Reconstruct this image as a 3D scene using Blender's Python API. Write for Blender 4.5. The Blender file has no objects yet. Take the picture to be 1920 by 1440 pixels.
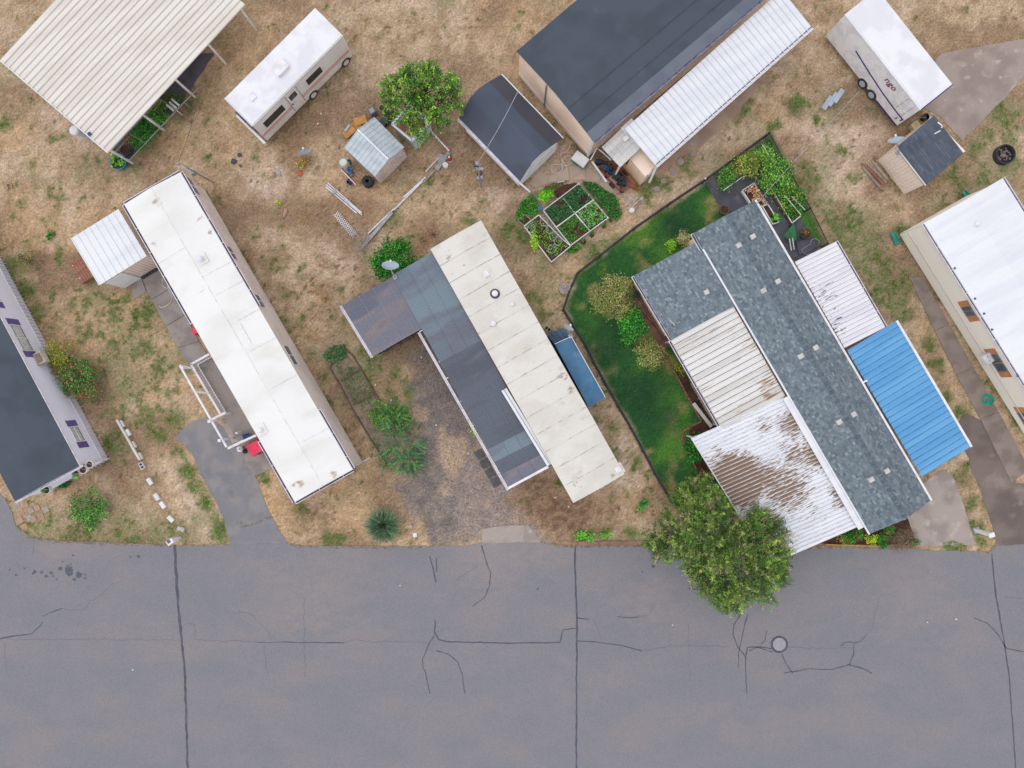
import bpy, math, random
import numpy as np
from mathutils import Vector, Matrix
R = math.radians
random.seed(7); rng = np.random.default_rng(7)
SC = bpy.context.scene; COL = SC.collection
# ---------------------------------------------------------------- camera, sky, sun, exposure
CH = 43.333; PX = 65.0 / 1920.0
cd = bpy.data.cameras.new('camera'); cam = bpy.data.objects.new('camera', cd); COL.objects.link(cam)
cam.location = (0, 0, CH); cd.sensor_width = 36; cd.lens = 36 * CH / 65.0; cd.clip_end = 3000
SC.camera = cam
w = bpy.data.worlds.new("World"); SC.world = w; w.use_nodes = True
nt = w.node_tree; bg = nt.nodes['Background']
sky = nt.nodes.new('ShaderNodeTexSky'); sky.sky_type = 'NISHITA'; sky.sun_disc = False
sky.sun_elevation = R(70); sky.sun_rotation = R(-80); sky.dust_density = 0.3; sky.air_density = 4.5; sky.ozone_density = 1
hs = nt.nodes.new('ShaderNodeHueSaturation'); hs.inputs['Saturation'].default_value = 0.0
nt.links.new(sky.outputs[0], hs.inputs['Color']); tn = nt.nodes.new('ShaderNodeVectorMath'); tn.operation = 'MULTIPLY'; tn.inputs[1].default_value = (.975, .985, 1.035)      # overcast daylight is a little cool
nt.links.new(hs.outputs[0], tn.inputs[0]); nt.links.new(tn.outputs[0], bg.inputs[0])
bg.inputs[1].default_value = 0.15
sd = bpy.data.lights.new('sun', 'SUN'); sd.energy = 0.5; sd.angle = R(50); sd.color = (1, .98, .97)
sun = bpy.data.objects.new('sun', sd); COL.objects.link(sun)
sun.rotation_euler = Vector((math.cos(R(70)) * math.sin(R(80)), -math.cos(R(70)) * math.cos(R(80)), -math.sin(R(70)))).to_track_quat('-Z', 'Y').to_euler()
vs = SC.view_settings; vs.view_transform = 'Standard'; vs.look = 'None'; vs.gamma = 1; vs.use_curve_mapping = False
vs.exposure = 0.2
ALB = 0.9
# ---------------------------------------------------------------- helpers
def P(px, py, z=0.0):
    k = PX * (CH - z) / CH
    return Vector(((px - 960) * k, (720 - py) * k, z))
def lin1(c):
    c = c / 255.0
    return c / 12.92 if c <= .04045 else ((c + .055) / 1.055) ** 2.4
def lin(c): return tuple(lin1(v) * ALB for v in c[:3]) + (1.0,)
def linA(a):
    a = np.asarray(a, float) / 255.0
    return np.where(a <= .04045, a / 12.92, ((a + .055) / 1.055) ** 2.4) * ALB
def wallhit(px, py, p, q):
    """pixel -> (metres along p->q, height) on the vertical wall plane through p, q"""
    d = (q - p); d.z = 0; L = d.length; d.normalize(); n = Vector((d.y, -d.x, 0))
    c = Vector((0, 0, CH)); r = P(px, py, 0) - c
    t = n.dot(p - c) / n.dot(r); h = c + r * t
    return (h - p).dot(d), h.z

class MB:
    def __init__(s): s.v = []; s.f = []
    def quad(s, a, b, c, d):
        i = len(s.v); s.v += [Vector(a), Vector(b), Vector(c), Vector(d)]; s.f.append((i, i+1, i+2, i+3)); return s
    def hexa(s, b, t):
        """b, t: 4 bottom and 4 top corners, same order (counter-clockwise seen from above)"""
        i = len(s.v); s.v += [Vector(x) for x in b] + [Vector(x) for x in t]
        for f in ((3,2,1,0), (4,5,6,7), (0,1,5,4), (1,2,6,5), (2,3,7,6), (3,0,4,7)): s.f.append(tuple(i+k for k in f))
        return s
    def box(s, c, size, rz=0.0, tilt=None):
        hx, hy, hz = size[0]/2, size[1]/2, size[2]/2; M = Matrix.Rotation(rz, 3, 'Z')
        if tilt: M = M @ Matrix.Rotation(tilt[1], 3, tilt[0])
        c = Vector(c); f = lambda x, y, z: c + M @ Vector((x, y, z))
        return s.hexa([f(-hx,-hy,-hz), f(hx,-hy,-hz), f(hx,hy,-hz), f(-hx,hy,-hz)], [f(-hx,-hy,hz), f(hx,-hy,hz), f(hx,hy,hz), f(-hx,hy,hz)])
    def bar(s, p, q, wd, hg):
        """beam from p to q; wd sideways, hg upwards, centred"""
        p = Vector(p); q = Vector(q); d = (q - p).normalized()
        up = Vector((0, 0, 1)) if abs(d.z) < .95 else Vector((0, 1, 0))
        x = d.cross(up).normalized() * wd/2; y = x.normalized().cross(d).normalized() * hg/2
        return s.hexa([p-x-y, p+x-y, q+x-y, q-x-y], [p-x+y, p+x+y, q+x+y, q-x+y])
    def tube(s, pts, r, n=8, cap=True, r2=None):
        pts = [Vector(p) for p in pts]; rings = []
        m = len(pts)
        for k, p in enumerate(pts):
            d = (pts[min(k+1, m-1)] - pts[max(k-1, 0)]).normalized()
            up = Vector((0, 0, 1)) if abs(d.z) < .9 else Vector((1, 0, 0))
            x = d.cross(up).normalized(); y = x.cross(d); rr = r if r2 is None else r + (r2 - r) * k / (m-1)
            i = len(s.v); rings.append(i)
            s.v += [p + (x*math.cos(2*math.pi*j/n) + y*math.sin(2*math.pi*j/n)) * rr for j in range(n)]
        for a, b in zip(rings, rings[1:]):
            for j in range(n): s.f.append((a+j, a+(j+1) % n, b+(j+1) % n, b+j))
        if cap:
            s.f.append(tuple(rings[0]+j for j in range(n))[::-1]); s.f.append(tuple(rings[-1]+j for j in range(n)))
        return s
    def lathe(s, c, prof, n=20, M=None):
        """prof: [(r, z)...] around a vertical axis at c (or turned by M)"""
        c = Vector(c); i0 = len(s.v); M = M or Matrix.Identity(3)
        for r, z in prof:
            s.v += [c + M @ Vector((r*math.cos(2*math.pi*j/n), r*math.sin(2*math.pi*j/n), z)) for j in range(n)]
        for k in range(len(prof)-1):
            a = i0 + k*n; b = a + n
            for j in range(n): s.f.append((a+j, a+(j+1) % n, b+(j+1) % n, b+j))
        s.f.append(tuple(i0+j for j in range(n))[::-1]); e = i0 + (len(prof)-1)*n; s.f.append(tuple(e+j for j in range(n)))
        return s
    def prism(s, poly, z0, z1):
        """poly: world xy points"""
        n = len(poly)
        ar = sum(poly[k][0]*poly[(k+1) % n][1] - poly[(k+1) % n][0]*poly[k][1] for k in range(n))
        if ar < 0: poly = poly[::-1]
        i = len(s.v); s.v += [Vector((p[0], p[1], z0)) for p in poly] + [Vector((p[0], p[1], z1)) for p in poly]
        s.f.append(tuple(i+k for k in range(n))[::-1]); s.f.append(tuple(i+n+k for k in range(n)))
        for k in range(n): s.f.append((i+k, i+(k+1) % n, i+n+(k+1) % n, i+n+k))
        return s
ORG = {}
def mk(name, mb, m, parent=None, org=None, smooth=False):
    o0 = org if org is not None else (ORG[parent.name] if parent else Vector((0, 0, 0)))
    me = bpy.data.meshes.new(name); me.from_pydata([tuple(v - o0) for v in mb.v], [], mb.f); me.update()
    if m: me.materials.append(m)
    if smooth: me.shade_smooth()
    o = bpy.data.objects.new(name, me); COL.objects.link(o)
    if parent: o.parent = parent
    else: o.location = o0
    ORG[o.name] = o0
    return o
def tag(o, label, cat, group=None, kind=None):
    if label: o['label'] = label
    if cat: o['category'] = cat
    if group: o['group'] = group
    if kind: o['kind'] = kind
    return o
def thing(name, label, cat, loc=(0, 0, 0), group=None):
    o = bpy.data.objects.new(name, None); COL.objects.link(o); o.location = loc; o.empty_display_size = .3
    ORG[o.name] = Vector(loc); return tag(o, label, cat, group)
def part(name, mb, m, parent, label=None, kind=None, smooth=False):
    o = mk(name, mb, m, parent, smooth=smooth)
    if label: o['label'] = label
    if kind: o['kind'] = kind
    return o
def solo(name, label, cat, mb, m, group=None, smooth=False):
    xs = [v.x for v in mb.v]; ys = [v.y for v in mb.v]; zs = [v.z for v in mb.v]
    return tag(mk(name, mb, m, None, Vector(((min(xs)+max(xs))/2, (min(ys)+max(ys))/2, min(zs))), smooth), label, cat, group)
def struct(name, mb, m, parent=None, kind='structure'):
    o = mk(name, mb, m, parent)
    if parent is None: o['kind'] = kind
    return o
def dup(root, loc, rz=0.0, label=None):
    r = root.copy(); COL.objects.link(r); r.location = loc; r.rotation_euler = (0, 0, rz)
    if label: r['label'] = label
    for ch in list(root.children):
        c = ch.copy(); COL.objects.link(c); c.parent = r
        for g in list(ch.children):
            d = g.copy(); COL.objects.link(d); d.parent = c
    return r
def arrmesh(name, V, loops, nper, m, parent=None, cols=None, org=(0, 0, 0), smooth=False):
    """fast mesh from arrays; V (n,3) world, loops flat index array, nper verts per face, cols (n,3) linear"""
    me = bpy.data.meshes.new(name); V = V - np.asarray(org)[None, :]
    nf = len(loops) // nper
    me.vertices.add(len(V)); me.vertices.foreach_set('co', V.astype(np.float32).ravel())
    me.loops.add(len(loops)); me.loops.foreach_set('vertex_index', loops.astype(np.int32))
    me.polygons.add(nf); me.polygons.foreach_set('loop_start', np.arange(0, nf*nper, nper, dtype=np.int32))
    me.update(calc_edges=True)
    if cols is not None:
        a = me.color_attributes.new('Col', 'FLOAT_COLOR', 'POINT')
        c4 = np.ones((len(V), 4), np.float32); c4[:, :3] = cols; a.data.foreach_set('color', c4.ravel())
    if smooth: me.shade_smooth()
    me.materials.append(m)
    o = bpy.data.objects.new(name, me); COL.objects.link(o)
    if parent: o.parent = parent
    else: o.location = org
    ORG[o.name] = Vector(org); return o
# ---------------------------------------------------------------- materials
AX = R(29.5)       # the homes' short side runs about 29.5 degrees above the picture's x axis
def mat(name, c, c2=None, sc=1.5, lo=.42, hi=.62, rough=.85, metal=0., spec=.3, fine=.10, fsc=14., bump=.15, bsc=30., rot=0., stretch=(1, 1, 1), blobs=None, bc=(120, 90, 70), bth=(.45, .62), bsc2=2.2, attr=False, coat=0., streak=None, gain=1.):
    lin = (lambda c_: (lambda q_: tuple(v_*min(gain, .86/max(q_)) for v_ in q_) + (1.0,))(globals()['lin'](c_)[:3]))
    m = bpy.data.materials.new(name); m.use_nodes = True; t = m.node_tree; N = t.nodes; L = t.links
    b = N['Principled BSDF']; b.inputs['Roughness'].default_value = rough; b.inputs['Metallic'].default_value = metal
    b.inputs['Specular IOR Level'].default_value = spec
    if coat: b.inputs['Coat Weight'].default_value = coat
    g = N.new('ShaderNodeNewGeometry'); mp = N.new('ShaderNodeMapping'); mp.vector_type = 'POINT'
    mp.inputs['Rotation'].default_value = (0, 0, rot); mp.inputs['Scale'].default_value = stretch
    rt = N.new('ShaderNodeVectorRotate'); rt.rotation_type = 'Z_AXIS'; rt.inputs['Angle'].default_value = rot
    L.new(g.outputs['Position'], rt.inputs['Vector'])
    sc_ = N.new('ShaderNodeVectorMath'); sc_.operation = 'MULTIPLY'; sc_.inputs[1].default_value = stretch
    L.new(rt.outputs[0], sc_.inputs[0]); N.remove(mp)
    def noise(scale, det=6, src=None, dist=0.):
        n = N.new('ShaderNodeTexNoise'); n.inputs['Scale'].default_value = scale; n.inputs['Detail'].default_value = det
        n.inputs['Distortion'].default_value = dist; L.new(src or g.outputs['Position'], n.inputs['Vector']); return n.outputs['Fac']
    def mr(x, a, bb, c0=0., d=1.):
        r = N.new('ShaderNodeMapRange'); L.new(x, r.inputs[0]); r.inputs[1].default_value = a; r.inputs[2].default_value = bb
        r.inputs[3].default_value = c0; r.inputs[4].default_value = d; r.interpolation_type = 'SMOOTHSTEP'; return r.outputs[0]
    def mix(f, a, bb, typ='MIX'):
        x = N.new('ShaderNodeMix'); x.data_type = 'RGBA'; x.blend_type = typ
        if hasattr(f, 'is_linked'): L.new(f, x.inputs[0])
        else: x.inputs[0].default_value = f
        for i, v in ((6, a), (7, bb)):
            if hasattr(v, 'is_linked'): L.new(v, x.inputs[i])
            else: x.inputs[i].default_value = v
        return x.outputs[2]
    def math_(op, a, bb):
        x = N.new('ShaderNodeMath'); x.operation = op
        for i, v in ((0, a), (1, bb)):
            if hasattr(v, 'is_linked'): L.new(v, x.inputs[i])
            else: x.inputs[i].default_value = v
        return x.outputs[0]
    if attr:
        at = N.new('ShaderNodeAttribute'); at.attribute_name = 'Col'; col = at.outputs['Color']
    else:
        col = mix(mr(noise(sc, 7, sc_.outputs[0], .3), lo, hi), lin(c), lin(c2 or tuple(v*.88 for v in c)))
    if streak:      # (colour, scale, lo, hi) second stretched layer
        col = mix(mr(noise(streak[1], 5, sc_.outputs[0]), streak[2], streak[3]), col, lin(streak[0]))
    if blobs:
        tot = None
        for (bx, by, br, bs) in blobs:
            p = P(bx, by, 3.1)
            s_ = N.new('ShaderNodeVectorMath'); s_.operation = 'DISTANCE'
            xy = N.new('ShaderNodeVectorMath'); xy.operation = 'MULTIPLY'; xy.inputs[1].default_value = (1, 1, 0)
            L.new(g.outputs['Position'], xy.inputs[0]); L.new(xy.outputs[0], s_.inputs[0]); s_.inputs[1].default_value = (p.x, p.y, 0)
            v = mr(s_.outputs['Value'], br * PX, 0., 0., bs); tot = v if tot is None else math_('MAXIMUM', tot, v)
        nz = noise(bsc2, 8, sc_.outputs[0], .5)
        msk = mr(math_('ADD', nz, math_('SUBTRACT', tot, .5)), bth[0], bth[1])
        col = mix(msk, col, lin(bc))
    f = noise(fsc, 4); fv = mr(f, .25, .75, 1-fine, 1+fine)
    cmb = N.new('ShaderNodeCombineColor')
    for k in range(3): L.new(fv, cmb.inputs[k])
    col = mix(1.0, col, cmb.outputs[0], 'MULTIPLY')
    L.new(col, b.inputs['Base Color'])
    if bump:
        bp = N.new('ShaderNodeBump'); bp.inputs['Strength'].default_value = bump; bp.inputs['Distance'].default_value = .02
        L.new(noise(bsc, 3), bp.inputs['Height']); L.new(bp.outputs[0], b.inputs['Normal'])
    return m
M = {}
M['ground'] = mat('soil_and_dry_turf', (180, 160, 130), attr=True, fine=.26, fsc=8, bump=.5, bsc=18, rough=.95, spec=.1)
M['blade'] = mat('grass_blades', (150, 140, 90), attr=True, fine=.1, fsc=5, bump=0, rough=.8, spec=.15)
M['leaf'] = mat('leaf', (70, 110, 40), attr=True, fine=.12, fsc=8, bump=0, rough=.6, spec=.25)
M['road'] = mat('old_asphalt', (132, 132, 138), (141, 136, 139), sc=.22, lo=.3, hi=.7, fine=.15, fsc=22, bump=.3, bsc=120, stretch=(1, 1.8, 1), streak=((129, 130, 137), .35, .45, .85), blobs=[(930, 1045, 170, .75), (1020, 1050, 120, .6), (50, 1030, 120, .65), (1240, 1150, 150, .5), (560, 1130, 260, .5), (1780, 1160, 200, .45), (1650, 1060, 90, .4)], bc=(150, 142, 141), bth=(.15, .95), bsc2=1.1, rough=.92, spec=.2)
M['drive'] = mat('driveway_asphalt', (134, 133, 138), (148, 143, 143), sc=.9, fine=.13, fsc=26, bump=.3, bsc=100, rough=.93, spec=.2, streak=((124, 124, 130), .8, .5, .8))
M['drive2'] = mat('brown_driveway', (134, 120, 114), (114, 102, 98), sc=.45, fine=.14, fsc=35, bump=.4, bsc=80, rough=.95, spec=.15, streak=((150, 136, 130), .7, .55, .72))
M['gravel'] = mat('gravel', (128, 120, 120), (148, 136, 132), sc=.5, fine=.28, fsc=20, bump=.8, bsc=40, rough=.95, spec=.15, streak=((108, 104, 106), .6, .5, .66))
M['conc'] = mat('weathered_concrete', (176, 163, 156), (158, 146, 141), sc=.8, fine=.1, fsc=30, bump=.25, bsc=60, rough=.95, spec=.15, streak=((190, 178, 170), 1.3, .55, .7))
M['concg'] = mat('grey_concrete', (160, 152, 148), (142, 134, 131), sc=.9, fine=.1, fsc=30, bump=.25, bsc=60, rough=.95, spec=.15)
M['tar'] = mat('crack_tar', (84, 86, 98), (98, 98, 108), sc=2, fine=.1, fsc=40, bump=.1, rough=.75)
M['crack'] = mat('fine_crack', (106, 104, 113), (116, 113, 120), sc=3, fine=.1, fsc=40, bump=0)
M['oil'] = mat('oil_stain', (88, 92, 104), (102, 102, 112), sc=3, fine=.1, fsc=40, bump=.1, rough=.7)
M['white'] = mat('white_paint', (238, 236, 238), (222, 220, 224), sc=2, fine=.03, bump=.05)
M['whitem'] = mat('white_metal', (235, 236, 240), (226, 228, 234), sc=.8, fine=.03, bump=.04, rough=.55, rot=-AX, stretch=(.25, 2, 1), streak=((230, 231, 237), 1.2, .5, .8))
M['trim'] = mat('white_trim', (236, 232, 240), (216, 211, 222), sc=3, fine=.04, bump=.05, rough=.6)
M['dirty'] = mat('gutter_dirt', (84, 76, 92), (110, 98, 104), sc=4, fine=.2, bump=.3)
M['membrane'] = mat('white_membrane', (240, 239, 237), (233, 231, 228), sc=.35, fine=.025, bump=.05, rough=.8, streak=((226, 222, 216), .7, .5, .8), rot=-AX, stretch=(.6, 1.2, 1),
    blobs=[(300, 380, 30, .42), (380, 410, 26, .4), (290, 460, 20, .42), (398, 440, 18, .42), (345, 565, 24, .42), (560, 905, 34, .42), (628, 890, 22, .5), (330, 530, 18, .38), (440, 490, 14, .42)], bc=(184, 168, 152), bth=(.33, .56), bsc2=3)
M['cream'] = mat('cream_roof', (224, 220, 213), (215, 210, 201), sc=.5, fine=.04, bump=.08, bsc=20, rough=.85, rot=-AX, stretch=(1, 1.6, 1), streak=((205, 197, 186), 1.1, .56, .8),
    blobs=[(1055, 705, 26, .5), (870, 500, 14, .4), (840, 480, 20, .45), (1080, 905, 30, .4), (985, 700, 20, .35), (1062, 885, 22, .25), (1070, 730, 18, .5), (1148, 890, 12, .5), (928, 550, 16, .6)], bc=(178, 160, 145), bth=(.36, .54), bsc2=3.5)
M['darkroof'] = mat('dark_slate_roof', (78, 87, 98), (72, 80, 91), sc=.5, fine=.05, fsc=60, bump=.2, bsc=150, rough=.9, streak=((90, 94, 106), .9, .6, .8))
M['shed_dark'] = mat('dark_roll_roof', (84, 92, 106), (78, 82, 96), sc=.4, fine=.05, fsc=60, bump=.2, bsc=150, rough=.9)
M['corr2'] = mat('dark_smoky_sheet', (100, 105, 118), (92, 96, 108), sc=.5, fine=.07, bump=.05, rough=.5, rot=-AX, stretch=(.35, 1.6, 1), streak=((112, 112, 122), .6, .55, .7))
M['corr'] = mat('smoky_corrugated_sheet', (124, 139, 150), (112, 122, 134), sc=.28, lo=.4, hi=.58, fine=.06, bump=.05, rough=.5, rot=-AX, stretch=(.35, 1.6, 1), streak=((112, 114, 128), .5, .48, .62))
M['corrb'] = mat('brown_smoky_sheet', (122, 122, 136), (140, 128, 130), sc=.6, lo=.45, hi=.6, fine=.07, bump=.05, rough=.5, rot=-AX, stretch=(.4, 1.6, 1), streak=((108, 110, 126), .6, .52, .66))
M['blue'] = mat('blue_metal_roof', (110, 174, 220), (98, 162, 212), sc=.6, fine=.04, bump=.04, rough=.55, rot=-AX, stretch=(.3, 2, 1), streak=((128, 172, 208), 1.1, .62, .85))
M['blued'] = mat('dusty_blue_panel', (76, 122, 156), (66, 108, 144), sc=.9, fine=.06, bump=.05, rough=.55, streak=((104, 142, 168), 1.4, .58, .78))
M['bluedark'] = mat('dark_blue_sheet', (72, 98, 124), (60, 82, 106), sc=1.5, fine=.06, bump=.05, rough=.6)
M['creamrib'] = mat('cream_ribbed_roof', (232, 230, 228), (216, 213, 208), sc=1.0, fine=.05, bump=.06, rough=.7, rot=-AX, stretch=(.18, 2.4, 1), streak=((160, 150, 138), 2.2, .60, .72),
    blobs=[(1455, 720, 60, .46), (1420, 650, 60, .34), (1445, 735, 40, .44), (1390, 770, 50, .36), (1380, 620, 40, .3)], bc=(164, 130, 104), bth=(.42, .5), bsc2=3.2)
M['peel'] = mat('peeling_white_roof', (240, 242, 248), (230, 232, 240), sc=1.0, fine=.04, bump=.1, rough=.75, rot=-AX, stretch=(.55, 3.6, 1),
    blobs=[(1390, 905, 100, 1.0), (1350, 862, 60, .5), (1440, 900, 90, .62), (1490, 795, 70, .62), (1540, 850, 90, .66), (1590, 930, 70, .62), (1440, 800, 60, .48), (1480, 920, 130, .60), (1440, 990, 90, .7), (1530, 960, 80, .42), (1370, 800, 60, .34), (1500, 860, 120, .52)], bc=(140, 112, 90), bth=(.47, .51), bsc2=4.2)
M['patio'] = mat('white_ribbed_roof', (238, 237, 241), (228, 226, 233), sc=1, fine=.04, bump=.05, rough=.6, rot=-AX, stretch=(.3, 2, 1),
    blobs=[(1550, 560, 130, .50), (1575, 615, 80, .52), (1620, 600, 60, .42)], bc=(96, 84, 104), bth=(.56, .58), bsc2=6)
M['tan'] = mat('tan_siding', (196, 184, 176), (186, 173, 165), sc=.8, fine=.04, bump=.05, rough=.75, gain=1.55)
M['beige'] = mat('beige_siding', (206, 186, 170), (196, 175, 158), sc=.8, fine=.04, bump=.05, rough=.75, gain=1.55)
M['creamwall'] = mat('cream_siding', (234, 229, 218), (227, 221, 209), sc=.8, fine=.03, bump=.04, rough=.75, gain=1.55)
M['lilac'] = mat('lilac_white_siding', (222, 222, 236), (212, 212, 228), sc=.8, fine=.03, bump=.04, rough=.75, gain=1.55)
M['purple'] = mat('purple_paint', (116, 100, 158), (104, 88, 146), sc=2, fine=.05, bump=.05)
M['orange'] = mat('orange_shutter', (206, 150, 104), (194, 138, 92), sc=2, fine=.05, bump=.05)
M['glass'] = mat('window_glass', (96, 106, 112), (70, 76, 86), sc=1.2, fine=.05, bump=0, rough=.08, spec=.6)
M['black'] = mat('black_glass', (44, 42, 50), (60, 56, 60), sc=2, fine=.05, bump=0, rough=.15, spec=.6)
M['curtain'] = mat('window_blind', (205, 206, 204), (180, 184, 184), sc=6, fine=.05, bump=0)
M['grey'] = mat('grey_metal', (166, 166, 170), (148, 148, 154), sc=2, fine=.05, bump=.05, rough=.5, metal=.3)
M['dgrey'] = mat('dark_grey', (84, 84, 90), (70, 70, 76), sc=2, fine=.08, bump=.1)
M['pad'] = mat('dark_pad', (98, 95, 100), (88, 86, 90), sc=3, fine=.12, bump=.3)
M['rubber'] = mat('tyre_rubber', (58, 58, 64), (72, 70, 74), sc=3, fine=.1, bump=.2)
M['blk'] = mat('black_plastic', (40, 42, 48), (54, 56, 60), sc=3, fine=.1, bump=.1, rough=.6)
M['fabric'] = mat('landscape_fabric', (98, 98, 108), (84, 84, 94), sc=.9, fine=.1, fsc=40, bump=.2, bsc=60, rough=.95, streak=((112, 110, 116), 1.2, .55, .7))
M['pink'] = mat('red_plastic', (236, 62, 100), (226, 50, 86), sc=2, fine=.04, bump=0, rough=.45)
M['bluep'] = mat('bright_blue_plastic', (60, 140, 210), (48, 122, 196), sc=2, fine=.04, bump=0, rough=.4)
M['navy'] = mat('navy_plastic', (34, 66, 128), (28, 54, 108), sc=2, fine=.04, bump=0, rough=.45)
M['teal'] = mat('teal_plastic', (70, 158, 146), (56, 140, 128), sc=2, fine=.05, bump=0, rough=.5)
M['tealb'] = mat('blue_teal_tub', (44, 136, 168), (38, 118, 150), sc=2, fine=.05, bump=0, rough=.5)
M['wood'] = mat('weathered_wood', (166, 150, 136), (140, 124, 112), sc=3, fine=.1, bump=.2, bsc=40, rot=-AX, stretch=(2.5, .5, 1))
M['woody'] = mat('yellow_plank', (204, 152, 92), (188, 134, 76), sc=3, fine=.08, bump=.1)
M['woodr'] = mat('red_brown_wood', (164, 116, 98), (146, 100, 84), sc=2, fine=.08, bump=.15, rot=-AX, stretch=(.5, 2.5, 1))
M['woodd'] = mat('dark_bed_board', (118, 96, 84), (100, 80, 70), sc=2, fine=.1, bump=.2)
M['brownpatio'] = mat('brown_paver', (130, 94, 84), (116, 82, 74), sc=1.5, fine=.08, bump=.2)
M['brick'] = mat('red_edging_brick', (158, 104, 88), (136, 86, 74), sc=4, fine=.15, bump=.2)
M['soil'] = mat('garden_soil', (92, 66, 56), (74, 54, 48), sc=2, fine=.3, fsc=18, bump=.9, bsc=24, rough=1, spec=.1)
M['bark'] = mat('bark', (104, 86, 70), (84, 68, 56), sc=4, fine=.2, bump=.4)
M['rust'] = mat('rusty_top', (140, 90, 78), (120, 76, 66), sc=1.6, fine=.15, bump=.2, streak=((160, 116, 100), 2.5, .55, .7))
M['cinder'] = mat('cinder_block', (196, 190, 184), (172, 166, 160), sc=4, fine=.12, bump=.4, bsc=60)
M['red'] = mat('red_paint', (190, 62, 52), (168, 50, 44), sc=3, fine=.1, bump=.1)
M['galv'] = mat('galvanised_sheet', (196, 206, 212), (182, 192, 200), sc=.8, fine=.03, bump=.03, rough=.5, rot=R(40), stretch=(1, 3, 1))
M['shedwall'] = mat('pinkish_metal_wall', (188, 176, 174), (176, 163, 162), sc=1.5, fine=.04, bump=.05, rough=.6, gain=1.55)
M['ivory'] = mat('ivory_ribbed_roof', (232, 227, 219), (222, 215, 206), sc=.8, fine=.03, bump=.04, rough=.6, rot=R(-38), stretch=(.3, 2, 1))
M['paver1'] = mat('pink_paver', (184, 148, 132), (170, 134, 118), sc=3, fine=.12, bump=.3)
M['rv'] = mat('rv_shell', (236, 232, 230), (226, 220, 216), sc=.9, fine=.03, bump=.03, rough=.4, streak=((210, 200, 196), 1.6, .62, .8))
M['rvroof'] = mat('rv_roof', (238, 237, 242), (226, 225, 232), sc=.9, fine=.03, bump=.05, rough=.7)
M['stripe'] = mat('red_stripe', (196, 92, 76), (186, 82, 68), sc=2, fine=.03, bump=0)
M['violet'] = mat('violet_stripe', (66, 44, 120), (56, 38, 108), sc=2, fine=.03, bump=0)
M['magenta'] = mat('magenta_letter', (140, 44, 96), sc=2, fine=.03, bump=0)
M['dishm'] = mat('dish_face', (176, 190, 200), (160, 174, 186), sc=1.5, fine=.03, bump=0, rough=.6)
M['slab_grey'] = mat('grey_vent', (170, 170, 172), (156, 156, 158), sc=3, fine=.05, bump=.05, rough=.6)
M['underroof'] = mat('roof_underlay', (74, 84, 94), sc=2)
M['vent'] = mat('pale_vent', (206, 204, 203), (190, 188, 188), sc=3, fine=.05, bump=.05)
def shingle_mat(name, base, var):
    m = bpy.data.materials.new(name); m.use_nodes = True; t = m.node_tree; b = t.nodes['Principled BSDF']
    a = t.nodes.new('ShaderNodeAttribute'); a.attribute_name = 'Col'; n = t.nodes.new('ShaderNodeTexNoise'); n.inputs['Scale'].default_value = 45; n.inputs['Detail'].default_value = 3
    g = t.nodes.new('ShaderNodeNewGeometry'); t.links.new(g.outputs['Position'], n.inputs['Vector'])
    r = t.nodes.new('ShaderNodeMapRange'); r.inputs[1].default_value = .3; r.inputs[2].default_value = .7; r.inputs[3].default_value = .93; r.inputs[4].default_value = 1.07
    t.links.new(n.outputs['Fac'], r.inputs[0]); x = t.nodes.new('ShaderNodeVectorMath'); x.operation = 'SCALE'
    t.links.new(a.outputs['Color'], x.inputs[0]); t.links.new(r.outputs[0], x.inputs['Scale']); t.links.new(x.outputs[0], b.inputs['Base Color'])
    b.inputs['Roughness'].default_value = .95; b.inputs['Specular IOR Level'].default_value = .15
    return m
M['shingle'] = shingle_mat('asphalt_shingle', None, None)
# ---------------------------------------------------------------- numpy noise and the ground's own colours
class VN:
    def __init__(s, seed): s.t = np.random.default_rng(seed).random((256, 256))
    def n(s, x, y, f):
        x = x * f + 1000.; y = y * f + 1000.; i = np.floor(x).astype(int); j = np.floor(y).astype(int); u = x - i; v = y - j
        u = u*u*(3-2*u); v = v*v*(3-2*v); i &= 255; j &= 255; i1 = (i+1) & 255; j1 = (j+1) & 255
        return (s.t[i, j]*(1-u) + s.t[i1, j]*u)*(1-v) + (s.t[i, j1]*(1-u) + s.t[i1, j1]*u)*v
    def fbm(s, x, y, f, o=4):
        r = 0; a = .5; tot = 0
        for k in range(o):
            r = r + a * s.n(x + 17.3*k, y - 9.1*k, f); tot += a; a *= .55; f *= 2.03
        return r / tot
VA, VB, VC, VD, VE = (VN(k) for k in (1, 2, 3, 4, 5))
def wxy(poly): return [tuple(P(x, y)[:2]) for x, y in poly]
def inpoly(x, y, poly):
    ins = np.zeros(x.shape, bool); n = len(poly)
    for k in range(n):
        x0, y0 = poly[k]; x1, y1 = poly[(k+1) % n]
        if y0 == y1: continue
        c = ((y0 > y) != (y1 > y)) & (x < (x1-x0)*(y-y0)/(y1-y0) + x0); ins ^= c
    return ins
def edist(x, y, poly):
    d = np.full(x.shape, 1e9); n = len(poly)
    for k in range(n):
        x0, y0 = poly[k]; x1, y1 = poly[(k+1) % n]; dx, dy = x1-x0, y1-y0
        t = np.clip(((x-x0)*dx + (y-y0)*dy) / (dx*dx+dy*dy+1e-9), 0, 1)
        d = np.minimum(d, np.hypot(x-x0-t*dx, y-y0-t*dy))
    return d
def soft(x, y, poly, wd):
    p = wxy(poly); s = np.where(inpoly(x, y, p), 1, -1) * edist(x, y, p) + (VD.fbm(x, y, 1.2, 3) - .5) * wd * 1.6
    return np.clip(s / wd + .5, 0, 1)
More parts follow.
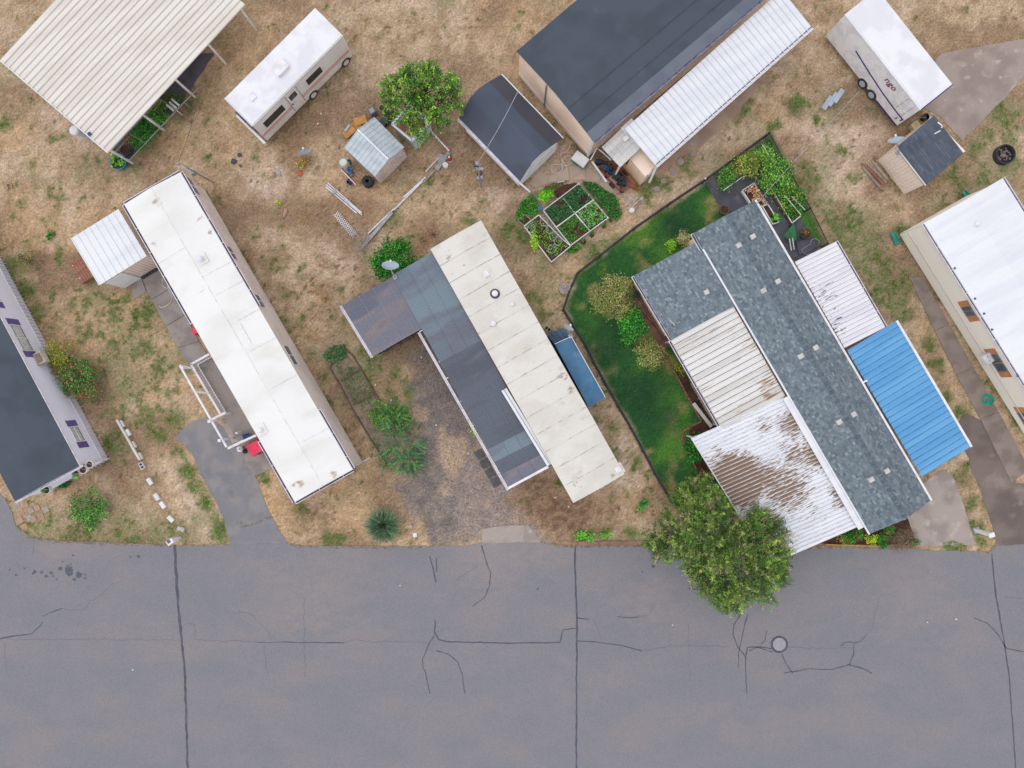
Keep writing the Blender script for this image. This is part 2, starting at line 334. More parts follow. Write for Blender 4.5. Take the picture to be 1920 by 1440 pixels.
LAWN = [(1443, 254), (1325, 342), (1260, 384), (1192, 432), (1125, 484), (1084, 516), (1060, 580), (1078, 612), (1116, 680), (1140, 725), (1188, 806), (1233, 892), (1264, 946), (1330, 985), (1420, 930), (1360, 800), (1300, 700), (1340, 520), (1440, 400), (1480, 440), (1552, 462), (1520, 392), (1478, 312)]
GRAV = [(775, 650), (800, 640), (860, 610), (1000, 860), (960, 935), (990, 980), (1015, 1017), (905, 1018), (880, 1022), (806, 1022), (790, 985), (765, 940), (745, 900), (765, 850), (790, 800), (770, 760), (775, 700)]
def S_(lst): return [(P(a, b).x, P(a, b).y, r*PX, k) for a, b, r, k in lst]
GREEN = S_([(15, 500, 22, .9), (45, 545, 24, .9), (65, 585, 20, .8), (285, 580, 26, .8), (300, 690, 30, .55), (325, 785, 24, .9), (300, 815, 16, 1), (210, 830, 18, 1), (350, 885, 14, 1), (365, 915, 14, 1), (385, 950, 14, .9), (330, 845, 10, 1),
  (265, 600, 30, .5), (180, 560, 30, .4), (230, 640, 40, .4), (270, 650, 24, .6), (215, 590, 20, .6), (325, 620, 20, .8), (345, 660, 16, .8), (120, 740, 30, .4), (70, 1000, 60, .55), (150, 1005, 60, .6), (230, 1000, 50, .5), (300, 1000, 40, .5), (412, 1000, 16, 1.0), (420, 985, 12, 1), (635, 1012, 16, 1.2), (615, 1014, 14, 1.2),
  (480, 885, 14, .8), (495, 895, 16, .7), (560, 955, 14, .8), (450, 980, 14, .7), (880, 415, 14, 1), (955, 435, 20, 1), (985, 440, 18, .9), (945, 520, 10, .8), (1000, 560, 14, .8), (1020, 590, 14, .7), (1035, 560, 10, .6), (1110, 475, 22, .9), (1140, 465, 16, .7), (1165, 455, 16, .8), (1020, 500, 20, .5), (810, 340, 12, .9), (745, 400, 8, .9), (570, 500, 8, .9), (815, 495, 8, .4), (740, 415, 14, .6),
  (865, 200, 12, .7), (1000, 365, 12, .5), (1210, 355, 24, 1), (1235, 345, 20, 1), (1285, 310, 14, .8), (1300, 320, 10, .8), (1390, 205, 16, 1), (1405, 190, 12, 1), (1380, 225, 12, .7), (1340, 300, 24, .4), (1240, 340, 12, .8),
  (1530, 222, 9, .9), (1548, 232, 7, .9), (1575, 285, 12, 1), (1510, 310, 14, .9), (1525, 330, 20, .8), (1505, 350, 30, .7), (1540, 380, 30, .5), (1570, 400, 30, .4), (1690, 435, 18, 1.1), (1640, 480, 24, .7), (1655, 505, 20, .9), (1670, 540, 24, .9), (1700, 520, 16, .8), (1640, 560, 30, .6), (1680, 580, 24, .7), (1600, 330, 14, .6), (1620, 430, 50, .5), (1580, 450, 40, .5), (1560, 500, 16, .6), (1735, 585, 10, 1), (1740, 640, 16, 1), (1755, 680, 16, 1), (1750, 612, 10, .8), (1765, 700, 10, 1), (1820, 290, 10, .8), (1845, 330, 14, .7), (1870, 200, 22, .9), (1890, 230, 14, .7), (1850, 250, 16, .8), (1905, 215, 12, .7), (1835, 270, 14, .8), (1800, 345, 18, .6), (1780, 330, 12, .7),
  (1775, 740, 16, .9), (1800, 775, 18, .9), (1830, 740, 12, .7), (1790, 850, 16, .8), (1795, 900, 14, .9), (1815, 940, 14, .8), (1820, 985, 16, .9), (1835, 1000, 14, .9), (1815, 880, 12, .8), (1840, 1020, 12, .9), (1780, 1025, 18, .8), (1715, 1010, 10, .9),
  (640, 545, 8, .9), (625, 590, 10, .9), (650, 600, 10, .7), (470, 600, 8, .6), (690, 660, 22, .9), (700, 690, 16, .7), (720, 650, 10, .8), (745, 700, 12, .9), (765, 735, 14, .9), (730, 740, 12, .9), (800, 690, 10, .5), (600, 710, 14, .5), (615, 760, 14, .6), (640, 810, 12, .6), (655, 850, 12, .5), (585, 660, 14, .5), (560, 600, 12, .4), (530, 550, 12, .5), (505, 500, 14, .5),
  (250, 310, 12, .7), (180, 300, 6, .8), (60, 330, 16, .4), (35, 380, 12, .7), (60, 310, 10, .6), (10, 230, 14, 1), (100, 440, 6, .9), (340, 220, 16, .5), (355, 205, 12, .6), (385, 300, 5, 1), (1860, 1010, 10, .8), (1150, 800, 14, .8), (1195, 870, 12, .9), (1150, 850, 10, .7), (1115, 790, 12, .6), (1120, 830, 8, .6), (1100, 1005, 16, 1), (1130, 1000, 12, .8), (1180, 1000, 14, .9), (1050, 905, 10, .9), (1160, 740, 12, .5), (1190, 760, 12, .4), (750, 620, 10, .3), (1570, 1012, 30, .8), (1540, 1010, 20, .6)])
PALE = S_([(150, 250, 50, .7), (110, 220, 40, .6), (480, 350, 40, .6), (520, 340, 30, .5), (530, 395, 30, .4), (1000, 350, 50, .7), (960, 380, 50, .6), (1020, 320, 50, .7), (1060, 300, 40, .7), (1590, 260, 70, .9), (1530, 250, 70, .8), (1560, 330, 60, .8), (1500, 230, 50, .5), (1600, 350, 60, .6), (1650, 230, 40, .5), (390, 850, 22, .3), (370, 960, 40, .9), (350, 925, 30, .9), (330, 880, 30, .7), (390, 990, 30, .9), (250, 960, 30, .5), (210, 900, 30, .5), (330, 760, 40, .5), (640, 470, 50, .7), (600, 440, 40, .4), (1170, 460, 30, .5), (1090, 560, 30, .5), (1060, 470, 20, .3), (1330, 300, 60, .6), (1360, 260, 50, .6), (1250, 350, 30, .5), (1190, 380, 20, .6), (1760, 960, 20, .8), (770, 680, 24, .7), (1820, 860, 16, .4), (1155, 880, 40, .5), (1130, 900, 30, .3), (760, 940, 40, .5), (20, 960, 20, .4)])
BROWN = S_([(540, 205, 60, .75), (590, 230, 40, .7), (560, 250, 30, .5), (900, 250, 50, .9), (930, 300, 50, .8), (960, 340, 30, .5), (860, 200, 30, .6), (700, 260, 60, .7), (680, 220, 50, .6), (760, 300, 40, .4), (1070, 965, 60, 1.0), (1030, 940, 55, .9), (1130, 950, 40, .6), (570, 950, 40, .5), (540, 900, 20, .3), (1120, 960, 50, .4), (1700, 265, 34, .8), (1680, 230, 30, .6), (1640, 280, 26, .4), (1890, 240, 20, .3), (1560, 300, 20, .3), (790, 440, 40, .6), (830, 450, 30, .6), (600, 420, 40, .3), (490, 420, 20, .1), (250, 410, 20, .2), (75, 500, 20, .4), (175, 720, 30, .7), (190, 740, 22, .6), (400, 300, 40, .3), (670, 770, 30, .6), (650, 720, 30, .6), (1050, 680, 30, .3), (1230, 400, 14, .2), (1150, 700, 20, .4), (1255, 800, 20, .3), (1690, 1005, 22, .8), (1645, 340, 20, .4)])
ORANGE = S_([(25, 250, 40, .7), (330, 240, 60, .5), (460, 230, 60, .45), (700, 370, 40, .5), (640, 330, 40, .4), (595, 380, 30, .3), (520, 300, 60, .35), (590, 540, 14, .8), (605, 555, 10, .8), (1010, 920, 60, .45), (1100, 940, 50, .35), (480, 900, 40, .5), (520, 960, 40, .5), (780, 280, 60, .4), (1230, 320, 50, .3), (1480, 200, 50, .4), (1745, 640, 60, .25), (1790, 700, 60, .3), (560, 240, 60, .3), (800, 370, 80, .25), (890, 380, 60, .25)])
REG_G = [([(60, 540), (240, 520), (350, 680), (340, 800), (150, 880), (200, 700)], .62), ([(1480, 380), (1640, 400), (1720, 560), (1700, 640), (1600, 520)], .75), ([(1830, 180), (1930, 170), (1930, 420), (1740, 380)], .55), ([(960, 420), (1030, 500), (1140, 500), (1050, 640), (980, 500)], .45), ([(1130, 700), (1260, 950), (1180, 830), (1110, 700)], .45), ([(600, 640), (780, 640), (790, 760), (820, 900), (700, 860)], .35), ([(40, 990), (420, 1000), (420, 1030), (60, 1030)], .5), ([(100, 250), (200, 200), (260, 480), (90, 520), (0, 330)], .30)]
DIRTP = [([(1335, 345), (1410, 290), (1445, 250), (1475, 310), (1560, 470), (1500, 500), (1400, 400)], (112, 100, 84), 1.0), ([(975, 300), (1060, 270), (1120, 310), (1180, 370), (1100, 360), (1010, 350)], (188, 166, 144), .8)]
def splat(x, y, L):
    r = np.zeros(x.shape)
    jx = x + (VB.fbm(x, y, 1.1, 3) - .5) * .9; jy = y + (VC.fbm(x, y, 1.1, 3) - .5) * .9
    for a, b, rad, k in L:
        near = (np.abs(x-a) < rad*1.6+.7) & (np.abs(y-b) < rad*1.6+.7)
        d = np.hypot(jx[near]-a, jy[near]-b) / rad
        r[near] = np.maximum(r[near], k * np.clip(1.35 - d, 0, 1))
    return r
def ground_fields(x, y):
    """albedo in photo units (0-255) and green-ness of the turf, before the renderer's light"""
    n1 = VA.fbm(x, y, .13, 4); n2 = VB.fbm(x, y, .5, 4); n3 = VC.fbm(x, y, 1.6, 4); n4 = VD.fbm(x, y, 4.2, 3); n5 = VE.fbm(x, y, 2.4, 3)
    c = lambda *v: np.array(v, float)[None, :]
    def mx(a, b, t): t = np.clip(t, 0, 1)[:, None]; return a*(1-t) + b*t
    col = mx(c(188, 168, 140), c(164, 141, 112), (n3-.35)*2.6)
    col = mx(col, c(192, 160, 120), np.clip((n1-.48)*3, 0, .5) + splat(x, y, ORANGE)*.8)
    col = mx(col, c(204, 186, 166), np.clip((n2-.58)*2.5, 0, .45) + splat(x, y, PALE)*.75)
    col = mx(col, c(146, 123, 98), np.clip((VD.fbm(x, y, .28, 4)-.48)*5, 0, .9)); col = mx(col, c(138, 114, 92), splat(x, y, BROWN)*.95)
    col = mx(col, c(156, 136, 106), np.clip((n5-.56)*4, 0, .7)*.6)
    reg = np.full(x.shape, .14)
    for poly, k in REG_G: reg = np.maximum(reg, k * soft(x, y, poly, 2.2))
    g = np.clip((n3*.55 + n4*.45 - .66 + reg*.30)*7, 0, .85) + splat(x, y, GREEN)*1.0*(.55 + .9*n4)
    g = np.clip(g, 0, 1)
    gc = mx(c(124, 122, 86), c(84, 106, 54), (n4-.4)*3 + splat(x, y, GREEN)*.6 - .2)
    col = mx(col, gc, g*.9)
    spk = np.clip((VA.n(x*1.0, y*1.0, 5.3) - .83)*9, 0, 1) * np.clip((VB.fbm(x, y, .35, 2)-.42)*6, 0, 1)
    col = mx(col, c(104, 82, 62), spk*.7)
    rw = np.zeros(x.shape)
    for poly, k in REG_G: rw = np.maximum(rw, k * soft(x, y, poly, 3.0))
    col = mx(col, c(142, 138, 106), np.clip((VE.fbm(x, y, .45, 4) - .62 + rw*.32)*4, 0, 1)*.6)
    col = mx(col, c(108, 84, 66), splat(x, y, S_([(1065, 965, 55, 1), (1025, 940, 50, .9), (1110, 980, 40, .6), (590, 960, 40, .5)])) * np.clip((VA.n(x, y, 4.1)-.45)*4, 0, 1)*.8)
    rr_ = np.random.default_rng(3); dk = [(a+rr_.normal()*w1, b+rr_.normal()*h1, rr_.uniform(1.6, 3.2), 1.0) for a, b, w1, h1, n_ in ((850, 365, 45, 30, 34), (620, 570, 28, 34, 24), (1600, 300, 60, 50, 34), (470, 310, 30, 30, 8), (1540, 380, 40, 40, 14), (330, 930, 40, 40, 12)) for _ in range(n_)]
    col = mx(col, c(100, 80, 64), splat(x, y, S_(dk))*.85)
    for poly, cc, k in DIRTP: col = mx(col, c(*cc), k * soft(x, y, poly, .5))
    # gravel drive: grey stones thinning into dirt at its edges
    gv = soft(x, y, GRAV, 1.3); lo_ = soft(x, y, [(850, 860), (1005, 860), (1020, 1020), (870, 1020)], 2.5)
    gcol = mx(c(130, 122, 118), c(112, 106, 106), (n3-.4)*3); gcol = mx(gcol, c(162, 148, 140), lo_*.75); gcol = mx(gcol, c(196, 170, 140), np.clip((n2-.60)*6, 0, .7)); gcol = mx(gcol, c(104, 98, 88), soft(x, y, [(790, 640), (860, 610), (900, 700), (850, 740), (800, 700)], 2.0)*.7)
    gs = splat(x, y, S_([(770, 650, 20, .7), (855, 870, 10, .8), (835, 910, 14, .6), (845, 890, 12, .7)])); gcol = mx(gcol, c(190, 164, 132), gs*.7)
    col = mx(col, gcol, gv*(.75+.5*(n5-.3))); g = g*(1-gv*.85)
    # watered lawn
    lw = soft(x, y, LAWN, .35)
    lg = mx(c(80, 124, 52), c(50, 94, 50), (n2-.38)*4)
    lg = mx(lg, c(100, 122, 46), np.clip((n5-.6)*4, 0, .6)*np.clip((n1-.35)*3, 0, 1))
    lg = mx(lg, c(140, 128, 84), np.clip((VE.fbm(x, y, .7, 3)-.63)*6, 0, .85))
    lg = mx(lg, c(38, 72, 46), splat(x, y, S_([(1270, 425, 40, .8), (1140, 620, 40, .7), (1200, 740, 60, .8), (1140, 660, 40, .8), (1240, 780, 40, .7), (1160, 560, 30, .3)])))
    col = mx(col, lg, lw)
    g = np.maximum(g, lw)
    col = col * (.93 + .16*n4)[:, None] * (.93 + .14*rng.random(x.shape))[:, None] * np.array([[1.02, 1.0, 1.01]])
    return np.clip(col, 8, 240), g, lw
def ground():
    xs = np.concatenate([[-600, -260, -120, -60, -38.25], np.arange(-38, 38.01, .14), [38.25, 60, 120, 260, 600]])
    ys = np.concatenate([[-600, -260, -120, -55, -30.25], np.arange(-30, 30.01, .14), [30.25, 55, 120, 260, 600]])
    X, Y = np.meshgrid(xs, ys, indexing='ij'); x = X.ravel(); y = Y.ravel()
    col, g, lw = ground_fields(x, y)
    far = (np.abs(x) > 38.1) | (np.abs(y) > 30.1); col[far] = np.array([168., 148., 118.])
    z = (VC.fbm(x, y, .9, 3)-.5)*.012 - .012
    nx, ny = len(xs), len(ys); I, J = np.meshgrid(np.arange(nx-1), np.arange(ny-1), indexing='ij'); a = (I*ny + J).ravel()
    loops = np.stack([a, a+ny, a+ny+1, a+1], 1).ravel()
    o = arrmesh('ground', np.stack([x, y, z], 1), loops, 4, M['ground'], cols=linA(col), smooth=True)
    o['kind'] = 'structure'
ground()
HARD = []      # hard surfaces that keep grass away (world polygons)
def jit(poly, step=.35, amp=.06, closed=True):
    out = []; n = len(poly)
    for k in range(n if closed else n-1):
        a = Vector(poly[k]).to_2d(); b = Vector(poly[(k+1) % n]).to_2d(); L = (b-a).length; m = max(1, int(L/step))
        d = (b-a).normalized() if L else Vector((1, 0)); nn = Vector((-d.y, d.x))
        for i in range(m):
            p = a + (b-a)*i/m; out.append(p + nn*random.uniform(-amp, amp))
    return out
def flat(name, px, z, m, parent=None, amp=.05, step=.35, depth=.06):
    w_ = wxy(px); HARD.append(w_)
    mb = MB().prism([tuple(p) for p in (jit(w_, step, amp) if amp else w_)], z-depth, z)
    return struct(name, mb, m, parent)
# ---------------------------------------------------------------- road, driveways, paths
ROADN = [(-200, 900), (-60, 905), (0, 925), (18, 948), (30, 985), (55, 1006), (100, 1015), (200, 1018), (330, 1023), (420, 1021), (535, 1019), (570, 1024), (700, 1025), (800, 1025), (880, 1022), (905, 1018), (1015, 1017), (1045, 1022), (1080, 1024), (1240, 1024), (1400, 1026), (1500, 1028), (1560, 1024), (1690, 1027), (1760, 1032), (1855, 1036), (1868, 1022), (1960, 1021), (2400, 1020)]
road = flat('road', ROADN + [(2400, 1560), (-200, 1560)], .02, M['road'], amp=.05, depth=.1)
def strip(mb, px, w0, w1=None, z=.026, jitter=.012):
    pts = [P(a, b).to_2d() for a, b in px]; fine = []
    for a, b in zip(pts, pts[1:]):
        m = max(1, int((b-a).length/.25))
        for i in range(m): fine.append(a + (b-a)*i/m + Vector((random.uniform(-1, 1), random.uniform(-1, 1)))*jitter*2)
    fine.append(pts[-1]); n = len(fine); w1 = w0 if w1 is None else w1; L = []; Rr = []
    for i, p in enumerate(fine):
        d = (fine[min(i+1, n-1)] - fine[max(i-1, 0)]).normalized(); nn = Vector((-d.y, d.x)); ww = (w0 + (w1-w0)*i/(n-1))/2 * random.uniform(.75, 1.25)
        L.append(p + nn*ww); Rr.append(p - nn*ww)
    for i in range(n-1):
        a, b, c, d = Rr[i], Rr[i+1], L[i+1], L[i]
        mb.quad((a.x, a.y, z), (b.x, b.y, z), (c.x, c.y, z), (d.x, d.y, z))
    return mb
VD_M = mat('verge_dust', (146, 132, 122), (122, 108, 102), sc=3, fine=.25, fsc=18, bump=.4)
for q_ in ([(30, 986), (55, 1007), (100, 1016), (200, 1019), (330, 1024), (424, 1022)], [(545, 1021), (572, 1025), (700, 1026), (800, 1026)], [(1030, 1021), (1048, 1023), (1080, 1025), (1240, 1025)], [(1500, 1029), (1560, 1025), (1690, 1028), (1716, 1030)], [(1830, 1034), (1855, 1037), (1866, 1024)]): part('verge_dust', strip(MB(), q_, .16, .14, z=.0215, jitter=.018), VD_M, road)
SEALS = [([(328, 1022), (331, 1080), (335, 1140), (341, 1200), (347, 1262), (356, 1560)], .17, .12), ([(1078, 1024), (1079, 1100), (1082, 1165), (1081, 1260), (1080, 1560)], .12, .09), ([(1859, 1038), (1866, 1110), (1878, 1180), (1884, 1215), (1892, 1270), (1912, 1560)], .09, .07),
  ([(0, 1197), (30, 1192), (60, 1188), (75, 1174), (80, 1166)], .09, .04), ([(80, 1155), (95, 1148), (118, 1140)], .04, .06), ([(480, 1204), (560, 1204), (645, 1205)], .04, .07), ([(805, 1042), (812, 1062), (818, 1092)], .08, .08), ([(819, 1046), (818, 1072)], .05, .07), ([(903, 1022), (911, 1050), (920, 1075), (918, 1100), (908, 1120), (886, 1137)], .07, .05),
  ([(816, 1162), (815, 1185), (822, 1198), (840, 1203), (900, 1204), (960, 1206), (1050, 1204), (1056, 1180), (1080, 1178)], .09, .06), ([(815, 1190), (803, 1210), (793, 1235), (793, 1250), (798, 1262), (806, 1300)], .06, .06), ([(818, 1220), (840, 1226), (858, 1240), (866, 1262), (872, 1300)], .06, .05), ([(1082, 1202), (1110, 1203), (1165, 1210), (1203, 1220)], .06, .06), ([(1082, 1158), (1105, 1161)], .07, .04), ([(1156, 1156), (1180, 1158), (1198, 1157)], .04, .05),
  ([(1389, 1150), (1376, 1172), (1374, 1190), (1384, 1215), (1398, 1232), (1398, 1262), (1400, 1300)], .07, .05), ([(1401, 1152), (1392, 1190), (1384, 1225), (1385, 1252)], .06, .04), ([(1398, 1228), (1402, 1214), (1425, 1212), (1446, 1216)], .1, .08), ([(1404, 1220), (1420, 1213), (1448, 1222)], .06, .05), ([(1437, 1183), (1434, 1200), (1426, 1208)], .05, .05), ([(1466, 1226), (1474, 1245), (1486, 1262)], .06, .06), ([(1470, 1262), (1515, 1254), (1560, 1255), (1592, 1246), (1620, 1254), (1634, 1262)], .06, .07), ([(1592, 1246), (1600, 1225), (1602, 1205), (1585, 1203), (1576, 1211)], .05, .06), ([(1602, 1205), (1614, 1202), (1622, 1192)], .06, .04), ([(1826, 1158), (1850, 1168), (1872, 1190), (1886, 1215), (1920, 1222)], .05, .06)]
for pts, a, b in SEALS: part('crack_seal', strip(MB(), pts, a, b), M['tar'], road)
mb = MB()
for pts in ([(118, 1140), (140, 1143), (160, 1142), (170, 1128), (190, 1115), (205, 1100), (225, 1090)], [(345, 1170), (365, 1170), (367, 1200), (480, 1203)], [(0, 1198), (100, 1198), (340, 1200)], [(645, 1205), (662, 1198), (700, 1203), (760, 1204), (815, 1206)], [(433, 1148), (470, 1150), (500, 1180), (510, 1200)], [(1460, 1212), (1540, 1215), (1600, 1214)], [(1195, 1155), (1215, 1152), (1230, 1130)], [(1636, 1178), (1640, 1150), (1648, 1120)], [(1622, 1192), (1636, 1178)], [(1880, 1120), (1930, 1122)], [(1290, 1170), (1293, 1270)], [(570, 1120), (572, 1270)], [(496, 1210), (498, 1240), (504, 1270)], [(1110, 1162), (1122, 1180), (1128, 1205)], [(820, 1186), (845, 1174)], [(855, 1088), (895, 1062)], [(10, 1205), (12, 1262)], [(1205, 1220), (1260, 1210), (1370, 1212)], [(66, 1016), (62, 1040)]):
    strip(mb, pts, .022, .018, z=.025, jitter=.03)
part('hairline_crack', mb, M['crack'], road, kind='stuff')
def blot(mb, x, y, r, z=.026, n=11, asp=1.0):
    c = P(x, y); ph = random.uniform(0, 6); pts = []
    for k in range(n):
        a = 2*math.pi*k/n; rr = r*PX*random.uniform(.65, 1.25); pts.append((c.x + rr*math.cos(a)*asp, c.y + rr*math.sin(a), z))
    i = len(mb.v); mb.v += [Vector(p) for p in pts]; mb.f.append(tuple(range(i, i+n)))
mb = MB()
for x, y, r in [(130, 1072, 9), (148, 1078, 6), (114, 1066, 4), (128, 1062, 3), (97, 1074, 3), (87, 1080, 3), (78, 1073, 3), (66, 1072, 3), (62, 1075, 2), (30, 1078, 2.5), (46, 1066, 2), (19, 1068, 2), (107, 1086, 2), (137, 1041, 2), (133, 1058, 2), (160, 1077, 2), (245, 1044, 2), (260, 1043, 3), (118, 1053, 1.5), (160, 1084, 2), (140, 1086, 3), (100, 1080, 1.5), (1008, 1104, 2), (1204, 1072, 1.5), (1225, 1062, 3)]:
    blot(mb, x, y, r, z=.0265 + random.uniform(0, .002), asp=1.1)
part('oil_stain', mb, M['oil'], road, kind='stuff')
# faded seal ring round the manhole cover
mb = MB(); mb.lathe(P(1461, 1208, .0), [(.46, .024), (.46, .028), (.54, .027), (.56, .022)], 28); part('crack_seal', mb, M['tar'], road)
t = thing('manhole_cover', 'round grey ribbed iron cover set in the road below the big tree', 'manhole cover', P(1461, 1208, .02))
part('lid', MB().lathe(P(1461, 1208, .02), [(.41, .0), (.41, .02), (.0001, .021)], 32), M['slab_grey'], t)
for r in (.36, .28, .2, .12): part('ring', MB().lathe(P(1461, 1208, .036), [(r, 0), (r, .012), (r-.03, .012), (r-.03, 0)], 28), M['grey'], t)
flat('driveway', [(338, 808), (352, 795), (388, 783), (420, 800), (452, 850), (480, 895), (492, 930), (510, 970), (540, 1022), (432, 1022), (424, 990), (416, 965), (396, 925), (372, 880), (358, 845), (330, 820)], .010, M['drive'], amp=.06)
flat('driveway', [(1795, 795), (1812, 776), (1840, 788), (1880, 870), (1900, 905), (2200, 905), (2200, 1026), (1868, 1026), (1862, 1000), (1850, 950), (1830, 900), (1812, 850)], .010, M['drive2'], amp=.08)
HARD_G = [(790, 640), (860, 610), (1000, 860), (960, 935), (990, 980), (1015, 1017), (905, 1018), (880, 1020), (806, 1018), (796, 985), (775, 940), (755, 890), (775, 850), (800, 800), (790, 760), (800, 700)]
flat('driveway_apron', [(905, 992), (950, 985), (990, 985), (1002, 995), (1014, 1018), (1010, 1021), (902, 1021)], .016, M['conc'], amp=.03)
flat('driveway', [(1690, 930), (1770, 880), (1788, 895), (1808, 950), (1828, 1022), (1720, 1024), (1712, 1000)], .012, M['conc'], amp=.03)
flat('driveway', [(1764, 100), (1990, 60), (1890, 178), (1840, 228), (1803, 264), (1762, 216), (1700, 190)], .012, mat('pinkish_concrete', (166, 150, 142), (150, 134, 126), sc=.6, fine=.12, fsc=25, bump=.3, bsc=50, streak=((184, 168, 160), 1.4, .56, .7)), amp=.04)
flat('dirt_path', [(1420, 140), (1440, 150), (1402, 188), (1372, 225), (1330, 262), (1300, 282), (1268, 300), (1232, 328), (1218, 322), (1250, 290), (1310, 240), (1370, 190)], .006, mat('packed_dirt', (182, 156, 138), (166, 140, 122), sc=.8, fine=.12, fsc=20, bump=.3), amp=.1)
def slabs(name, quads, z, m):
    """a footpath of single slabs: each a child of one setting object"""
    e = bpy.data.objects.new(name, None); COL.objects.link(e); e['kind'] = 'structure'; ORG[e.name] = Vector((0, 0, 0))
    for q in quads:
        w_ = wxy(q); HARD.append(w_); c = Vector((sum(p[0] for p in w_)/len(w_), sum(p[1] for p in w_)/len(w_)))
        w2 = [tuple(c + (Vector(p)-c)*(1 - .02/max(.2, (Vector(p)-c).length))) for p in w_]
        part('slab', MB().prism([tuple(p) for p in jit(w2, .5, .012)], z-.08, z+random.uniform(-.006, .006)), m, e)
    return e
slabs('footpath', [[(246, 536), (266, 521), (275, 547), (252, 562)], [(266, 521), (302, 505), (322, 540), (284, 562)], [(284, 562), (322, 540), (348, 590), (312, 612)], [(312, 612), (348, 590), (374, 640), (334, 652)], [(334, 652), (374, 640), (396, 675), (357, 693)]], .05, M['concg'])
slabs('footpath', [[(452, 848), (482, 828), (512, 878), (476, 894)]], .05, M['concg'])
slabs('footpath', [[(1012, 318), (1028, 330), (1026, 345), (1004, 352), (990, 345)], [(1028, 330), (1066, 312), (1068, 338), (1026, 343)], [(1066, 312), (1098, 312), (1098, 338), (1068, 338)], [(1098, 312), (1128, 330), (1120, 352), (1098, 338)], [(1128, 330), (1156, 350), (1150, 376), (1120, 352)]], .03, mat('beige_path_slab', (196, 174, 156), (178, 156, 140), sc=.8, fine=.1, fsc=30, bump=.25))
slabs('footpath', [[(1706, 522), (1728, 518), (1780, 608), (1752, 620)], [(1752, 620), (1780, 608), (1826, 690), (1792, 702)], [(1792, 702), (1826, 690), (1872, 772), (1838, 786)], [(1838, 786), (1872, 772), (1930, 880), (1896, 905)]], .035, mat('brownish_slab', (152, 138, 130), (134, 120, 113), sc=.9, fine=.1, fsc=30, bump=.25))
e = slabs('footpath', [[(x, y), (x+10, y-5), (x+15, y+6), (x+5, y+11)] for x, y in ((24, 944), (32, 957), (40, 943), (50, 954), (31, 972), (38, 985), (47, 968), (62, 950), (70, 966), (78, 952), (55, 970))], .02, M['paver1'])
for o in list(e.children)[::3]: o.data.materials[0] = M['conc']
kb = MB()
kb.bar(P(1082, 1019, .05), P(1246, 1018, .05), .28, .1); o = struct('kerb', kb, mat('old_kerb', (150, 124, 108), (130, 106, 92), sc=1.5, fine=.15, bump=.4)); HARD.append(wxy([(1080, 1012), (1246, 1012), (1246, 1024), (1080, 1024)]))
# stepping stones beside the dark-roofed house
stones = bpy.data.objects.new('stepping_stones', None); COL.objects.link(stones); stones['kind'] = 'structure'; ORG[stones.name] = Vector((0, 0, 0))
for x, y, r in ((1231, 354, 6), (1244, 340, 6), (1262, 320, 8), (1276, 303, 8), (1300, 268, 7), (1298, 290, 5), (1180, 374, 8)):
    mb = MB(); c = P(x, y); mb.prism([(c.x + r*PX*random.uniform(.8, 1.2)*math.cos(k), c.y + r*PX*random.uniform(.7, 1.1)*math.sin(k)) for k in np.linspace(0, 5.6, 8)], -.03, .03); part('stone', mb, M['conc'], stones)
# fabric-floored kitchen garden north-east of the big house, brown paved patio
flat('garden_floor', [(1322, 342), (1345, 328), (1408, 288), (1424, 300), (1440, 330), (1500, 408), (1545, 470), (1500, 500), (1430, 420), (1352, 390)], .006, M['fabric'], amp=.05)
flat('garden_floor', [(205, 285), (290, 180), (350, 100), (402, 100), (345, 186), (242, 300), (222, 292)], .006, M['fabric'], amp=.03)
e = bpy.data.objects.new('patio', None); COL.objects.link(e); e['kind'] = 'structure'; ORG[e.name] = Vector((0, 0, 0))
A_, B_, C_ = Vector((1186, 566)), Vector((1222, 548)), Vector((1222, 648))
U = (B_-A_)/3; V = Vector((54, 92))/6
for i in range(3):
    for j in range(6):
        q = [A_ + U*(i+a) + V*(j+b) for a, b in ((.02, .02), (.98, .02), (.98, .98), (.02, .98))]
        part('paver', MB().prism(wxy([tuple(v) for v in q]), -.02, .03+random.uniform(-.004, .004)), M['brownpatio'], e)
HARD.append(wxy([(1186, 566), (1222, 548), (1276, 640), (1240, 658)]))
# ---------------------------------------------------------------- builders for roofs, walls, windows, gutters
FOOT = []
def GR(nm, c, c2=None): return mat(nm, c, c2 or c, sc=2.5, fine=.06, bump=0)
def nrm(d): d = Vector((d.x, d.y, 0)).normalized(); return Vector((d.y, -d.x, 0))
def deck_roof(t, A, B, C, D, crown, n, m, name='roof_panel', th=.07, lap=.012):
    """low crowned roof of n cross panels, each lapping the next; A-B one end, D-C the other"""
    for i in range(n):
        t0, t1 = i/n, (i+1)/n; a0, b0, a1, b1 = A.lerp(D, t0), B.lerp(C, t0), A.lerp(D, t1), B.lerp(C, t1)
        m0 = (a0+b0)/2 + Vector((0, 0, crown)); m1 = (a1+b1)/2 + Vector((0, 0, crown)); L = Vector((0, 0, lap)); T = Vector((0, 0, -th))
        mb = MB(); mb.v = [a0, m0, b0, a1+L, m1+L, b1+L, a0+T, m0+T, b0+T, a1+T, m1+T, b1+T]
        mb.f = [(0, 3, 4, 1), (1, 4, 5, 2), (6, 7, 10, 9), (7, 8, 11, 10), (0, 1, 7, 6), (1, 2, 8, 7), (3, 9, 10, 4), (4, 10, 11, 5), (0, 6, 9, 3), (2, 5, 11, 8)]
        part(name, mb, m, t)
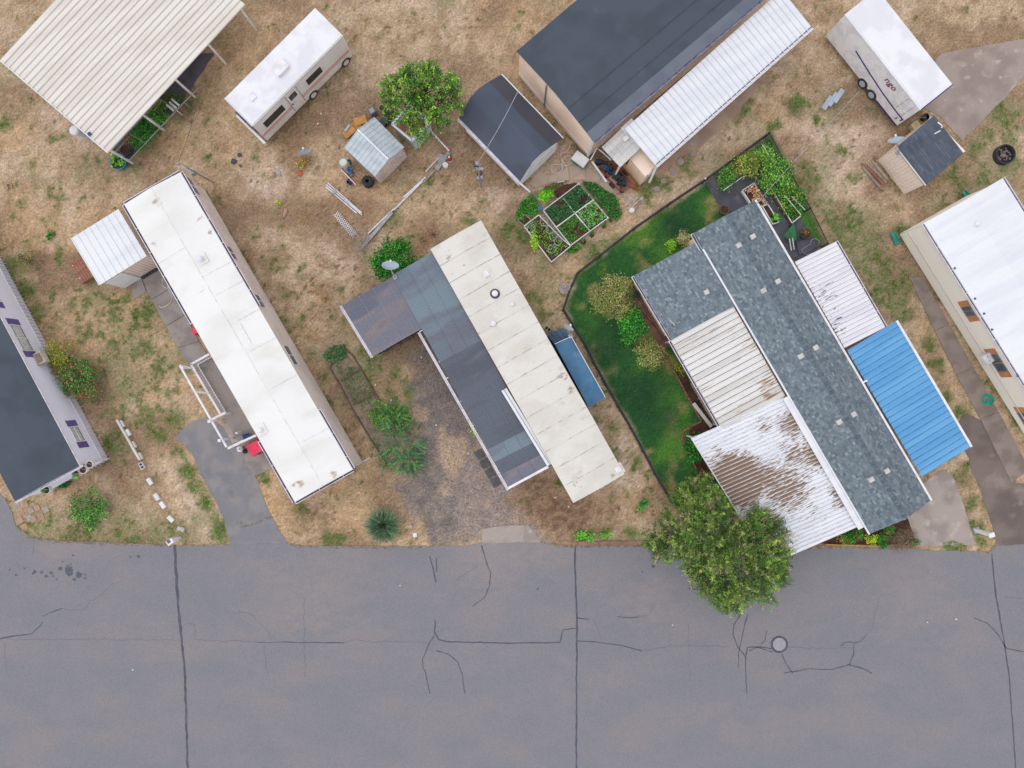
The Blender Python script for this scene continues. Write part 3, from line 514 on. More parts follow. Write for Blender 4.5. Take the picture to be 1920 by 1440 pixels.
def ribbed(t, O, U, V, n, prof, m, name='roof_panel', th=.012, ribm=None, groove=None, sheets=None):
    """n equal ribbed panels sharing one mesh: U across the ribs (whole width), V along them"""
    up = Vector((0, 0, 1)); du = U/n; k = len(prof); mb = MB()
    for e in (0, 1):
        for (s, h) in prof: mb.v.append(du*s + V*e + up*h)
    for e in (0, 1):
        for (s, h) in prof: mb.v.append(du*s + V*e + up*(h-th))
    tp = lambda e, i: e*k + i; bt = lambda e, i: 2*k + e*k + i; rib = []
    for i in range(k-1):
        if prof[i][1] > .025 and prof[i+1][1] > .025: rib.append(len(mb.f))
        mb.f.append((tp(0, i), tp(0, i+1), tp(1, i+1), tp(1, i))); mb.f.append((bt(0, i), bt(1, i), bt(1, i+1), bt(0, i+1)))
    for e in (0, 1):
        for i in range(k-1): mb.f.append((tp(e, i), bt(e, i), bt(e, i+1), tp(e, i+1)))
    mb.f.append((tp(0, 0), tp(1, 0), bt(1, 0), bt(0, 0))); mb.f.append((tp(0, k-1), bt(0, k-1), bt(1, k-1), tp(1, k-1)))
    me = bpy.data.meshes.new(name); me.from_pydata([tuple(v) for v in mb.v], [], mb.f); me.materials.append(m)
    if ribm:
        me.materials.append(ribm)
        for f in rib: me.polygons[f].material_index = 1
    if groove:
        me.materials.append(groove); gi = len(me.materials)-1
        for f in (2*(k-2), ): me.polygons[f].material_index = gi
    me.update()
    mes = {}
    for i in range(n):
        if sheets:
            key = sheets[i]; 
            if key not in mes: mes[key] = me.copy(); mes[key].materials[0] = key
            o = bpy.data.objects.new(name, mes[key])
        else: o = bpy.data.objects.new(name, me)
        COL.objects.link(o); o.parent = t; o.location = O + du*i*1.0 - ORG[t.name] + up*(.0015*(i % 2))
PAN = [(0, .004), (.04, .055), (.2, .055), (.24, .004), (.9, .004), (.915, -.012), (1, -.012)]
PANB = [(0, .004), (.05, .045), (.12, .045), (.17, .004), (.5, .004), (.52, .022), (.6, .022), (.62, .004), (.86, .004), (.88, -.012), (1, -.012)]
def sine(wv, amp, ppw=6): return [(i/(wv*ppw), amp*math.sin(2*math.pi*i/ppw)) for i in range(wv*ppw+1)]
def gutter(t, p, q, out, m=None, wd=.13, dp=.1, dirt=True):
    m = m or M['trim']; out = Vector(out).normalized(); up = Vector((0, 0, 1)); mb = MB()
    a, b = p + out*.01, q + out*.01
    mb.bar(a - up*.06, b - up*.06, .015, dp); mb.bar(a + out*wd - up*.055, b + out*wd - up*.055, .03, dp+.01); mb.bar(a + out*wd/2 - up*(.06+dp/2), b + out*wd/2 - up*(.06+dp/2), wd, .015)
    d = (q-p).normalized(); L = (q-p).length
    for k in range(int(L/1.6)+1):
        c = a + d*min(L-.03, k*1.6+.02); mb.bar(c, c + out*wd, .03, .02)
    g = part('gutter', mb, m, t)
    if dirt: part('leaf_litter', MB().bar(a + out*wd/2 - up*.085, b + out*wd/2 - up*.085, wd-.04, .02), M['dirty'], g)  # darker strip along the inside floor of the gutter
    return g
def lap(mb, p, q, z0, z1, e=.115):
    n = nrm(q-p); k = max(1, int(round((z1-z0)/e))); e = (z1-z0)/k
    a0, b0 = Vector((p.x, p.y, 0)), Vector((q.x, q.y, 0)); up = Vector((0, 0, 1))
    for i in range(k):
        z = z0 + i*e; lo = n*.028; hi = n*.012
        mb.quad(a0+lo+up*z, b0+lo+up*z, b0+hi+up*(z+e), a0+hi+up*(z+e)); mb.quad(a0+up*z+n*.005, b0+up*z+n*.005, b0+lo+up*z, a0+lo+up*z)
def vrib(mb, p, q, z0, z1, pitch=.3, d=.02, wd=.05):
    n = nrm(q-p); L = (Vector((q.x, q.y, 0))-Vector((p.x, p.y, 0))).length; dd = Vector((q.x-p.x, q.y-p.y, 0)).normalized()
    for i in range(int(L/pitch)+1):
        c = Vector((p.x, p.y, 0)) + dd*min(L-.03, i*pitch+.03) + n*d/2; mb.bar(c + Vector((0, 0, z0)), c + Vector((0, 0, z1)), wd, d)
def body(t, W, z0, z1, m, siding='lap', skirt=None, pitch=.3, zk=.55):
    """W: wall corners as (x, y) world, clockwise seen from above so that outward normals point out"""
    ar = sum(W[k][0]*W[(k+1) % 4][1] - W[(k+1) % 4][0]*W[k][1] for k in range(4))
    if ar < 0: W = W[::-1]          # counter-clockwise: right of each edge is outside
    FOOT.append([tuple(p[:2]) for p in W]); part('wall', MB().prism([tuple(p[:2]) for p in W], z0, z1), m, t)
    mb = MB(); sk = MB()
    for k in range(4):
        p, q = Vector((*W[k][:2], 0)), Vector((*W[(k+1) % 4][:2], 0))
        if siding == 'lap': lap(mb, p, q, zk if skirt else z0+.02, z1-.01)
        else: vrib(mb, p, q, zk if skirt else z0+.02, z1-.01, pitch)
        if skirt: vrib(sk, p, q, .0, zk-.02, .25, .03, .12); sk.bar(p + nrm(q-p)*.045 + Vector((0, 0, zk)), q + nrm(q-p)*.045 + Vector((0, 0, zk)), .05, .04)
    part('siding', mb, m, t, kind='stuff')
    if skirt: part('skirting', sk, skirt, t)
def inset(A, B, C, D, o, oe=None):
    oe = o if oe is None else oe
    u = (B-A).normalized(); v = (D-A).normalized()
    return [A+u*o+v*oe, B-u*o+v*oe, C-u*o-v*oe, D+u*o-v*oe]
def win(t, p, q, s, z, wd, hg, fm='white', gm='glass', sh=None, shw=.32, mull='v', blind=False):
    """window on wall p->q (outside on the right), centre s metres along, z high"""
    d = Vector((q.x-p.x, q.y-p.y, 0)).normalized(); n = nrm(d); c = Vector((p.x, p.y, 0)) + d*s + n*.035 + Vector((0, 0, z)); up = Vector((0, 0, 1))
    f = MB(); e = .05
    f.bar(c-d*wd/2+up*(hg/2), c+d*wd/2+up*(hg/2), .06, e); f.bar(c-d*wd/2-up*(hg/2), c+d*wd/2-up*(hg/2), .09, e)
    f.bar(c-d*(wd/2)-up*(hg/2-e/2), c-d*(wd/2)+up*(hg/2-e/2), e, .06); f.bar(c+d*(wd/2)-up*(hg/2-e/2), c+d*(wd/2)+up*(hg/2-e/2), e, .06)
    if mull == 'v': f.bar(c-up*(hg/2-e/2), c+up*(hg/2-e/2), .05, .05)
    else: f.bar(c-d*(wd/2-e/2), c+d*(wd/2-e/2), .05, .05)
    w_ = part('window', f, M[fm], t)
    for sg in (-1, 1):
        if mull == 'v': cc = c + d*sg*wd/4; ww, hh = wd/2-e, hg-e
        else: cc = c + up*sg*hg/4; ww, hh = wd-e, hg/2-e
        pb = MB().bar(cc-n*.012-d*ww/2, cc-n*.012+d*ww/2, .012, hh); part('pane', pb, M[gm], w_)
    if blind: part('blind', MB().bar(c-n*.004-d*(wd/2-.06)+up*hg*.0, c-n*.004+d*(wd/2-.06), .006, hg*.72), M['curtain'], w_)
    if sh:
        for sg in (-1, 1):
            cc = c + d*sg*(wd/2+shw/2+.03); mb = MB(); mb.bar(cc-d*shw/2, cc+d*shw/2, .03, hg+.1)
            for k in range(9): mb.bar(cc-d*(shw/2-.04)+n*.02+up*(-hg/2+.1+k*(hg-.1)/9), cc+d*(shw/2-.04)+n*.02+up*(-hg/2+.1+k*(hg-.1)/9), .02, .03)
            part('shutter', mb, M[sh], t)
    return w_
def shingles(t, O, U, V, pal, tab=(.11, .27), ex=.132, seed=1):
    zz = Vector((0, 0, 1)); dk = MB(); cs = [O, O+U, O+U+V, O+V]
    if (U.cross(V)).z < 0: cs = cs[::-1]
    dk.hexa([c_-zz*.09 for c_ in cs], cs); part('roof', dk, M['underroof'], t)
    r = np.random.default_rng(seed); nc = int(V.length/ex); u = U.normalized(); v = V.normalized(); up = u.cross(v)
    if up.z < 0: up = -up
    Vt = []; Cc = []
    for c in range(nc):
        x = -r.random()*.2
        while x < U.length:
            wd = r.uniform(*tab); a = max(x, 0); b = min(x+wd, U.length); x += wd
            if b - a < .03: continue
            y0 = c*V.length/nc + r.choice([0, .0, .03, -.012, .015]); y1 = (c+1)*V.length/nc + .03; h = r.uniform(.014, .024)
            b2 = b - r.choice([.004, .012]); q = [O+u*a+v*y0, O+u*b2+v*y0, O+u*b2+v*y1, O+u*a+v*y1]
            Vt += [q[0]+up*h, q[1]+up*h, q[2]+up*.003, q[3]+up*.003, q[0], q[1]]
            cc = np.array(pal[r.choice(len(pal), p=PALP)], float) * r.uniform(.93, 1.06); Cc += [cc]*6
    Vt = np.array([tuple(p) for p in Vt]); n = len(Vt)//6; b = (np.arange(n)*6)[:, None]
    loops = np.concatenate([b+np.array([[0, 1, 2, 3]]), b+np.array([[4, 5, 1, 0]])], 1).ravel()
    o = arrmesh('shingle', Vt - np.array(ORG[t.name])[None, :], loops, 4, M['shingle'], parent=t, cols=linA(np.array(Cc))); o['kind'] = 'stuff'
PALP = [.36, .32, .16, .16]
GPAL = [(119, 131, 140), (127, 139, 148), (142, 154, 160), (109, 121, 130)]
def rbox(c, d, L, wd, h, z0, taper=1.0):
    """box mesh builder with its long side along d, base centre c"""
    d = Vector((d[0], d[1], 0)).normalized(); s = Vector((-d.y, d.x, 0)); c = Vector((c.x, c.y, 0)); f = lambda a, b, z, k: c + d*a*L/2*k + s*b*wd/2*k + Vector((0, 0, z))
    return MB().hexa([f(-1, -1, z0, 1), f(1, -1, z0, 1), f(1, 1, z0, 1), f(-1, 1, z0, 1)], [f(-1, -1, z0+h, taper), f(1, -1, z0+h, taper), f(1, 1, z0+h, taper), f(-1, 1, z0+h, taper)])
def base(poly): s = Vector((0, 0, 0)); [s.__iadd__(Vector((p.x, p.y, 0))) for p in poly]; return s/len(poly)
UD = Vector((math.cos(AX), math.sin(AX), 0)); VD_ = Vector((math.sin(AX), -math.cos(AX), 0))     # the homes' short and long axes (pointing right/up and right/down)
# ---------------------------------------------------------------- A: dark-roofed lilac house, far left
z = 3.1; B = P(0, 592, z); C = P(150, 873, z); D = P(28, 940, z); ax = (B-C).normalized(); B = C + ax*18.3; A = D + ax*18.3
t = thing('mobile_home', 'lilac-white house with dark flat roof and purple shutters at the left edge', 'mobile home', base([A, B, C, D]))
deck_roof(t, A, B, C, D, .22, 5, M['darkroof'], lap=.004)
W = inset(A, B, C, D, .1); body(t, W, .05, 3.0, M['lilac'], skirt=M['white'], zk=.75)
p, q = W[2], W[1]
for (x, y), wd, hg, sh in (((40, 634), 1.75, .95, 'purple'), ((144, 814), 1.0, .85, 'purple'), ((-20, 545), 1.4, .95, 'purple')):
    s, zz = wallhit(x, y, p, q); win(t, p, q, s, zz, wd, hg, gm='glass', sh=sh, shw=.4, mull='v' if wd > 1.2 else 'h', blind=True)
fb = MB(); n_ = (C-D).normalized(); e_ = (C-B).normalized()
fb.bar(C+n_*.02+e_*.0, B+n_*.02, .03, .12); part('fascia', fb, M['trim'], t); gutter(t, D, C+n_*.1, e_, dirt=False, wd=.1)
gutter_ = MB().bar(W[2]+n_*.1+Vector((0, 0, 0))-e_*.0, Vector((W[2].x, W[2].y, .1))+n_*.1, .07, .07); part('downpipe', gutter_, M['trim'], t)
s, zz = wallhit(68, 676, p, q); d = (q-p).normalized(); c = Vector((p.x, p.y, 0)) + d*s + nrm(q-p)*.3; mb = rbox(c, d, .75, .55, .42, zz-.25)
a = thing('air_conditioner', 'beige window air conditioner below the purple-shuttered window at the left edge', 'air conditioner', c + Vector((0, 0, zz-.25)))
part('case', mb, mat('beige_appliance', (212, 200, 186), (196, 180, 164), sc=3, fine=.05), a); part('grille', rbox(c, d, .55, .38, .012, zz+.17), M['wood'], a)
# ---------------------------------------------------------------- B: white membrane-roofed house with tan walls
z = 3.25; A, B, C, D = P(233, 383, z), P(338, 323, z), P(661, 880, z), P(553, 941, z)
t = thing('mobile_home', 'long white-roofed house with tan side walls and white gutters', 'mobile home', base([A, B, C, D])); HB = t
deck_roof(t, A, B, C, D, .16, 9, M['membrane'], lap=.006)
u = (B-A).normalized(); v = (D-A).normalized()
W = inset(A, B, C, D, .08, .12); body(t, W, .05, 3.17, M['tan'])
sm = MB(); m0, m1 = (A+B)/2+Vector((0, 0, .165)), (D+C)/2+Vector((0, 0, .165)); sm.bar(m0, m1, .03, .015); SEAM = mat('seam', (236, 234, 232), sc=3, fine=.05); part('seam', sm, SEAM, t)
for k_, sd in ((.30, 1), (.365, 1), (.46, 1), (.555, 1), (.68, 1), (.2, -1), (.86, 1)):
    m_ = m0.lerp(m1, k_); e_ = (B.lerp(C, k_) if sd > 0 else A.lerp(D, k_)) + Vector((0, 0, .02)); part('seam', MB().bar(m_, e_, .025, .014), SEAM, t)
gutter(t, A, A.lerp(D, .40), -u); gutter(t, A.lerp(D, .795), D, -u); gutter(t, A, B, -v); gutter(t, B, B.lerp(C, .45), u); gutter(t, B.lerp(C, .80), C, u); gutter(t, D, C, v)
p, q = W[2], W[1]
for (x, y), wd in (((357, 347), 1.25), ((430, 473), .95), ((483, 564), .95), ((542, 666), 1.35)):
    s, zz = wallhit(x, y, p, q); win(t, p, q, s, min(zz, 2.2), wd, .95, mull='v')
mb = MB(); c = Vector((W[2].x, W[2].y, 0)) + u*.06; mb.bar(c + Vector((0, 0, 3.0)), c + Vector((0, 0, .1)), .07, .07); mb.bar(c+Vector((0, 0, .1)), c+u*.5+Vector((0, 0, .06)), .07, .07); part('downpipe', mb, M['trim'], t)
def roofvent(t, px, py, z, r=.17, h=.28, sq=False, m='whitem', pan=.4, lab=None):
    c = P(px, py, z); c.z = z
    v_ = part('roof_vent', (rbox(c, UD, r*2, r*2, .1, z) if sq else MB().lathe(c, [(r*.65, 0), (r*.65, h*.6), (r, h*.6), (r, h*.85), (r*.6, h), (.01, h+.01)], 20)), M[m], t, label=lab)
    if pan: part('flashing', rbox(c, UD, pan*1.6, pan*1.6, .012, z-.005), M['slab_grey'] if m == 'grey' else M['cream' if t.name != HB.name else 'membrane'], v_)
roofvent(t, 378, 486, z+.15, .17, .36); roofvent(t, 489, 806, z+.1, .17, .36)
part('roof_patch', rbox(P(377, 541, z+.15), UD, .35, .3, .02, z+.14), M['membrane'], t)
for k in range(4): part('roof_patch', rbox(P(452+k*5, 612+k*9, z+.14), VD_, .3, .1, .02, z+.145), M['membrane'], t)
# lean-to shed and porch on its west side
z = 2.45; A, B, C, D = P(133, 447, z), P(222, 392, z), P(276, 480, z), P(186, 535, z)
t = thing('garden_shed', 'tan-walled shed with ribbed white metal roof beside the long white-roofed house', 'shed', base([A, B, C, D]))
ribbed(t, A, D-A, B-A, 1, [(0, 0), (1, 0)], M['whitem'], name='roof_underlay') if False else None
for k in range(8):
    a = A.lerp(B, k/8); b = A.lerp(B, (k+1)/8); mb = MB(); up = Vector((0, 0, 1)); dv = D-A; e1 = (b-a)*.1
    mb.hexa([a-up*.03, a+dv-up*.03, b+dv-up*.03, b-up*.03][::-1], [a, a+dv, b+dv, b][::-1]); mb.hexa([a, a+dv, a+dv+e1, a+e1][::-1], [a+up*.04, a+dv+up*.04, a+dv+e1+up*.04, a+e1+up*.04][::-1]); part('roof_panel', mb, M['whitem'], t)
W = inset(A, B, C, D, .1); body(t, W, .03, 2.4, M['tan'], siding='rib', pitch=.2)
p, q = W[3], W[2]; d = (q-p).normalized(); n = nrm(d)
dm = MB(); c = Vector((p.x, p.y, 0)) + n*.04
dm.bar(c+d*.15+Vector((0, 0, 1.1)), c+d*1.35+Vector((0, 0, 1.1)), .05, 2.1); dm.bar(c+d*.15+n*.03+Vector((0, 0, 2.1)), c+d*1.35+n*.03+Vector((0, 0, 2.1)), .05, .08); part('door', dm, M['whitem'], t)
mb = MB()
for k in range(5): c2 = c + d*(1.5+k*.22) + n*.06; mb.box(c2+Vector((0, 0, .1)), (.18, .18, .18), AX)
o = solo('block_row', 'low row of dark foundation blocks along the tan shed wall', 'foundation blocks', mb, M['dgrey'])
o = thing('wooden_step', 'red-brown wooden deck box against the white-roofed shed', 'deck box', P(153, 508, 0))
for k in range(5):
    a, b = Vector((130, 494)).lerp(Vector((154, 481)), k/5), Vector((130, 494)).lerp(Vector((154, 481)), (k+.93)/5); dd = Vector((23, 37))
    part('plank', MB().prism([tuple(P(*v_, .45)[:2]) for v_ in (a, b, b+dd, a+dd)], .4, .45), M['woodr'], o)
part('frame', MB().prism([tuple(P(*v_, .4)[:2]) for v_ in ((131, 495), (153, 483), (175, 519), (153, 531))], 0, .395), M['woodr'], o)
for x, y in ((137, 498), (150, 522)): part('cap', MB().lathe(P(x, y, .45), [(.035, 0), (.035, .02)], 10), M['white'], o)
t = thing('porch', 'grey boarded porch with white railings on the west side of the long white-roofed house', 'porch', P(415, 760, 0))
DK = [(357, 692), (397, 678), (480, 818), (440, 838), (425, 832), (398, 782), (411, 775)]; DK = [(362, 690), (400, 676), (486, 822), (450, 843), (420, 785)]
dz = .65; a0, a1, b1 = P(362, 688, dz), P(402, 668, dz), P(490, 818, dz); W1 = (a1-a0); Lg = P(452, 838, dz)-a0
mb = MB(); nb = 12
for k in range(nb):
    a = a0 + W1*(k/nb); b = a0 + W1*((k+.94)/nb); mb.hexa([a-Vector((0, 0, .04)), b-Vector((0, 0, .04)), b+Lg-Vector((0, 0, .04)), a+Lg-Vector((0, 0, .04))][::-1], [a, b, b+Lg, a+Lg][::-1])
part('deck_boards', mb, M['concg'], t, kind='stuff'); FOOT.append([tuple(v_[:2]) for v_ in (a0, a1, b1, P(452, 838, dz))])
part('frame', MB().prism([tuple(v_[:2]) for v_ in (a0, a1, b1, P(452, 838, dz))], .0, dz-.05), M['wood'], t)
def rail(t, p, q, zt, zb, m, wd=.12, bal=0, side=None):
    p = Vector((p.x, p.y, zt)); q = Vector((q.x, q.y, zt)); r_ = part('handrail', MB().bar(p, q, wd, .05), m, t); d = (q-p); L = d.length; d.normalize()
    if bal:
        k = int(L/bal)
        for i in range(1, k): c = p + d*(i*L/k); part('baluster', MB().bar(c-Vector((0, 0, .03)), Vector((c.x, c.y, zb)), .045, .045), m, t)
        part('bottom_rail', MB().bar(Vector((p.x, p.y, zb+.12)), Vector((q.x, q.y, zb+.12)), .06, .06), m, t)
def post(t, p, zt, zb=0, m=None, s=.11): part('post', MB().bar(Vector((p.x, p.y, zb)), Vector((p.x, p.y, zt)), s, s), m or M['white'], t)
zr = 1.65
rail(t, P(358, 683, zr), P(413, 776, zr), zr, dz, M['white'], bal=.17); rail(t, P(358, 683, zr), P(392, 664, zr), zr, dz, M['white'], bal=.17)
rail(t, P(432, 838, zr), P(480, 816, zr), zr, dz, M['white'], bal=.17)
zo = 2.35
part('beam', MB().bar(P(338, 686, zo), P(425, 838, zo), .11, .11), M['white'], t)
for (x0, y0, x1, y1) in ((338, 685, 358, 690), (369, 735, 390, 737)): part('cross_beam', MB().bar(P(x0, y0, zo+.003), P(x1, y1, zr+.1), .1, .1), M['white'], t)
for x, y in ((392, 790), (411, 826), (341, 690)):
    c = P(x, y, zo+.15); post(t, c, zo+.15, .0); part('post_cap', MB().box((c.x, c.y, zo+.16), (.17, .17, .02)), M['trim'], t)
for k, (x, y) in enumerate(((408, 782), (441, 835))):
    part('stair_rail', MB().bar(P(x-14, y+6, 1.15+.5), P(x+14, y-8, 1.65), .14, .06), M['white'], t)
for k in range(3):
    zz = .2+.16*k; part('tread', MB().prism([tuple(P(x, y, zz)[:2]) for x, y in ((416+k*7, 797-k*3), (423+k*7, 793-k*3), (443+k*7, 828-k*3), (436+k*7, 832-k*3))], zz-.05, zz), M['conc'], t)
post(t, P(421, 776, 1.6), 1.6, .0); post(t, P(443, 812, 1.5), 1.5, .0)
def binny(name, lab, cat, px, py, m, sz=(.62, .72), h=1.05, ang=AX, zt=None):
    c = P(px, py, h); t = thing(name, lab, cat, (c.x, c.y, 0)); d = (math.cos(ang), math.sin(ang))
    part('body', rbox(c, d, sz[0]*.82, sz[1]*.82, h-.08, 0, 1.14), m, t); part('lid', rbox(c, d, sz[0], sz[1], .07, h-.075, .95), m, t)
    dd = Vector((d[0], d[1], 0)); s_ = Vector((-d[1], d[0], 0))
    part('handle', MB().bar(c - s_*(sz[1]/2+.04) - dd*sz[0]*.35 + Vector((0, 0, -.06)), c - s_*(sz[1]/2+.04) + dd*sz[0]*.35 + Vector((0, 0, -.06)), .035, .035), M['blk'], t)
    part('lid_ridge', MB().bar(c - dd*sz[0]*.25 + Vector((0, 0, .0)), c + dd*sz[0]*.25 + Vector((0, 0, .0)), .2, .02), m, t)
    for sg in (-1, 1): part('wheel', MB().tube([c*1 + dd*sg*.2 - s_*sz[1]*.4 + Vector((0, 0, .1-h)), c + dd*sg*.27 - s_*sz[1]*.4 + Vector((0, 0, .1-h))], .1, 12), M['rubber'], t)
    return t
binny('wheelie_bin', 'bright pink-red lidded bin at the south end of the porch', 'bin', 477, 840, M['pink'], (.85, .8), 1.0)
binny('wheelie_bin', 'small bright red bin half hidden under the roof edge above the porch', 'bin', 367, 619, M['pink'], (.55, .4), .8)
def bag(name, lab, cat, px, py, r, h, m, group=None):
    c = P(px, py, h/2); mb = MB(); mb.lathe((c.x, c.y, 0), [(r*.7, 0), (r, h*.3), (r*.95, h*.6), (r*.4, h*.85), (r*.12, h), (r*.2, h*1.08)], 11)
    for v_ in mb.v: v_.x += random.uniform(-.15, .15)*r; v_.y += random.uniform(-.15, .15)*r
    return solo(name, lab, cat, mb, m, group, smooth=True)
bag('rubbish_bag', 'knotted white rubbish bag beside the pink-red bin', 'bag', 450, 842, .2, .4, M['lilac']); bag('rubbish_bag', 'small dark bag squeezed between white bag and pink-red bin', 'bag', 459, 846, .15, .3, M['rubber'])
t = thing('folding_chair', 'small blue folding chair on the porch beside the pink-red bin', 'chair', P(466, 817, dz))
c = P(466, 817, dz); part('seat', MB().box((c.x, c.y, dz+.4), (.42, .3, .03), .2), M['navy'], t); part('backrest', MB().box((c.x+.05, c.y+.16, dz+.62), (.4, .04, .3), .2), M['navy'], t)
for i in (-1, 1):
    for j in (-1, 1): part('leg', MB().bar(c+Vector((i*.18, j*.12, .0)), c+Vector((-i*.0+i*.16, -j*.1, .4)), .025, .025), M['navy'], t)
def hose(name, lab, loops, m, r=.018, z0=.03, cat='hose'):
    pts = []
    for (x, y, rr, a0, a1, zz) in loops:
        for a in np.linspace(a0, a1, max(6, int(abs(a1-a0)*5))):
            p_ = P(x, y, z0+zz); pts.append(Vector((p_.x + rr*PX*math.cos(a), p_.y + rr*PX*math.sin(a)*.9, z0+zz)))
    return solo(name, lab, cat, MB().tube(pts, r, 6), m)
def hosepath(lab, px, m, r=.02, z=.06):
    p_ = [Vector((a, b)) for a, b in px]; out = []
    for i in range(len(p_)-1):
        a, b, c, d = p_[max(i-1, 0)], p_[i], p_[i+1], p_[min(i+2, len(p_)-1)]
        for k in range(5):
            t_ = k/5; q = .5*((2*b) + (c-a)*t_ + (2*a-5*b+4*c-d)*t_*t_ + (3*b-a-3*c+d)*t_**3); out.append(P(q.x, q.y, z + .02*(i % 3)))
    return solo('garden_hose', lab, 'hose', MB().tube(out, r, 6), m)
HOSEM = mat('pale_hose', (226, 220, 204), (212, 204, 188), sc=3, fine=.04, bump=0)
hosepath('pale loop of hose on the grey slabs beside the tan shed', [(305, 522), (304, 530), (308, 538), (316, 540), (320, 534), (314, 528), (316, 542), (322, 552), (322, 562), (314, 572), (304, 576), (297, 574)], HOSEM)
if False: hose('garden_hose', 'pale loop of hose on the grey slabs beside the tan shed', [(312, 555, 14, 2.4, 5.2, .05), (318, 560, 12, -1, 2, .07), (322, 552, 10, 1.5, 5, .08)], M['cream'], r=.022)
# ---------------------------------------------------------------- C: cream-roofed house with smoky awnings
z = 3.2; A, B, C, D = P(807, 467, z), P(902, 413, z), P(1171, 889, z), P(1075, 943, z)
t = thing('mobile_home', 'cream metal-roofed house in the middle with smoky corrugated awnings', 'mobile home', base([A, B, C, D])); HC = t
deck_roof(t, A, B, C, D, .12, 15, M['cream'], lap=.016)
u = (B-A).normalized(); v = (D-A).normalized()
W = inset(A, B, C, D, .1); body(t, W, .05, 3.12, M['creamwall'])
e_ = MB()
for a, b in ((A, B), (B, C), (C, D), (D, A)): e_.bar(a-Vector((0, 0, .08)), b-Vector((0, 0, .08)), .04, .13)
part('fascia', e_, M['wood'], t)
JM = mat('roof_joint', (216, 211, 203), (172, 161, 150), sc=2.2, lo=.45, hi=.6, fine=.1, bump=0)
for i in range(1, 15):
    a_, b_ = A.lerp(D, i/15), B.lerp(C, i/15); m_ = (a_+b_)/2 + Vector((0, 0, .12))
    for e_ in (a_, b_): part('joint', MB().bar(m_+Vector((0, 0, .012)), e_+Vector((0, 0, .012)), .03, .014), JM, t)
zc = z+.1
roofvent(t, 911, 514, zc, .16, .2, sq=True, m='white', pan=.45); roofvent(t, 928, 551, zc, .18, .3, m='white', pan=0); roofvent(t, 961, 571, zc-.04, .09, .22, m='white', pan=0); roofvent(t, 925, 607, zc, .15, .16, m='white', pan=0); roofvent(t, 1159, 880, z+.02, .17, .2, sq=True, m='white', pan=.4)
part('collar', MB().lathe(P(928, 551, zc), [(.3, 0), (.3, .02), (.24, .05), (.2, .05)], 20), M['dgrey'], t)
# awning roof over the west side and the shed beyond it
t = thing('awning', 'smoky blue-grey corrugated awning along the west side of the cream-roofed house', 'awning', P(900, 720, 0))
z0, z1 = 2.55, 2.95; a = P(735, 516, z0); b = P(811, 473, z1); c = P(1027, 873, z1); d = P(953, 913, z0)
n = 17; ribbed(t, a, d-a, b-a, n, sine(7, .016), M['corr'], name='corrugated_sheet', sheets=[M['corr']]*7+[M['corr2']]*7+[M['corr']]+[M['corr2']]*1+[M['corrb']])
gutter(t, P(787, 622, z0), P(955, 918, z0), -UD, dirt=False)
part('fascia', MB().bar(d+VD_*.06, c+VD_*.06, .14, .12), M['white'], t)
for f_ in (.36, .68): part('screw_line', MB().bar(a.lerp(b, f_)+Vector((0, 0, .022)), d.lerp(c, f_)+Vector((0, 0, .022)), .018, .012), M['corr'], t)
wp = MB(); q0 = P(940, 733, z1+.1); q1 = P(1026, 874, z1+.1); wp.hexa([q0-UD*.0, q1, q1+UD*.35, q0+UD*.35], [x_+Vector((0, 0, .03)) for x_ in (q0, q1, q1+UD*.35, q0+UD*.35)]); part('white_panel', wp, M['whitem'], t)
part('panel_rib', MB().bar(q0+UD*.17+Vector((0, 0, .05)), q1+UD*.17+Vector((0, 0, .05)), .04, .03), M['slab_grey'], t)
for k in range(6): post(t, P(742+k*41, 530+k*74, z0), z0-.05, 0, M['white'], .09) if k > 1 else None
for k in range(4):
    x = 740+k*38+138; part('beam', MB().bar(P(787+k*50, 622+k*88, z0-.12), P(787+k*50, 622+k*88, z0-.12)+UD*2.3+Vector((0, 0, .3)), .05, .12), M['white'], t)
t = thing('garden_shed', 'brownish corrugated-roofed lean-to shed at the north end of the smoky awning', 'shed', P(715, 590, 0))
z0, z1 = 2.35, 2.5; a = P(641, 573, z0); b = P(736, 519, z1); c = P(787, 617, z1); d = P(699, 668, z0)
ribbed(t, a, d-a, b-a, 5, sine(6, .016), M['corrb'], name='corrugated_sheet'); gutter(t, a, d+VD_*.05, -UD, dirt=False)
for f_ in (.34, .62, .9): part('screw_line', MB().bar(a.lerp(b, f_)+Vector((0, 0, .02)), d.lerp(c, f_)+Vector((0, 0, .02)), .015, .012), M['slab_grey'], t)
W = inset(a, b, c, d, .12, .12); W[2] = W[2]-VD_*.12; W[3] = W[3]-VD_*.1
body(t, W, .02, 2.3, mat('navy_metal_wall', (66, 74, 106), (56, 62, 92), sc=1, fine=.05), siding='rib', pitch=.25)
part('rafter', MB().bar(d-Vector((0, 0, .1))-VD_*.05, c-Vector((0, 0, .1))-VD_*.05, .1, .12), M['white'], t)
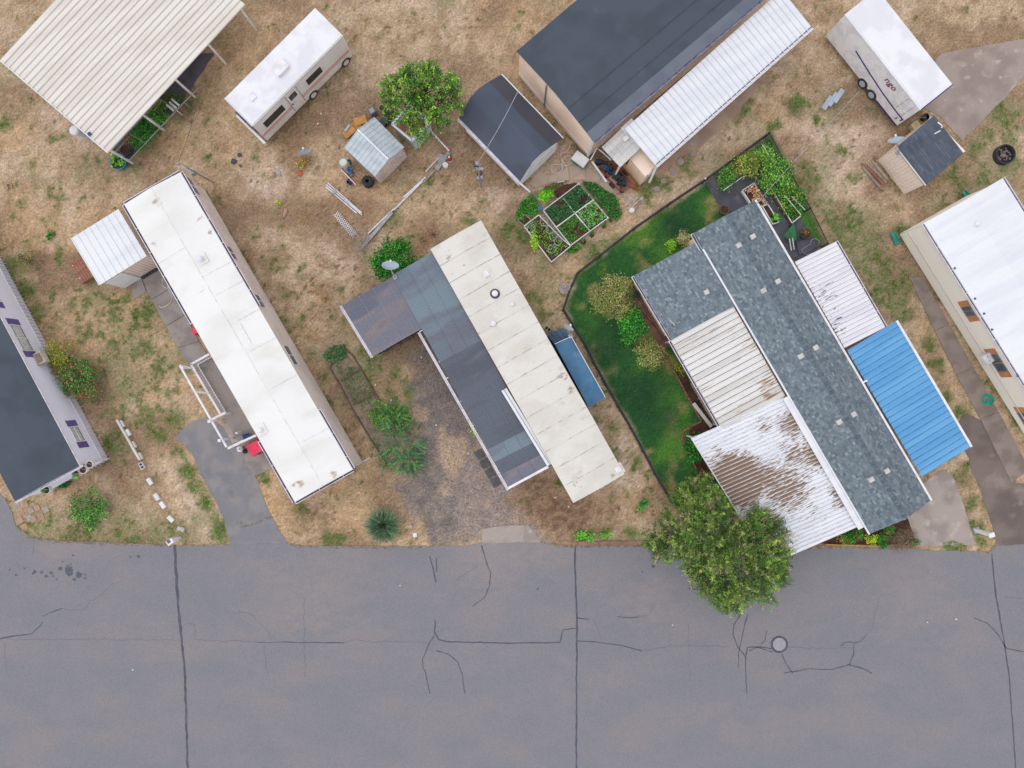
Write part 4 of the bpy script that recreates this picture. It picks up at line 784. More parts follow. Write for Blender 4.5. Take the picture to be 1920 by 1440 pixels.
def dish(lab, px, py, zt, size, face, zb, basepx, m='dishm', squash=.8):
    """satellite dish: reflector centre at (px,py) height zt, turned to face; mast down to basepx at zb"""
    c = P(px, py, zt); t = thing('satellite_dish', lab, 'satellite dish', (P(*basepx, zb).x, P(*basepx, zb).y, zb))
    f = Vector(face).normalized(); Mx = f.to_track_quat('Z', 'Y').to_matrix()
    rr = size; prof = [(.01, -.0)] + [(rr*k/6, .16*rr*(k/6)**2*2) for k in range(1, 7)] + [(rr, .32*rr+.012), (rr*.97, .32*rr+.015)] + [(rr*k/6, .16*rr*(k/6)**2*2+.02) for k in range(5, 0, -1)] + [(.01, .02)]
    mb = MB().lathe(c, prof, 28, Mx); part('reflector', mb, M[m], t, smooth=True)
    b = P(*basepx, zb); part('mast', MB().tube([b, Vector((b.x, b.y, zb+(zt-zb)*.45)), c - f*.03], .03, 8), M['grey'], t)
    lo = c + f*rr*.95 + Vector((0, 0, -.22*rr)); part('arm', MB().tube([c + Mx @ Vector((0, -rr*.98, .1)), lo], .015, 6), M['grey'], t); part('receiver', MB().box(lo, (.09, .14, .07), .4), M['white'], t)
    part('foot', MB().box((b.x, b.y, zb+.015), (.25, .25, .03), AX), M['grey'], t)
    return t
dish('large pale satellite dish on the smoky shed roof edge below the round green bush', 732, 502, 3.4, .5, (.1, .72, .6), 2.6, (741, 520))
dish('small satellite dish on the dusty blue lean-to beside the wire fence', 1065, 617, 2.9, .32, (.5, .8, .5), 2.2, (1070, 630))
# blue lean-to on the east side
t = thing('lean_to', 'dusty blue flat lean-to roof against the east side of the cream-roofed house', 'lean-to', P(1080, 690, 0))
z = 2.2; a, b, c, d = P(1040, 645, z), P(1071, 631, z), P(1135, 745, z-.05), P(1104, 764, z-.05)
mb = MB(); mb.hexa([a-Vector((0, 0, .05)), d-Vector((0, 0, .05)), c-Vector((0, 0, .05)), b-Vector((0, 0, .05))], [a, d, c, b]); part('roof_panel', mb, M['blued'], t)
W = inset(a, b, c, d, .06); body(t, W, .02, 2.1, M['blued'], siding='rib'); part('trim', MB().bar(b, c, .04, .07), M['trim'], t); part('trim', MB().bar(a, b, .04, .07), M['trim'], t)
t = thing('lean_to', 'small dark blue ribbed roof north of the dusty blue lean-to', 'lean-to', P(1045, 632, 0))
z = 1.95; a, b, d = P(1026, 628, z), P(1056, 614, z), P(1040, 646, z); ribbed(t, a, b-a, d-a, 4, PAN, M['bluedark']); W = inset(a, b, b+(d-a), d, .05); body(t, W, .02, 1.9, M['bluedark'], siding='rib')
def cblock(lab, px, py, ang, m, group=None, z=0, flat_=False, name='cinder_block', cat='block'):
    t = thing(name, lab, cat, P(px, py, z), group); t.rotation_euler = (0, 0, ang); L, wd, h = .44, .25, .2; mb = MB(); ORG[t.name] = Vector((0, 0, 0))
    if flat_: mb.box((0, 0, .1), (L, wd, h)); part('body', mb, m, t)
    else:
        for y in (-1, 1): mb.box((0, y*(wd/2-.015), h/2), (L, .03, h))
        for x in (-1, 0, 1): mb.box((x*(L/2-.018), 0, h/2), (.036, wd-.062, h))
        part('body', mb, m, t)
        for x in (-1, 1): part('hollow', MB().box((x*.092, 0, .02), (.145, .136, .03)), M['blk'], t)
    ORG[t.name] = P(px, py, z); return t
cblock('grey concrete block with two dark hollows beside the small dark blue roof', 1027, 617, R(-35), M['cinder'])
mb = MB()
for k, (x, y) in enumerate(((897, 862), (906, 880), (917, 897), (927, 912))): mb.box(P(x, y, .03), (.5, .45, .06), -R(58))
squares = bpy.data.objects.new('dark_pads', None); COL.objects.link(squares); squares['kind'] = 'structure'; ORG['dark_pads'] = Vector((0, 0, 0))
for k, (x, y) in enumerate(((899, 852), (909, 869), (919, 887), (929, 904))): part('paver', MB().box(P(x, y, .025), (.55, .5, .07), -R(60)), M['pad'], squares)  # row of dark flat squares on the ground beside the awning gutter
# ---------------------------------------------------------------- D: big shingled house with four metal patio roofs
ze, zr_ = 2.75, 3.35
A, D = P(1301, 437, ze), P(1630, 1001, ze); B, C = P(1415, 376, ze), P(1745, 938, ze)
t = thing('mobile_home', 'big house with grey shingle roof and box vents, patio roofs on both sides', 'mobile home', base([A, B, C, D])); HD = t
R0, R1 = (A+B)/2, (C+D)/2; R0.z = R1.z = zr_
W = inset(A, B, C, D, .15, .2); body(t, W, .05, ze-.05, M['beige'])
up = Vector((0, 0, 1)); up = Vector((0, 0, 1)); gb = MB(); 
for (x_, y_, r_) in ((W[0], W[1], R0), (W[3], W[2], R1)): gb.prism([tuple(x_[:2]), tuple(y_[:2]), tuple((Vector(x_)+Vector(y_)+(r_-((Vector(x_)+Vector(y_))/2)).normalized()*0)[:2]/1 if False else (((Vector(x_)+Vector(y_))/2 + (R1-R0).normalized()*(.1 if r_ is R0 else -.1))[:2]))], ze-.1, ze+.1)
part('gable', gb, M['beige'], t)
shingles(t, A, D-A, R0-A, GPAL, seed=3); shingles(t, C, B-C, R1-C, GPAL, seed=4)
L = (R1-R0).length; dl = (R1-R0).normalized(); sd_ = UD; k = 0; x = 0; prot = None
pe = MB(); h = .035
for (o_, s_) in ((-.15, .0), (.15, .0)): pass
pe.v = [Vector(v_)+up*.03 for v_ in [dl*0-sd_*.16-up*.03, dl*0+up*.035, dl*0+sd_*.16-up*.03, dl*.175-sd_*.16-up*.05, dl*.175+up*.012, dl*.175+sd_*.16-up*.05]]
pe.v += [v_-up*.012 for v_ in pe.v]; pe.f = [(0, 3, 4, 1), (1, 4, 5, 2), (0, 1, 7, 6), (1, 2, 8, 7), (3, 9, 10, 4), (4, 10, 11, 5), (6, 7, 10, 9), (7, 8, 11, 10)]
me = bpy.data.meshes.new('ridge_cap'); me.from_pydata([tuple(v_) for v_ in pe.v], [], pe.f)
rc = [mat('ridge_cap_a', (114, 126, 137), sc=6, fine=.1, fsc=40), mat('ridge_cap_b', (102, 114, 126), sc=6, fine=.1, fsc=40)]; me.materials.append(rc[0]); me2 = me.copy(); me2.materials[0] = rc[1]
while x < L-.2:
    o = bpy.data.objects.new('ridge_cap', me if k % 3 else me2); COL.objects.link(o); o.parent = t; o.location = R0 + dl*x + up*.03 - ORG[t.name]; x += .2; k += 1
VENTS = [(1411, 444), (1385, 460), (1458, 528), (1431, 545), (1529, 652), (1501, 668), (1600, 777), (1573, 791), (1662, 883), (1633, 899)]
for x, y in VENTS:
    c = P(x, y, 3.22); v_ = part('roof_vent', rbox(c, UD, .34, .3, .2, 3.12, .9), M['vent'], t); part('flange', rbox(c, UD, .42, .38, .02, 3.12), M['dgrey'], v_)
u = (B-A).normalized(); gutter(t, P(1300, 437, ze), P(1317, 467, ze), -u, wd=.16)
part('flashing', MB().bar(P(1318, 467, ze+.03), P(1630, 1002, ze+.03), .10, .04), M['whitem'], t)
part('flashing', MB().bar(P(1478, 742, ze-.02)-UD*.2, P(1620, 988, ze-.02)-UD*.2, .34, .02), M['whitem'], t)
part('fascia', MB().bar(P(1416, 375, ze), P(1746, 938, ze), .12, .1), M['white'], t)
mb = MB().tube([P(1419, 381, ze+.05), P(1419, 381, ze+.05)+up*.75, P(1419, 381, ze+.05)+up*.8-UD*.25], .03, 8); part('weatherhead', mb, M['grey'], t)
# shingled west wing
zw0, zw1 = 2.35, 2.68; a, b, c, d = P(1188, 517, zw0), P(1313, 450, zw1), P(1379, 574, zw1), P(1260, 637, zw0)
t = thing('house_extension', 'grey-shingled square wing on the north-west side of the big house', 'house extension', base([a, b, c, d]))
shingles(t, a, d-a, b-a, GPAL, seed=5)
W = inset(a, b, c, d, .3); W[1] += u*.2; W[2] += u*.2; body(t, W, .05, zw0-.1, M['beige']); gutter(t, a, d, -u)
c_ = P(1324, 548, 2.55); part('roof_vent', rbox(c_, UD, .3, .3, .16, 2.55, .9), M['vent'], t)
part('dropped_stick', MB().bar(P(1256, 600, 2.52), P(1266, 611, 2.52), .03, .03), M['cream'], t)
# patio roofs
def patio(lab, q, zs, n, prof, m, th=.012, ribm=None, fascia=None, posts=(), gut=None, groove=None):
    """q: roof corners in pixels: a (outer start), b (inner start), c (inner end), d (outer end)"""
    a, b, c, d = [P(x, y, z_) for (x, y), z_ in zip(q, zs)]
    t = thing('patio_cover', lab, 'patio roof', base([a, b, c, d])); ribbed(t, a, d-a, b-a, n, prof, m, ribm=ribm, groove=groove)
    for k in posts:
        p_ = a.lerp(d, k) + (b-a).normalized()*.25; post(t, p_, p_.z-.08, 0, M['white'], .1)
    part('beam', MB().bar(a + (b-a).normalized()*.25 - up*.1, d + (b-a).normalized()*.25 - up*.1, .08, .14), M['white'], t)
    if fascia: part('fascia', MB().bar(a - (b-a).normalized()*.03, d - (b-a).normalized()*.03, fascia, .12), M['white'], t)
    if gut: gutter(t, a, d, -(b-a).normalized())
    return t
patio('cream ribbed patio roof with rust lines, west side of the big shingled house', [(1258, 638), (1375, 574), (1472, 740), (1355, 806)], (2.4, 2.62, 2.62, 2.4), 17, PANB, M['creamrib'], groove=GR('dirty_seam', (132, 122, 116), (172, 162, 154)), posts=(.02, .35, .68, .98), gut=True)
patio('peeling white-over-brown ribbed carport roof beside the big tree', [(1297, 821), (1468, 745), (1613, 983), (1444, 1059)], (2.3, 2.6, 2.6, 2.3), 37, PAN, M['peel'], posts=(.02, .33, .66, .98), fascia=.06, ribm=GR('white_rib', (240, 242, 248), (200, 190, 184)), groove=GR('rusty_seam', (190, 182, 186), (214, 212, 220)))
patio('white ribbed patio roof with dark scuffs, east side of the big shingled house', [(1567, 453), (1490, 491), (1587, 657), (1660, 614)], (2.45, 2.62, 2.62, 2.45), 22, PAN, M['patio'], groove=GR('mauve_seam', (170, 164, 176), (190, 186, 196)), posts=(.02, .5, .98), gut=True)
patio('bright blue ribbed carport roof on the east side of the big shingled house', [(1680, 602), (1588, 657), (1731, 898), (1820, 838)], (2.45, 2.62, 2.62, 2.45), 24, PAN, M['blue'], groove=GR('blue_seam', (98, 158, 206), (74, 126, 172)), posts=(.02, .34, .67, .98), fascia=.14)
t = solo('downspout', 'short white spout end lying on the blue roof by the gutter', 'spout', MB().bar(P(1618, 717, 2.75), P(1626, 713, 2.72), .09, .06), M['white'])
# ---------------------------------------------------------------- E: white ribbed house, far right
z = 3.15; A, B = P(1733, 418, z), P(1880, 334, z); v = (P(1920, 718, z)-A).normalized(); D, C = A+v*18, B+v*18
t = thing('mobile_home', 'cream-walled house with white roof and orange shutters at the right edge', 'mobile home', base([A, B, C, D])); HE = t
deck_roof(t, A, B, C, D, .3, 30, M['whitem'], lap=.006, name='roof_panel'); u = (B-A).normalized()
gutter(t, A, D, -u); gutter(t, B, C, u)
W = inset(A, B, C, D, .28, .15); body(t, W, .05, 3.05, M['creamwall'], zk=.6)
part('trim', MB().bar(Vector((W[0].x, W[0].y, .95))-u*.04, Vector((W[3].x, W[3].y, .95))-u*.04, .06, .06), M['cream'], t)
p, q = W[0], W[3]
for (x, y), wd, hg in (((1817, 583), .65, .8), ((1872, 680), 1.25, .85), ((1925, 785), .9, .85)):
    s, zz = wallhit(x, y, p, q); win(t, p, q, s, min(zz, 2.25), wd, hg, sh='orange', shw=.36, fm='grey')
s, zz = wallhit(1857, 668, p, q); d = (q-p).normalized(); c = Vector((p.x, p.y, 0)) + d*s + nrm(q-p)*.3
a = thing('air_conditioner', 'white window air conditioner under the orange-shuttered window', 'air conditioner', c + up*(zz-.2)); part('case', rbox(c, d, .6, .5, .4, zz-.2), M['white'], a)
for k in (-1, 1): part('screw_cap', MB().lathe(c + d*k*.15 + up*(zz+.2), [(.03, 0), (.03, .01)], 8), M['navy'], a)
roofvent(t, 1829, 421, z+.2, .14, .3, m='white', pan=0)
for x, y in ((1790, 503), (1828, 560), (1845, 588), (1860, 618), (1908, 705)): part('leaf_clump', MB().lathe(P(x, y, z+.02), [(.07, 0), (.06, .04), (.02, .05)], 7), M['dirty'], t)
def spout(lab, px, py, ang, L=.8): 
    c = P(px, py, .05); d = Vector((math.cos(ang), math.sin(ang), 0)); s_ = Vector((-d.y, d.x, 0)); mb = MB()
    mb.hexa([c-d*L/2-s_*.12, c+d*L/2-s_*.16, c+d*L/2+s_*.16, c-d*L/2+s_*.12], [c-d*L/2-s_*.12+up*.03, c+d*L/2-s_*.16+up*.03, c+d*L/2+s_*.16+up*.03, c-d*L/2+s_*.12+up*.03])
    for sg in (-1, 1): mb.bar(c-d*L/2+s_*sg*.13+up*.07, c+d*L/2+s_*sg*.17+up*.07, .03, .1)
    return solo('splash_block', lab, 'splash block', mb, M['teal'])
spout('teal plastic splash block on bright grass at the cream house corner', 1677, 447, R(-65)); spout('small teal splash block north of the white roof on the right', 1811, 366, R(-50), .55)
hose('garden_hose', 'coil of turquoise hose on the path beside the cream-walled house', [(1853, 750, 11, 0, 6.3, .0), (1853, 750, 9, 0, 6.3, .03), (1851, 749, 7, 0, 6.3, .05), (1855, 752, 4.5, 0, 6.3, .07), (1850, 748, 10, 0, 6.6, .06), (1858, 754, 6, 0, 5, .08)], mat('turquoise_hose', (40, 178, 148), sc=3, fine=.04, bump=0, rough=.5), r=.022)
# ---------------------------------------------------------------- top row of buildings
z = 2.7; C = P(203, 286, z); a = P(70, 172, z); d2 = P(301, 180, z)
V1 = (a-C).normalized()*8.5; U1 = (d2-C).normalized()*12
t = thing('carport', 'ivory ribbed carport roof in the top left corner', 'carport', base([C, C+V1, C+U1])); 
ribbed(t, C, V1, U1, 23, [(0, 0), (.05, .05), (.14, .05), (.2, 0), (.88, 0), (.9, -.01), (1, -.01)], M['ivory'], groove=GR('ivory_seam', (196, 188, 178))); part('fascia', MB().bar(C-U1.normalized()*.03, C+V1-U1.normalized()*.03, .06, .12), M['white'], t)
for k in range(5): post(t, C+U1*(k*.24)+V1.normalized()*.15+U1.normalized()*.15, z-.05, 0, M['white'], .1); post(t, C+U1*(k*.24)+V1*.97+U1.normalized()*.15, z-.05, 0, M['white'], .1)
part('beam', MB().bar(C+V1.normalized()*.15-up*.1, C+U1+V1.normalized()*.15-up*.1, .1, .16), M['white'], t)
part('roof_hatch', rbox(P(168, 251, z+.05), UD, .2, .2, .03, z+.05), M['navy'], t)
mb = MB().lathe(P(137, 243, 1.1)-up*1.1, [(.28, 0), (.3, .3), (.3, 1.0), (.24, 1.08), (.01, 1.1)], 20); solo('water_tank', 'round white tank standing at the edge of the ivory carport roof', 'tank', mb, M['white'], smooth=False)
t = thing('plant_cage', 'grey metal-tube frame over potted plants beside the ivory carport', 'plant frame', P(270, 250, 0))
zf = 1.15
for a_, b_ in (((206, 284), (243, 300)), ((243, 300), (345, 192)), ((345, 192), (372, 165)), ((240, 248), (267, 266)), ((277, 219), (303, 238)), ((206, 284), (300, 186)), ((300, 186), (330, 206))): part('tube', MB().tube([P(*a_, zf), P(*b_, zf)], .03, 6), M['grey'], t)
for x, y in ((206, 284), (243, 300), (303, 238), (345, 192), (267, 266)): part('leg', MB().tube([P(x, y, zf), Vector((P(x, y, zf).x, P(x, y, zf).y, 0))], .025, 6), M['grey'], t)
solo('bamboo_pole', 'yellowish pole leaning over the plants beside the ivory carport', 'pole', MB().tube([P(210, 292, .9), P(243, 255, 1.3)], .022, 6), M['woody']); solo('bamboo_pole', 'short yellow pole near the top of the plant frame', 'pole', MB().tube([P(288, 207, 1.3), P(304, 187, 1.35)], .02, 6), M['woody'])
def pot(lab, px, py, r, h, m, soil=True, group=None, cat='pot', name='plant_pot', z0=0):
    c = P(px, py, h+z0); c.z = z0; t = thing(name, lab, cat, c, group); part('body', MB().lathe(c, [(r*.78, 0), (r*.98, h*.9), (r*1.06, h*.9), (r*1.06, h), (r*.92, h), (r*.9, h-.06), (.01, h-.06)], 20), m, t)
    if soil: part('earth', MB().lathe(c+up*(h-.07), [(r*.9, 0), (r*.88, .02), (.01, .03)], 14), M['soil'], t)
    return t
pot('large dark round pot of soil in the frame beside the ivory carport', 234, 281, .3, .45, M['dgrey']); pot('oval blue tub of leafy plants at the corner of the ivory carport frame', 221, 303, .5, .4, M['tealb'], name='planter_tub', cat='tub')
t = thing('folded_chair', 'white slatted chair folded among the plants at the top left', 'chair', P(322, 200, 0))
for k in range(3): part('slat', MB().bar(P(312+k*5, 196-k*5, .8), P(326+k*5, 208-k*5, .8), .12, .03), M['white'], t)
for x, y in ((312, 196), (330, 206)): part('leg', MB().bar(P(x, y, .78), Vector((P(x, y, .78).x, P(x, y, .78).y, 0)), .04, .04), M['white'], t)
# motorhome
hd = Vector((.707, .707, 0)); hs_ = Vector((.707, -.707, 0)); zr2 = 2.85
Cc = P(473, 236, zr2)                       # rear right roof corner
t = thing('motorhome', 'old white motorhome with red stripe parked at the top', 'motorhome', (Cc.x, Cc.y, 0)); L, Wd = 7.6, 2.35
f = lambda a, b, z_: Vector((Cc.x, Cc.y, 0)) + hd*a - hs_*b + up*z_
def slabp(a0, a1, b0, b1, z0, z1): return MB().hexa([f(a0, b0, z0), f(a1, b0, z0), f(a1, b1, z0), f(a0, b1, z0)], [f(a0, b0, z1), f(a1, b0, z1), f(a1, b1, z1), f(a0, b1, z1)])
FOOT.append([tuple(f(a_, b_, 0)[:2]) for a_, b_ in ((0, 0), (L, 0), (L, Wd), (0, Wd))])
part('body', slabp(0, L, 0, Wd, .38, zr2-.06), M['rv'], t); part('roof', slabp(.03, L-.03, .04, Wd-.04, zr2-.055, zr2), M['rvroof'], t)
part('roof_edge', MB().bar(f(0, -.01, zr2-.05), f(L, -.01, zr2-.05), .05, .08), M['cream'], t); part('roof_edge', MB().bar(f(-.01, 0, zr2-.05), f(-.01, Wd, zr2-.05), .05, .08), M['whitem'], t)
part('bumper', MB().bar(f(-.22, -.15, .55), f(-.22, Wd, .55), .16, .2), M['whitem'], t); part('ladder', MB().bar(f(-.12, .4, .6), f(-.12, .4, 2.8), .04, .04), M['grey'], t); part('bumper', MB().bar(f(-.12, .7, 1.3), f(-.12, Wd-.2, 1.3), .1, .12), M['dirty'], t)
def side(a0, a1, z0, z1, m, nm, off=.012, th=.02, par=None): return part(nm, MB().hexa([f(a0, -off, z0), f(a1, -off, z0), f(a1, -off+th, z0), f(a0, -off+th, z0)], [f(a0, -off, z1), f(a1, -off, z1), f(a1, -off+th, z1), f(a0, -off+th, z1)]), m, par or t)
w1 = side(.55, 2.15, 1.55, 2.2, M['blk'], 'window', .03, .04); side(.62, 2.08, 1.61, 2.14, M['black'], 'pane', .036, .01, w1)
w1 = side(2.75, 3.3, 1.75, 2.3, M['blk'], 'window', .03, .04); side(2.8, 3.25, 1.8, 2.25, M['glass'], 'pane', .036, .01, w1)
w1 = side(4.2, 5.4, 1.6, 2.2, M['blk'], 'window', .03, .04); side(4.27, 5.33, 1.66, 2.14, M['black'], 'pane', .036, .01, w1)
dr = side(2.6, 3.45, .55, 2.55, M['rv'], 'door', .022, .03); side(2.56, 2.6, .55, 2.58, M['grey'], 'door_seal', .03, .03, dr); side(3.45, 3.49, .55, 2.58, M['grey'], 'door_seal', .03, .03, dr); side(2.66, 2.74, 1.3, 1.42, M['blk'], 'handle', .045, .03, dr)
side(.02, 7.5, 1.18, 1.24, M['stripe'], 'stripe'); side(.02, 7.5, 1.02, 1.06, M['stripe'], 'stripe')
for a_ in (4.1, 7.0):
    for b_ in (.02, Wd-.25):
        wh = part('wheel', MB().tube([f(a_, b_-.05, .36), f(a_, b_+.2, .36)], .36, 20), M['rubber'], t); part('hubcap', MB().tube([f(a_, b_-.07, .36), f(a_, b_-.05, .36)], .22, 16), M['cream'], wh)
part('roof_vent', rbox(f(1.2, 1.2, 0), hd, .4, .4, .1, zr2), M['white'], t); part('roof_vent', rbox(f(3.6, 1.2, 0), hd, .9, .7, .25, zr2), M['white'], t)
# metal gabled shed
ze2, zg = 1.9, 2.35
c0, c1, c2, c3 = P(645.5, 277, ze2), P(702, 219.5, ze2), P(758, 276, ze2), P(703, 331, ze2)
t = thing('metal_shed', 'small gabled shed of pale galvanised sheets beside the stacked tyres', 'shed', base([c0, c1, c2, c3]))
# ridge between midpoints of c0-c1 and c3-c2
r0, r1 = (c0+c1)/2, (c3+c2)/2; r0.z = r1.z = zg
for (e0, e1) in ((c0, c3), (c1, c2)):
    sgn = 1
    for k in range(9):
        a, b = e0.lerp(e1, k/9), e0.lerp(e1, (k+1)/9); ra, rb = r0.lerp(r1, k/9), r0.lerp(r1, (k+1)/9); dd = (b-a)*.12
        mb = MB(); mb.hexa([a-up*.02, b-up*.02, rb-up*.02, ra-up*.02], [a, b, rb, ra]); mb.hexa([a, a+dd, ra+dd, ra], [a+up*.03, a+dd+up*.03, ra+dd+up*.03, ra+up*.03]); part('roof_panel', mb, M['galv'], t)
part('ridge_cap', MB().bar(r0+up*.03, r1+up*.03, .1, .03), M['whitem'], t)
W = [x_*1 for x_ in (c0, c1, c2, c3)]; cc = base(W); W = [Vector((cc.x + (x_.x-cc.x)*.93, cc.y + (x_.y-cc.y)*.93, 0)) for x_ in W]; body(t, W, .02, 1.86, M['shedwall'], siding='rib', pitch=.2)
g = MB()
for s_, r_ in (((W[3], W[2]), r1), ((W[0], W[1]), r0)):
    a, b = s_; mid = (a+b)/2; i = len(g.v); th = (r1-r0).normalized()*.03; g.v += [a+up*1.85, b+up*1.85, mid+up*(zg-.03), a+up*1.85+th, b+up*1.85+th, mid+up*(zg-.03)+th]; g.f += [(i, i+1, i+2), (i+5, i+4, i+3), (i, i+3, i+4, i+1), (i+1, i+4, i+5, i+2), (i+2, i+5, i+3, i)]
part('gable', g, M['shedwall'], t)
# rusty-topped box under the tree
z = 1.5; a, b, c, d = P(735, 233, z), P(768, 196, z), P(806, 230, z), P(772, 264, z)
t = thing('old_trailer', 'white box with rust-brown top half under the bright green tree', 'old box trailer', base([a, b, c, d]))
part('body', MB().prism([tuple(x_[:2]) for x_ in (a, b, c, d)], .15, z-.03), M['galv'], t); part('rusty_top', MB().prism([tuple(P(*q_, z)[:2]) for q_ in ((742, 236), (770, 204), (798, 233), (772, 258))], z-.03, z), M['rust'], t)
for p_, q_ in ((a, b), (b, c), (c, d), (d, a)): part('rim', MB().bar(p_, q_, .12, .06), M['whitem'], t)
part('side_apron', MB().hexa([P(772, 262, 1.1), P(806, 228, 1.1), P(804, 252, .15), P(778, 280, .15)][::-1], [P(772, 262, 1.14), P(806, 228, 1.14), P(806, 253, .19), P(780, 281, .19)][::-1]), M['galv'], t); FOOT.append([tuple(x_[:2]) for x_ in (a, b, c, d)])
# gambrel shed (dark roll roof)
dl = (P(975, 340, 2.2)-P(868, 229, 2.2)); dn = dl.normalized(); pn = Vector((-dn.y, dn.x, 0))
g0 = P(975, 340, 2.2); k1, k2, e2 = P(998, 304, 2.9), P(1033, 274, 2.95), P(1056, 259, 2.45); rg = (k1+k2)/2; rg.z = 3.15; Ls = 5.3
t = thing('barn_shed', 'dark-roofed barn-style shed with white gutter beside the beige-walled house', 'shed', base([g0, e2, g0-dn*Ls, e2-dn*Ls]))
ch = [g0, k1, rg, k2, e2]; cm = [M['shed_dark'], mat('roll_roof_lighter', (82, 90, 106), (77, 84, 98), sc=.4, fine=.05, fsc=60, bump=.2), mat('roll_roof_lighter_b', (80, 88, 104), (76, 82, 96), sc=.4, fine=.05, fsc=60), mat('roll_roof_brown', (80, 78, 84), (74, 72, 80), sc=.4, fine=.05, fsc=60)]
for i in range(4):
    a, b = ch[i], ch[i+1]; mb = MB().hexa([x_-up*.05 for x_ in (a, a-dn*Ls, b-dn*Ls, b)], [a, a-dn*Ls, b-dn*Ls, b]); part('roof_panel', mb, cm[i], t)
w0, w1 = g0.lerp(e2, .06), g0.lerp(e2, .94); W = [Vector((x_.x, x_.y, 0)) for x_ in (w0-dn*.25, w1-dn*.25, w1-dn*(Ls-.2), w0-dn*(Ls-.2))]; body(t, W, .02, 2.15, M['white'])
mb = MB(); i = 0; pts = [Vector((x_.x, x_.y, 0))-dn*.27 for x_ in ch]; bot = [w0-dn*.27, w1-dn*.27]
mb.v = [Vector((w0.x, w0.y, 2.1))-dn*.27, Vector((w1.x, w1.y, 2.1))-dn*.27, k2-dn*.27-up*.06, rg-dn*.27-up*.06, k1-dn*.27-up*.06]; mb.v += [v_-dn*.03 for v_ in mb.v]; mb.f = [(0, 1, 2, 3, 4), (9, 8, 7, 6, 5)] + [(k, k+5, (k+1) % 5+5, (k+1) % 5) for k in range(5)]; part('gable', mb, M['white'], t)
go = -Vector((-dn.y, dn.x, 0)); go = go if go.dot(g0-k1) > 0 else -go
gutter(t, g0-dn*Ls, g0, go, dirt=False); part('downpipe', MB().bar(g0+go*.07-up*.1, P(994, 360, 1.7), .08, .08), M['white'], t); part('trim', MB().bar(e2, e2-dn*Ls, .06, .08), M['white'], t)
# beige-walled house with dark roof and white patio roof
z = 3.2; A = P(1113, 266, z); wd_ = (P(1040, 180, z)-A).normalized(); ed = (P(1205, 182, z)-A).normalized(); ed = Vector((-wd_.y, wd_.x, 0)); ed = ed if ed.x > 0 else -ed
Lw, Le = 7.0, 14.0
B, C, D = A+wd_*Lw, A+wd_*Lw+ed*Le, A+ed*Le
t = thing('mobile_home', 'beige-walled house with plain dark roof, top centre', 'mobile home', base([A, B, C, D])); HH = t
deck_roof(t, D, A, B, C, .0, 1, M['darkroof'], lap=.0) if False else None
rr0, rr1 = A+wd_*Lw*.5, D+wd_*Lw*.5; rr0.z = rr1.z = z+.45; q1a, q1b = A+wd_*.65, D+wd_*.65; q1a.z = q1b.z = z+.14
part('roof_panel', MB().hexa([x_-up*.05 for x_ in (A, D, q1b, q1a)], [A, D, q1b, q1a]), mat('roof_eave_grey', (112, 118, 130), (104, 110, 124), sc=.8, fine=.06, fsc=50), t)
part('roof_panel', MB().hexa([x_-up*.05 for x_ in (q1a, q1b, rr1, rr0)], [q1a+up*.01, q1b+up*.01, rr1, rr0]), M['darkroof'], t); part('roof_panel', MB().hexa([x_-up*.05 for x_ in (rr0, rr1, C, B)], [rr0, rr1, C, B]), M['darkroof'], t)
for k in (.25, .6): part('seam', MB().bar(q1a.lerp(rr0, k)+up*.02, q1b.lerp(rr1, k)+up*.02, .02, .02), M['dgrey'], t)
W = inset(D, A, B, C, .1) if False else [Vector((x_.x, x_.y, 0)) for x_ in (A+wd_*.15+ed*.12, B-wd_*.15+ed*.12, C-wd_*.15-ed*.12, D+wd_*.15-ed*.12)]
body(t, W, .05, z-.05, M['beige']); part('trim', MB().bar(Vector((W[0].x, W[0].y, .55))-ed*.03, Vector((W[1].x, W[1].y, .55))-ed*.03, .05, .05), M['trim'], t)
cp = W[0]-ed*.05; part('downpipe', MB().bar(cp+up*(z-.15)-wd_*.05, cp+up*.1-wd_*.05, .12, .1), M['white'], t); cp2 = W[0]+(W[1]-W[0]).normalized()*4.2-ed*.06; part('downpipe', MB().bar(cp2+up*(z-.1), cp2+up*.1, .09, .08), M['grey'], t)
gutter(t, A, D, -wd_, m=mat('lilac_gutter', (150, 146, 168), (120, 116, 140), sc=3, fine=.1), dirt=False)
# its white patio roofs
U2 = P(1381, 180, 2.5)-P(1231, 313, 2.5); V2 = P(1171, 242, 2.75)-P(1231, 313, 2.5)
t = thing('patio_cover', 'large white ribbed patio roof with scuffed lower edge, top centre', 'patio roof', P(1280, 230, 0)); O = P(1231, 313, 2.5)
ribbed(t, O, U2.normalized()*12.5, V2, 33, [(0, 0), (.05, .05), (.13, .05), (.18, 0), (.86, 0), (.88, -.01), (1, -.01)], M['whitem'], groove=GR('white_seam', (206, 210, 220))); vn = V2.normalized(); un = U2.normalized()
part('fascia', MB().bar(O-vn*.04, O+un*12.5-vn*.04, .05, .12), M['trim'], t); part('leaf_litter', MB().bar(O+vn*.12+up*.03, O+un*12.5+vn*.12+up*.03, .05, .02), M['dirty'], t)
for k, s_ in enumerate((.15, 3.6, 7.2, 10.8)): p_ = O+un*s_+vn*.2; post(t, p_, 2.42, 0, M['white'], .1)
part('brace', MB().bar(O+up*-.1, P(1217, 342, .9), .1, .1), M['white'], t)
t = thing('patio_cover', 'small lower ribbed roof west of the large white patio roof', 'patio roof', P(1165, 275, 0)); O = P(1163, 314, 2.35)
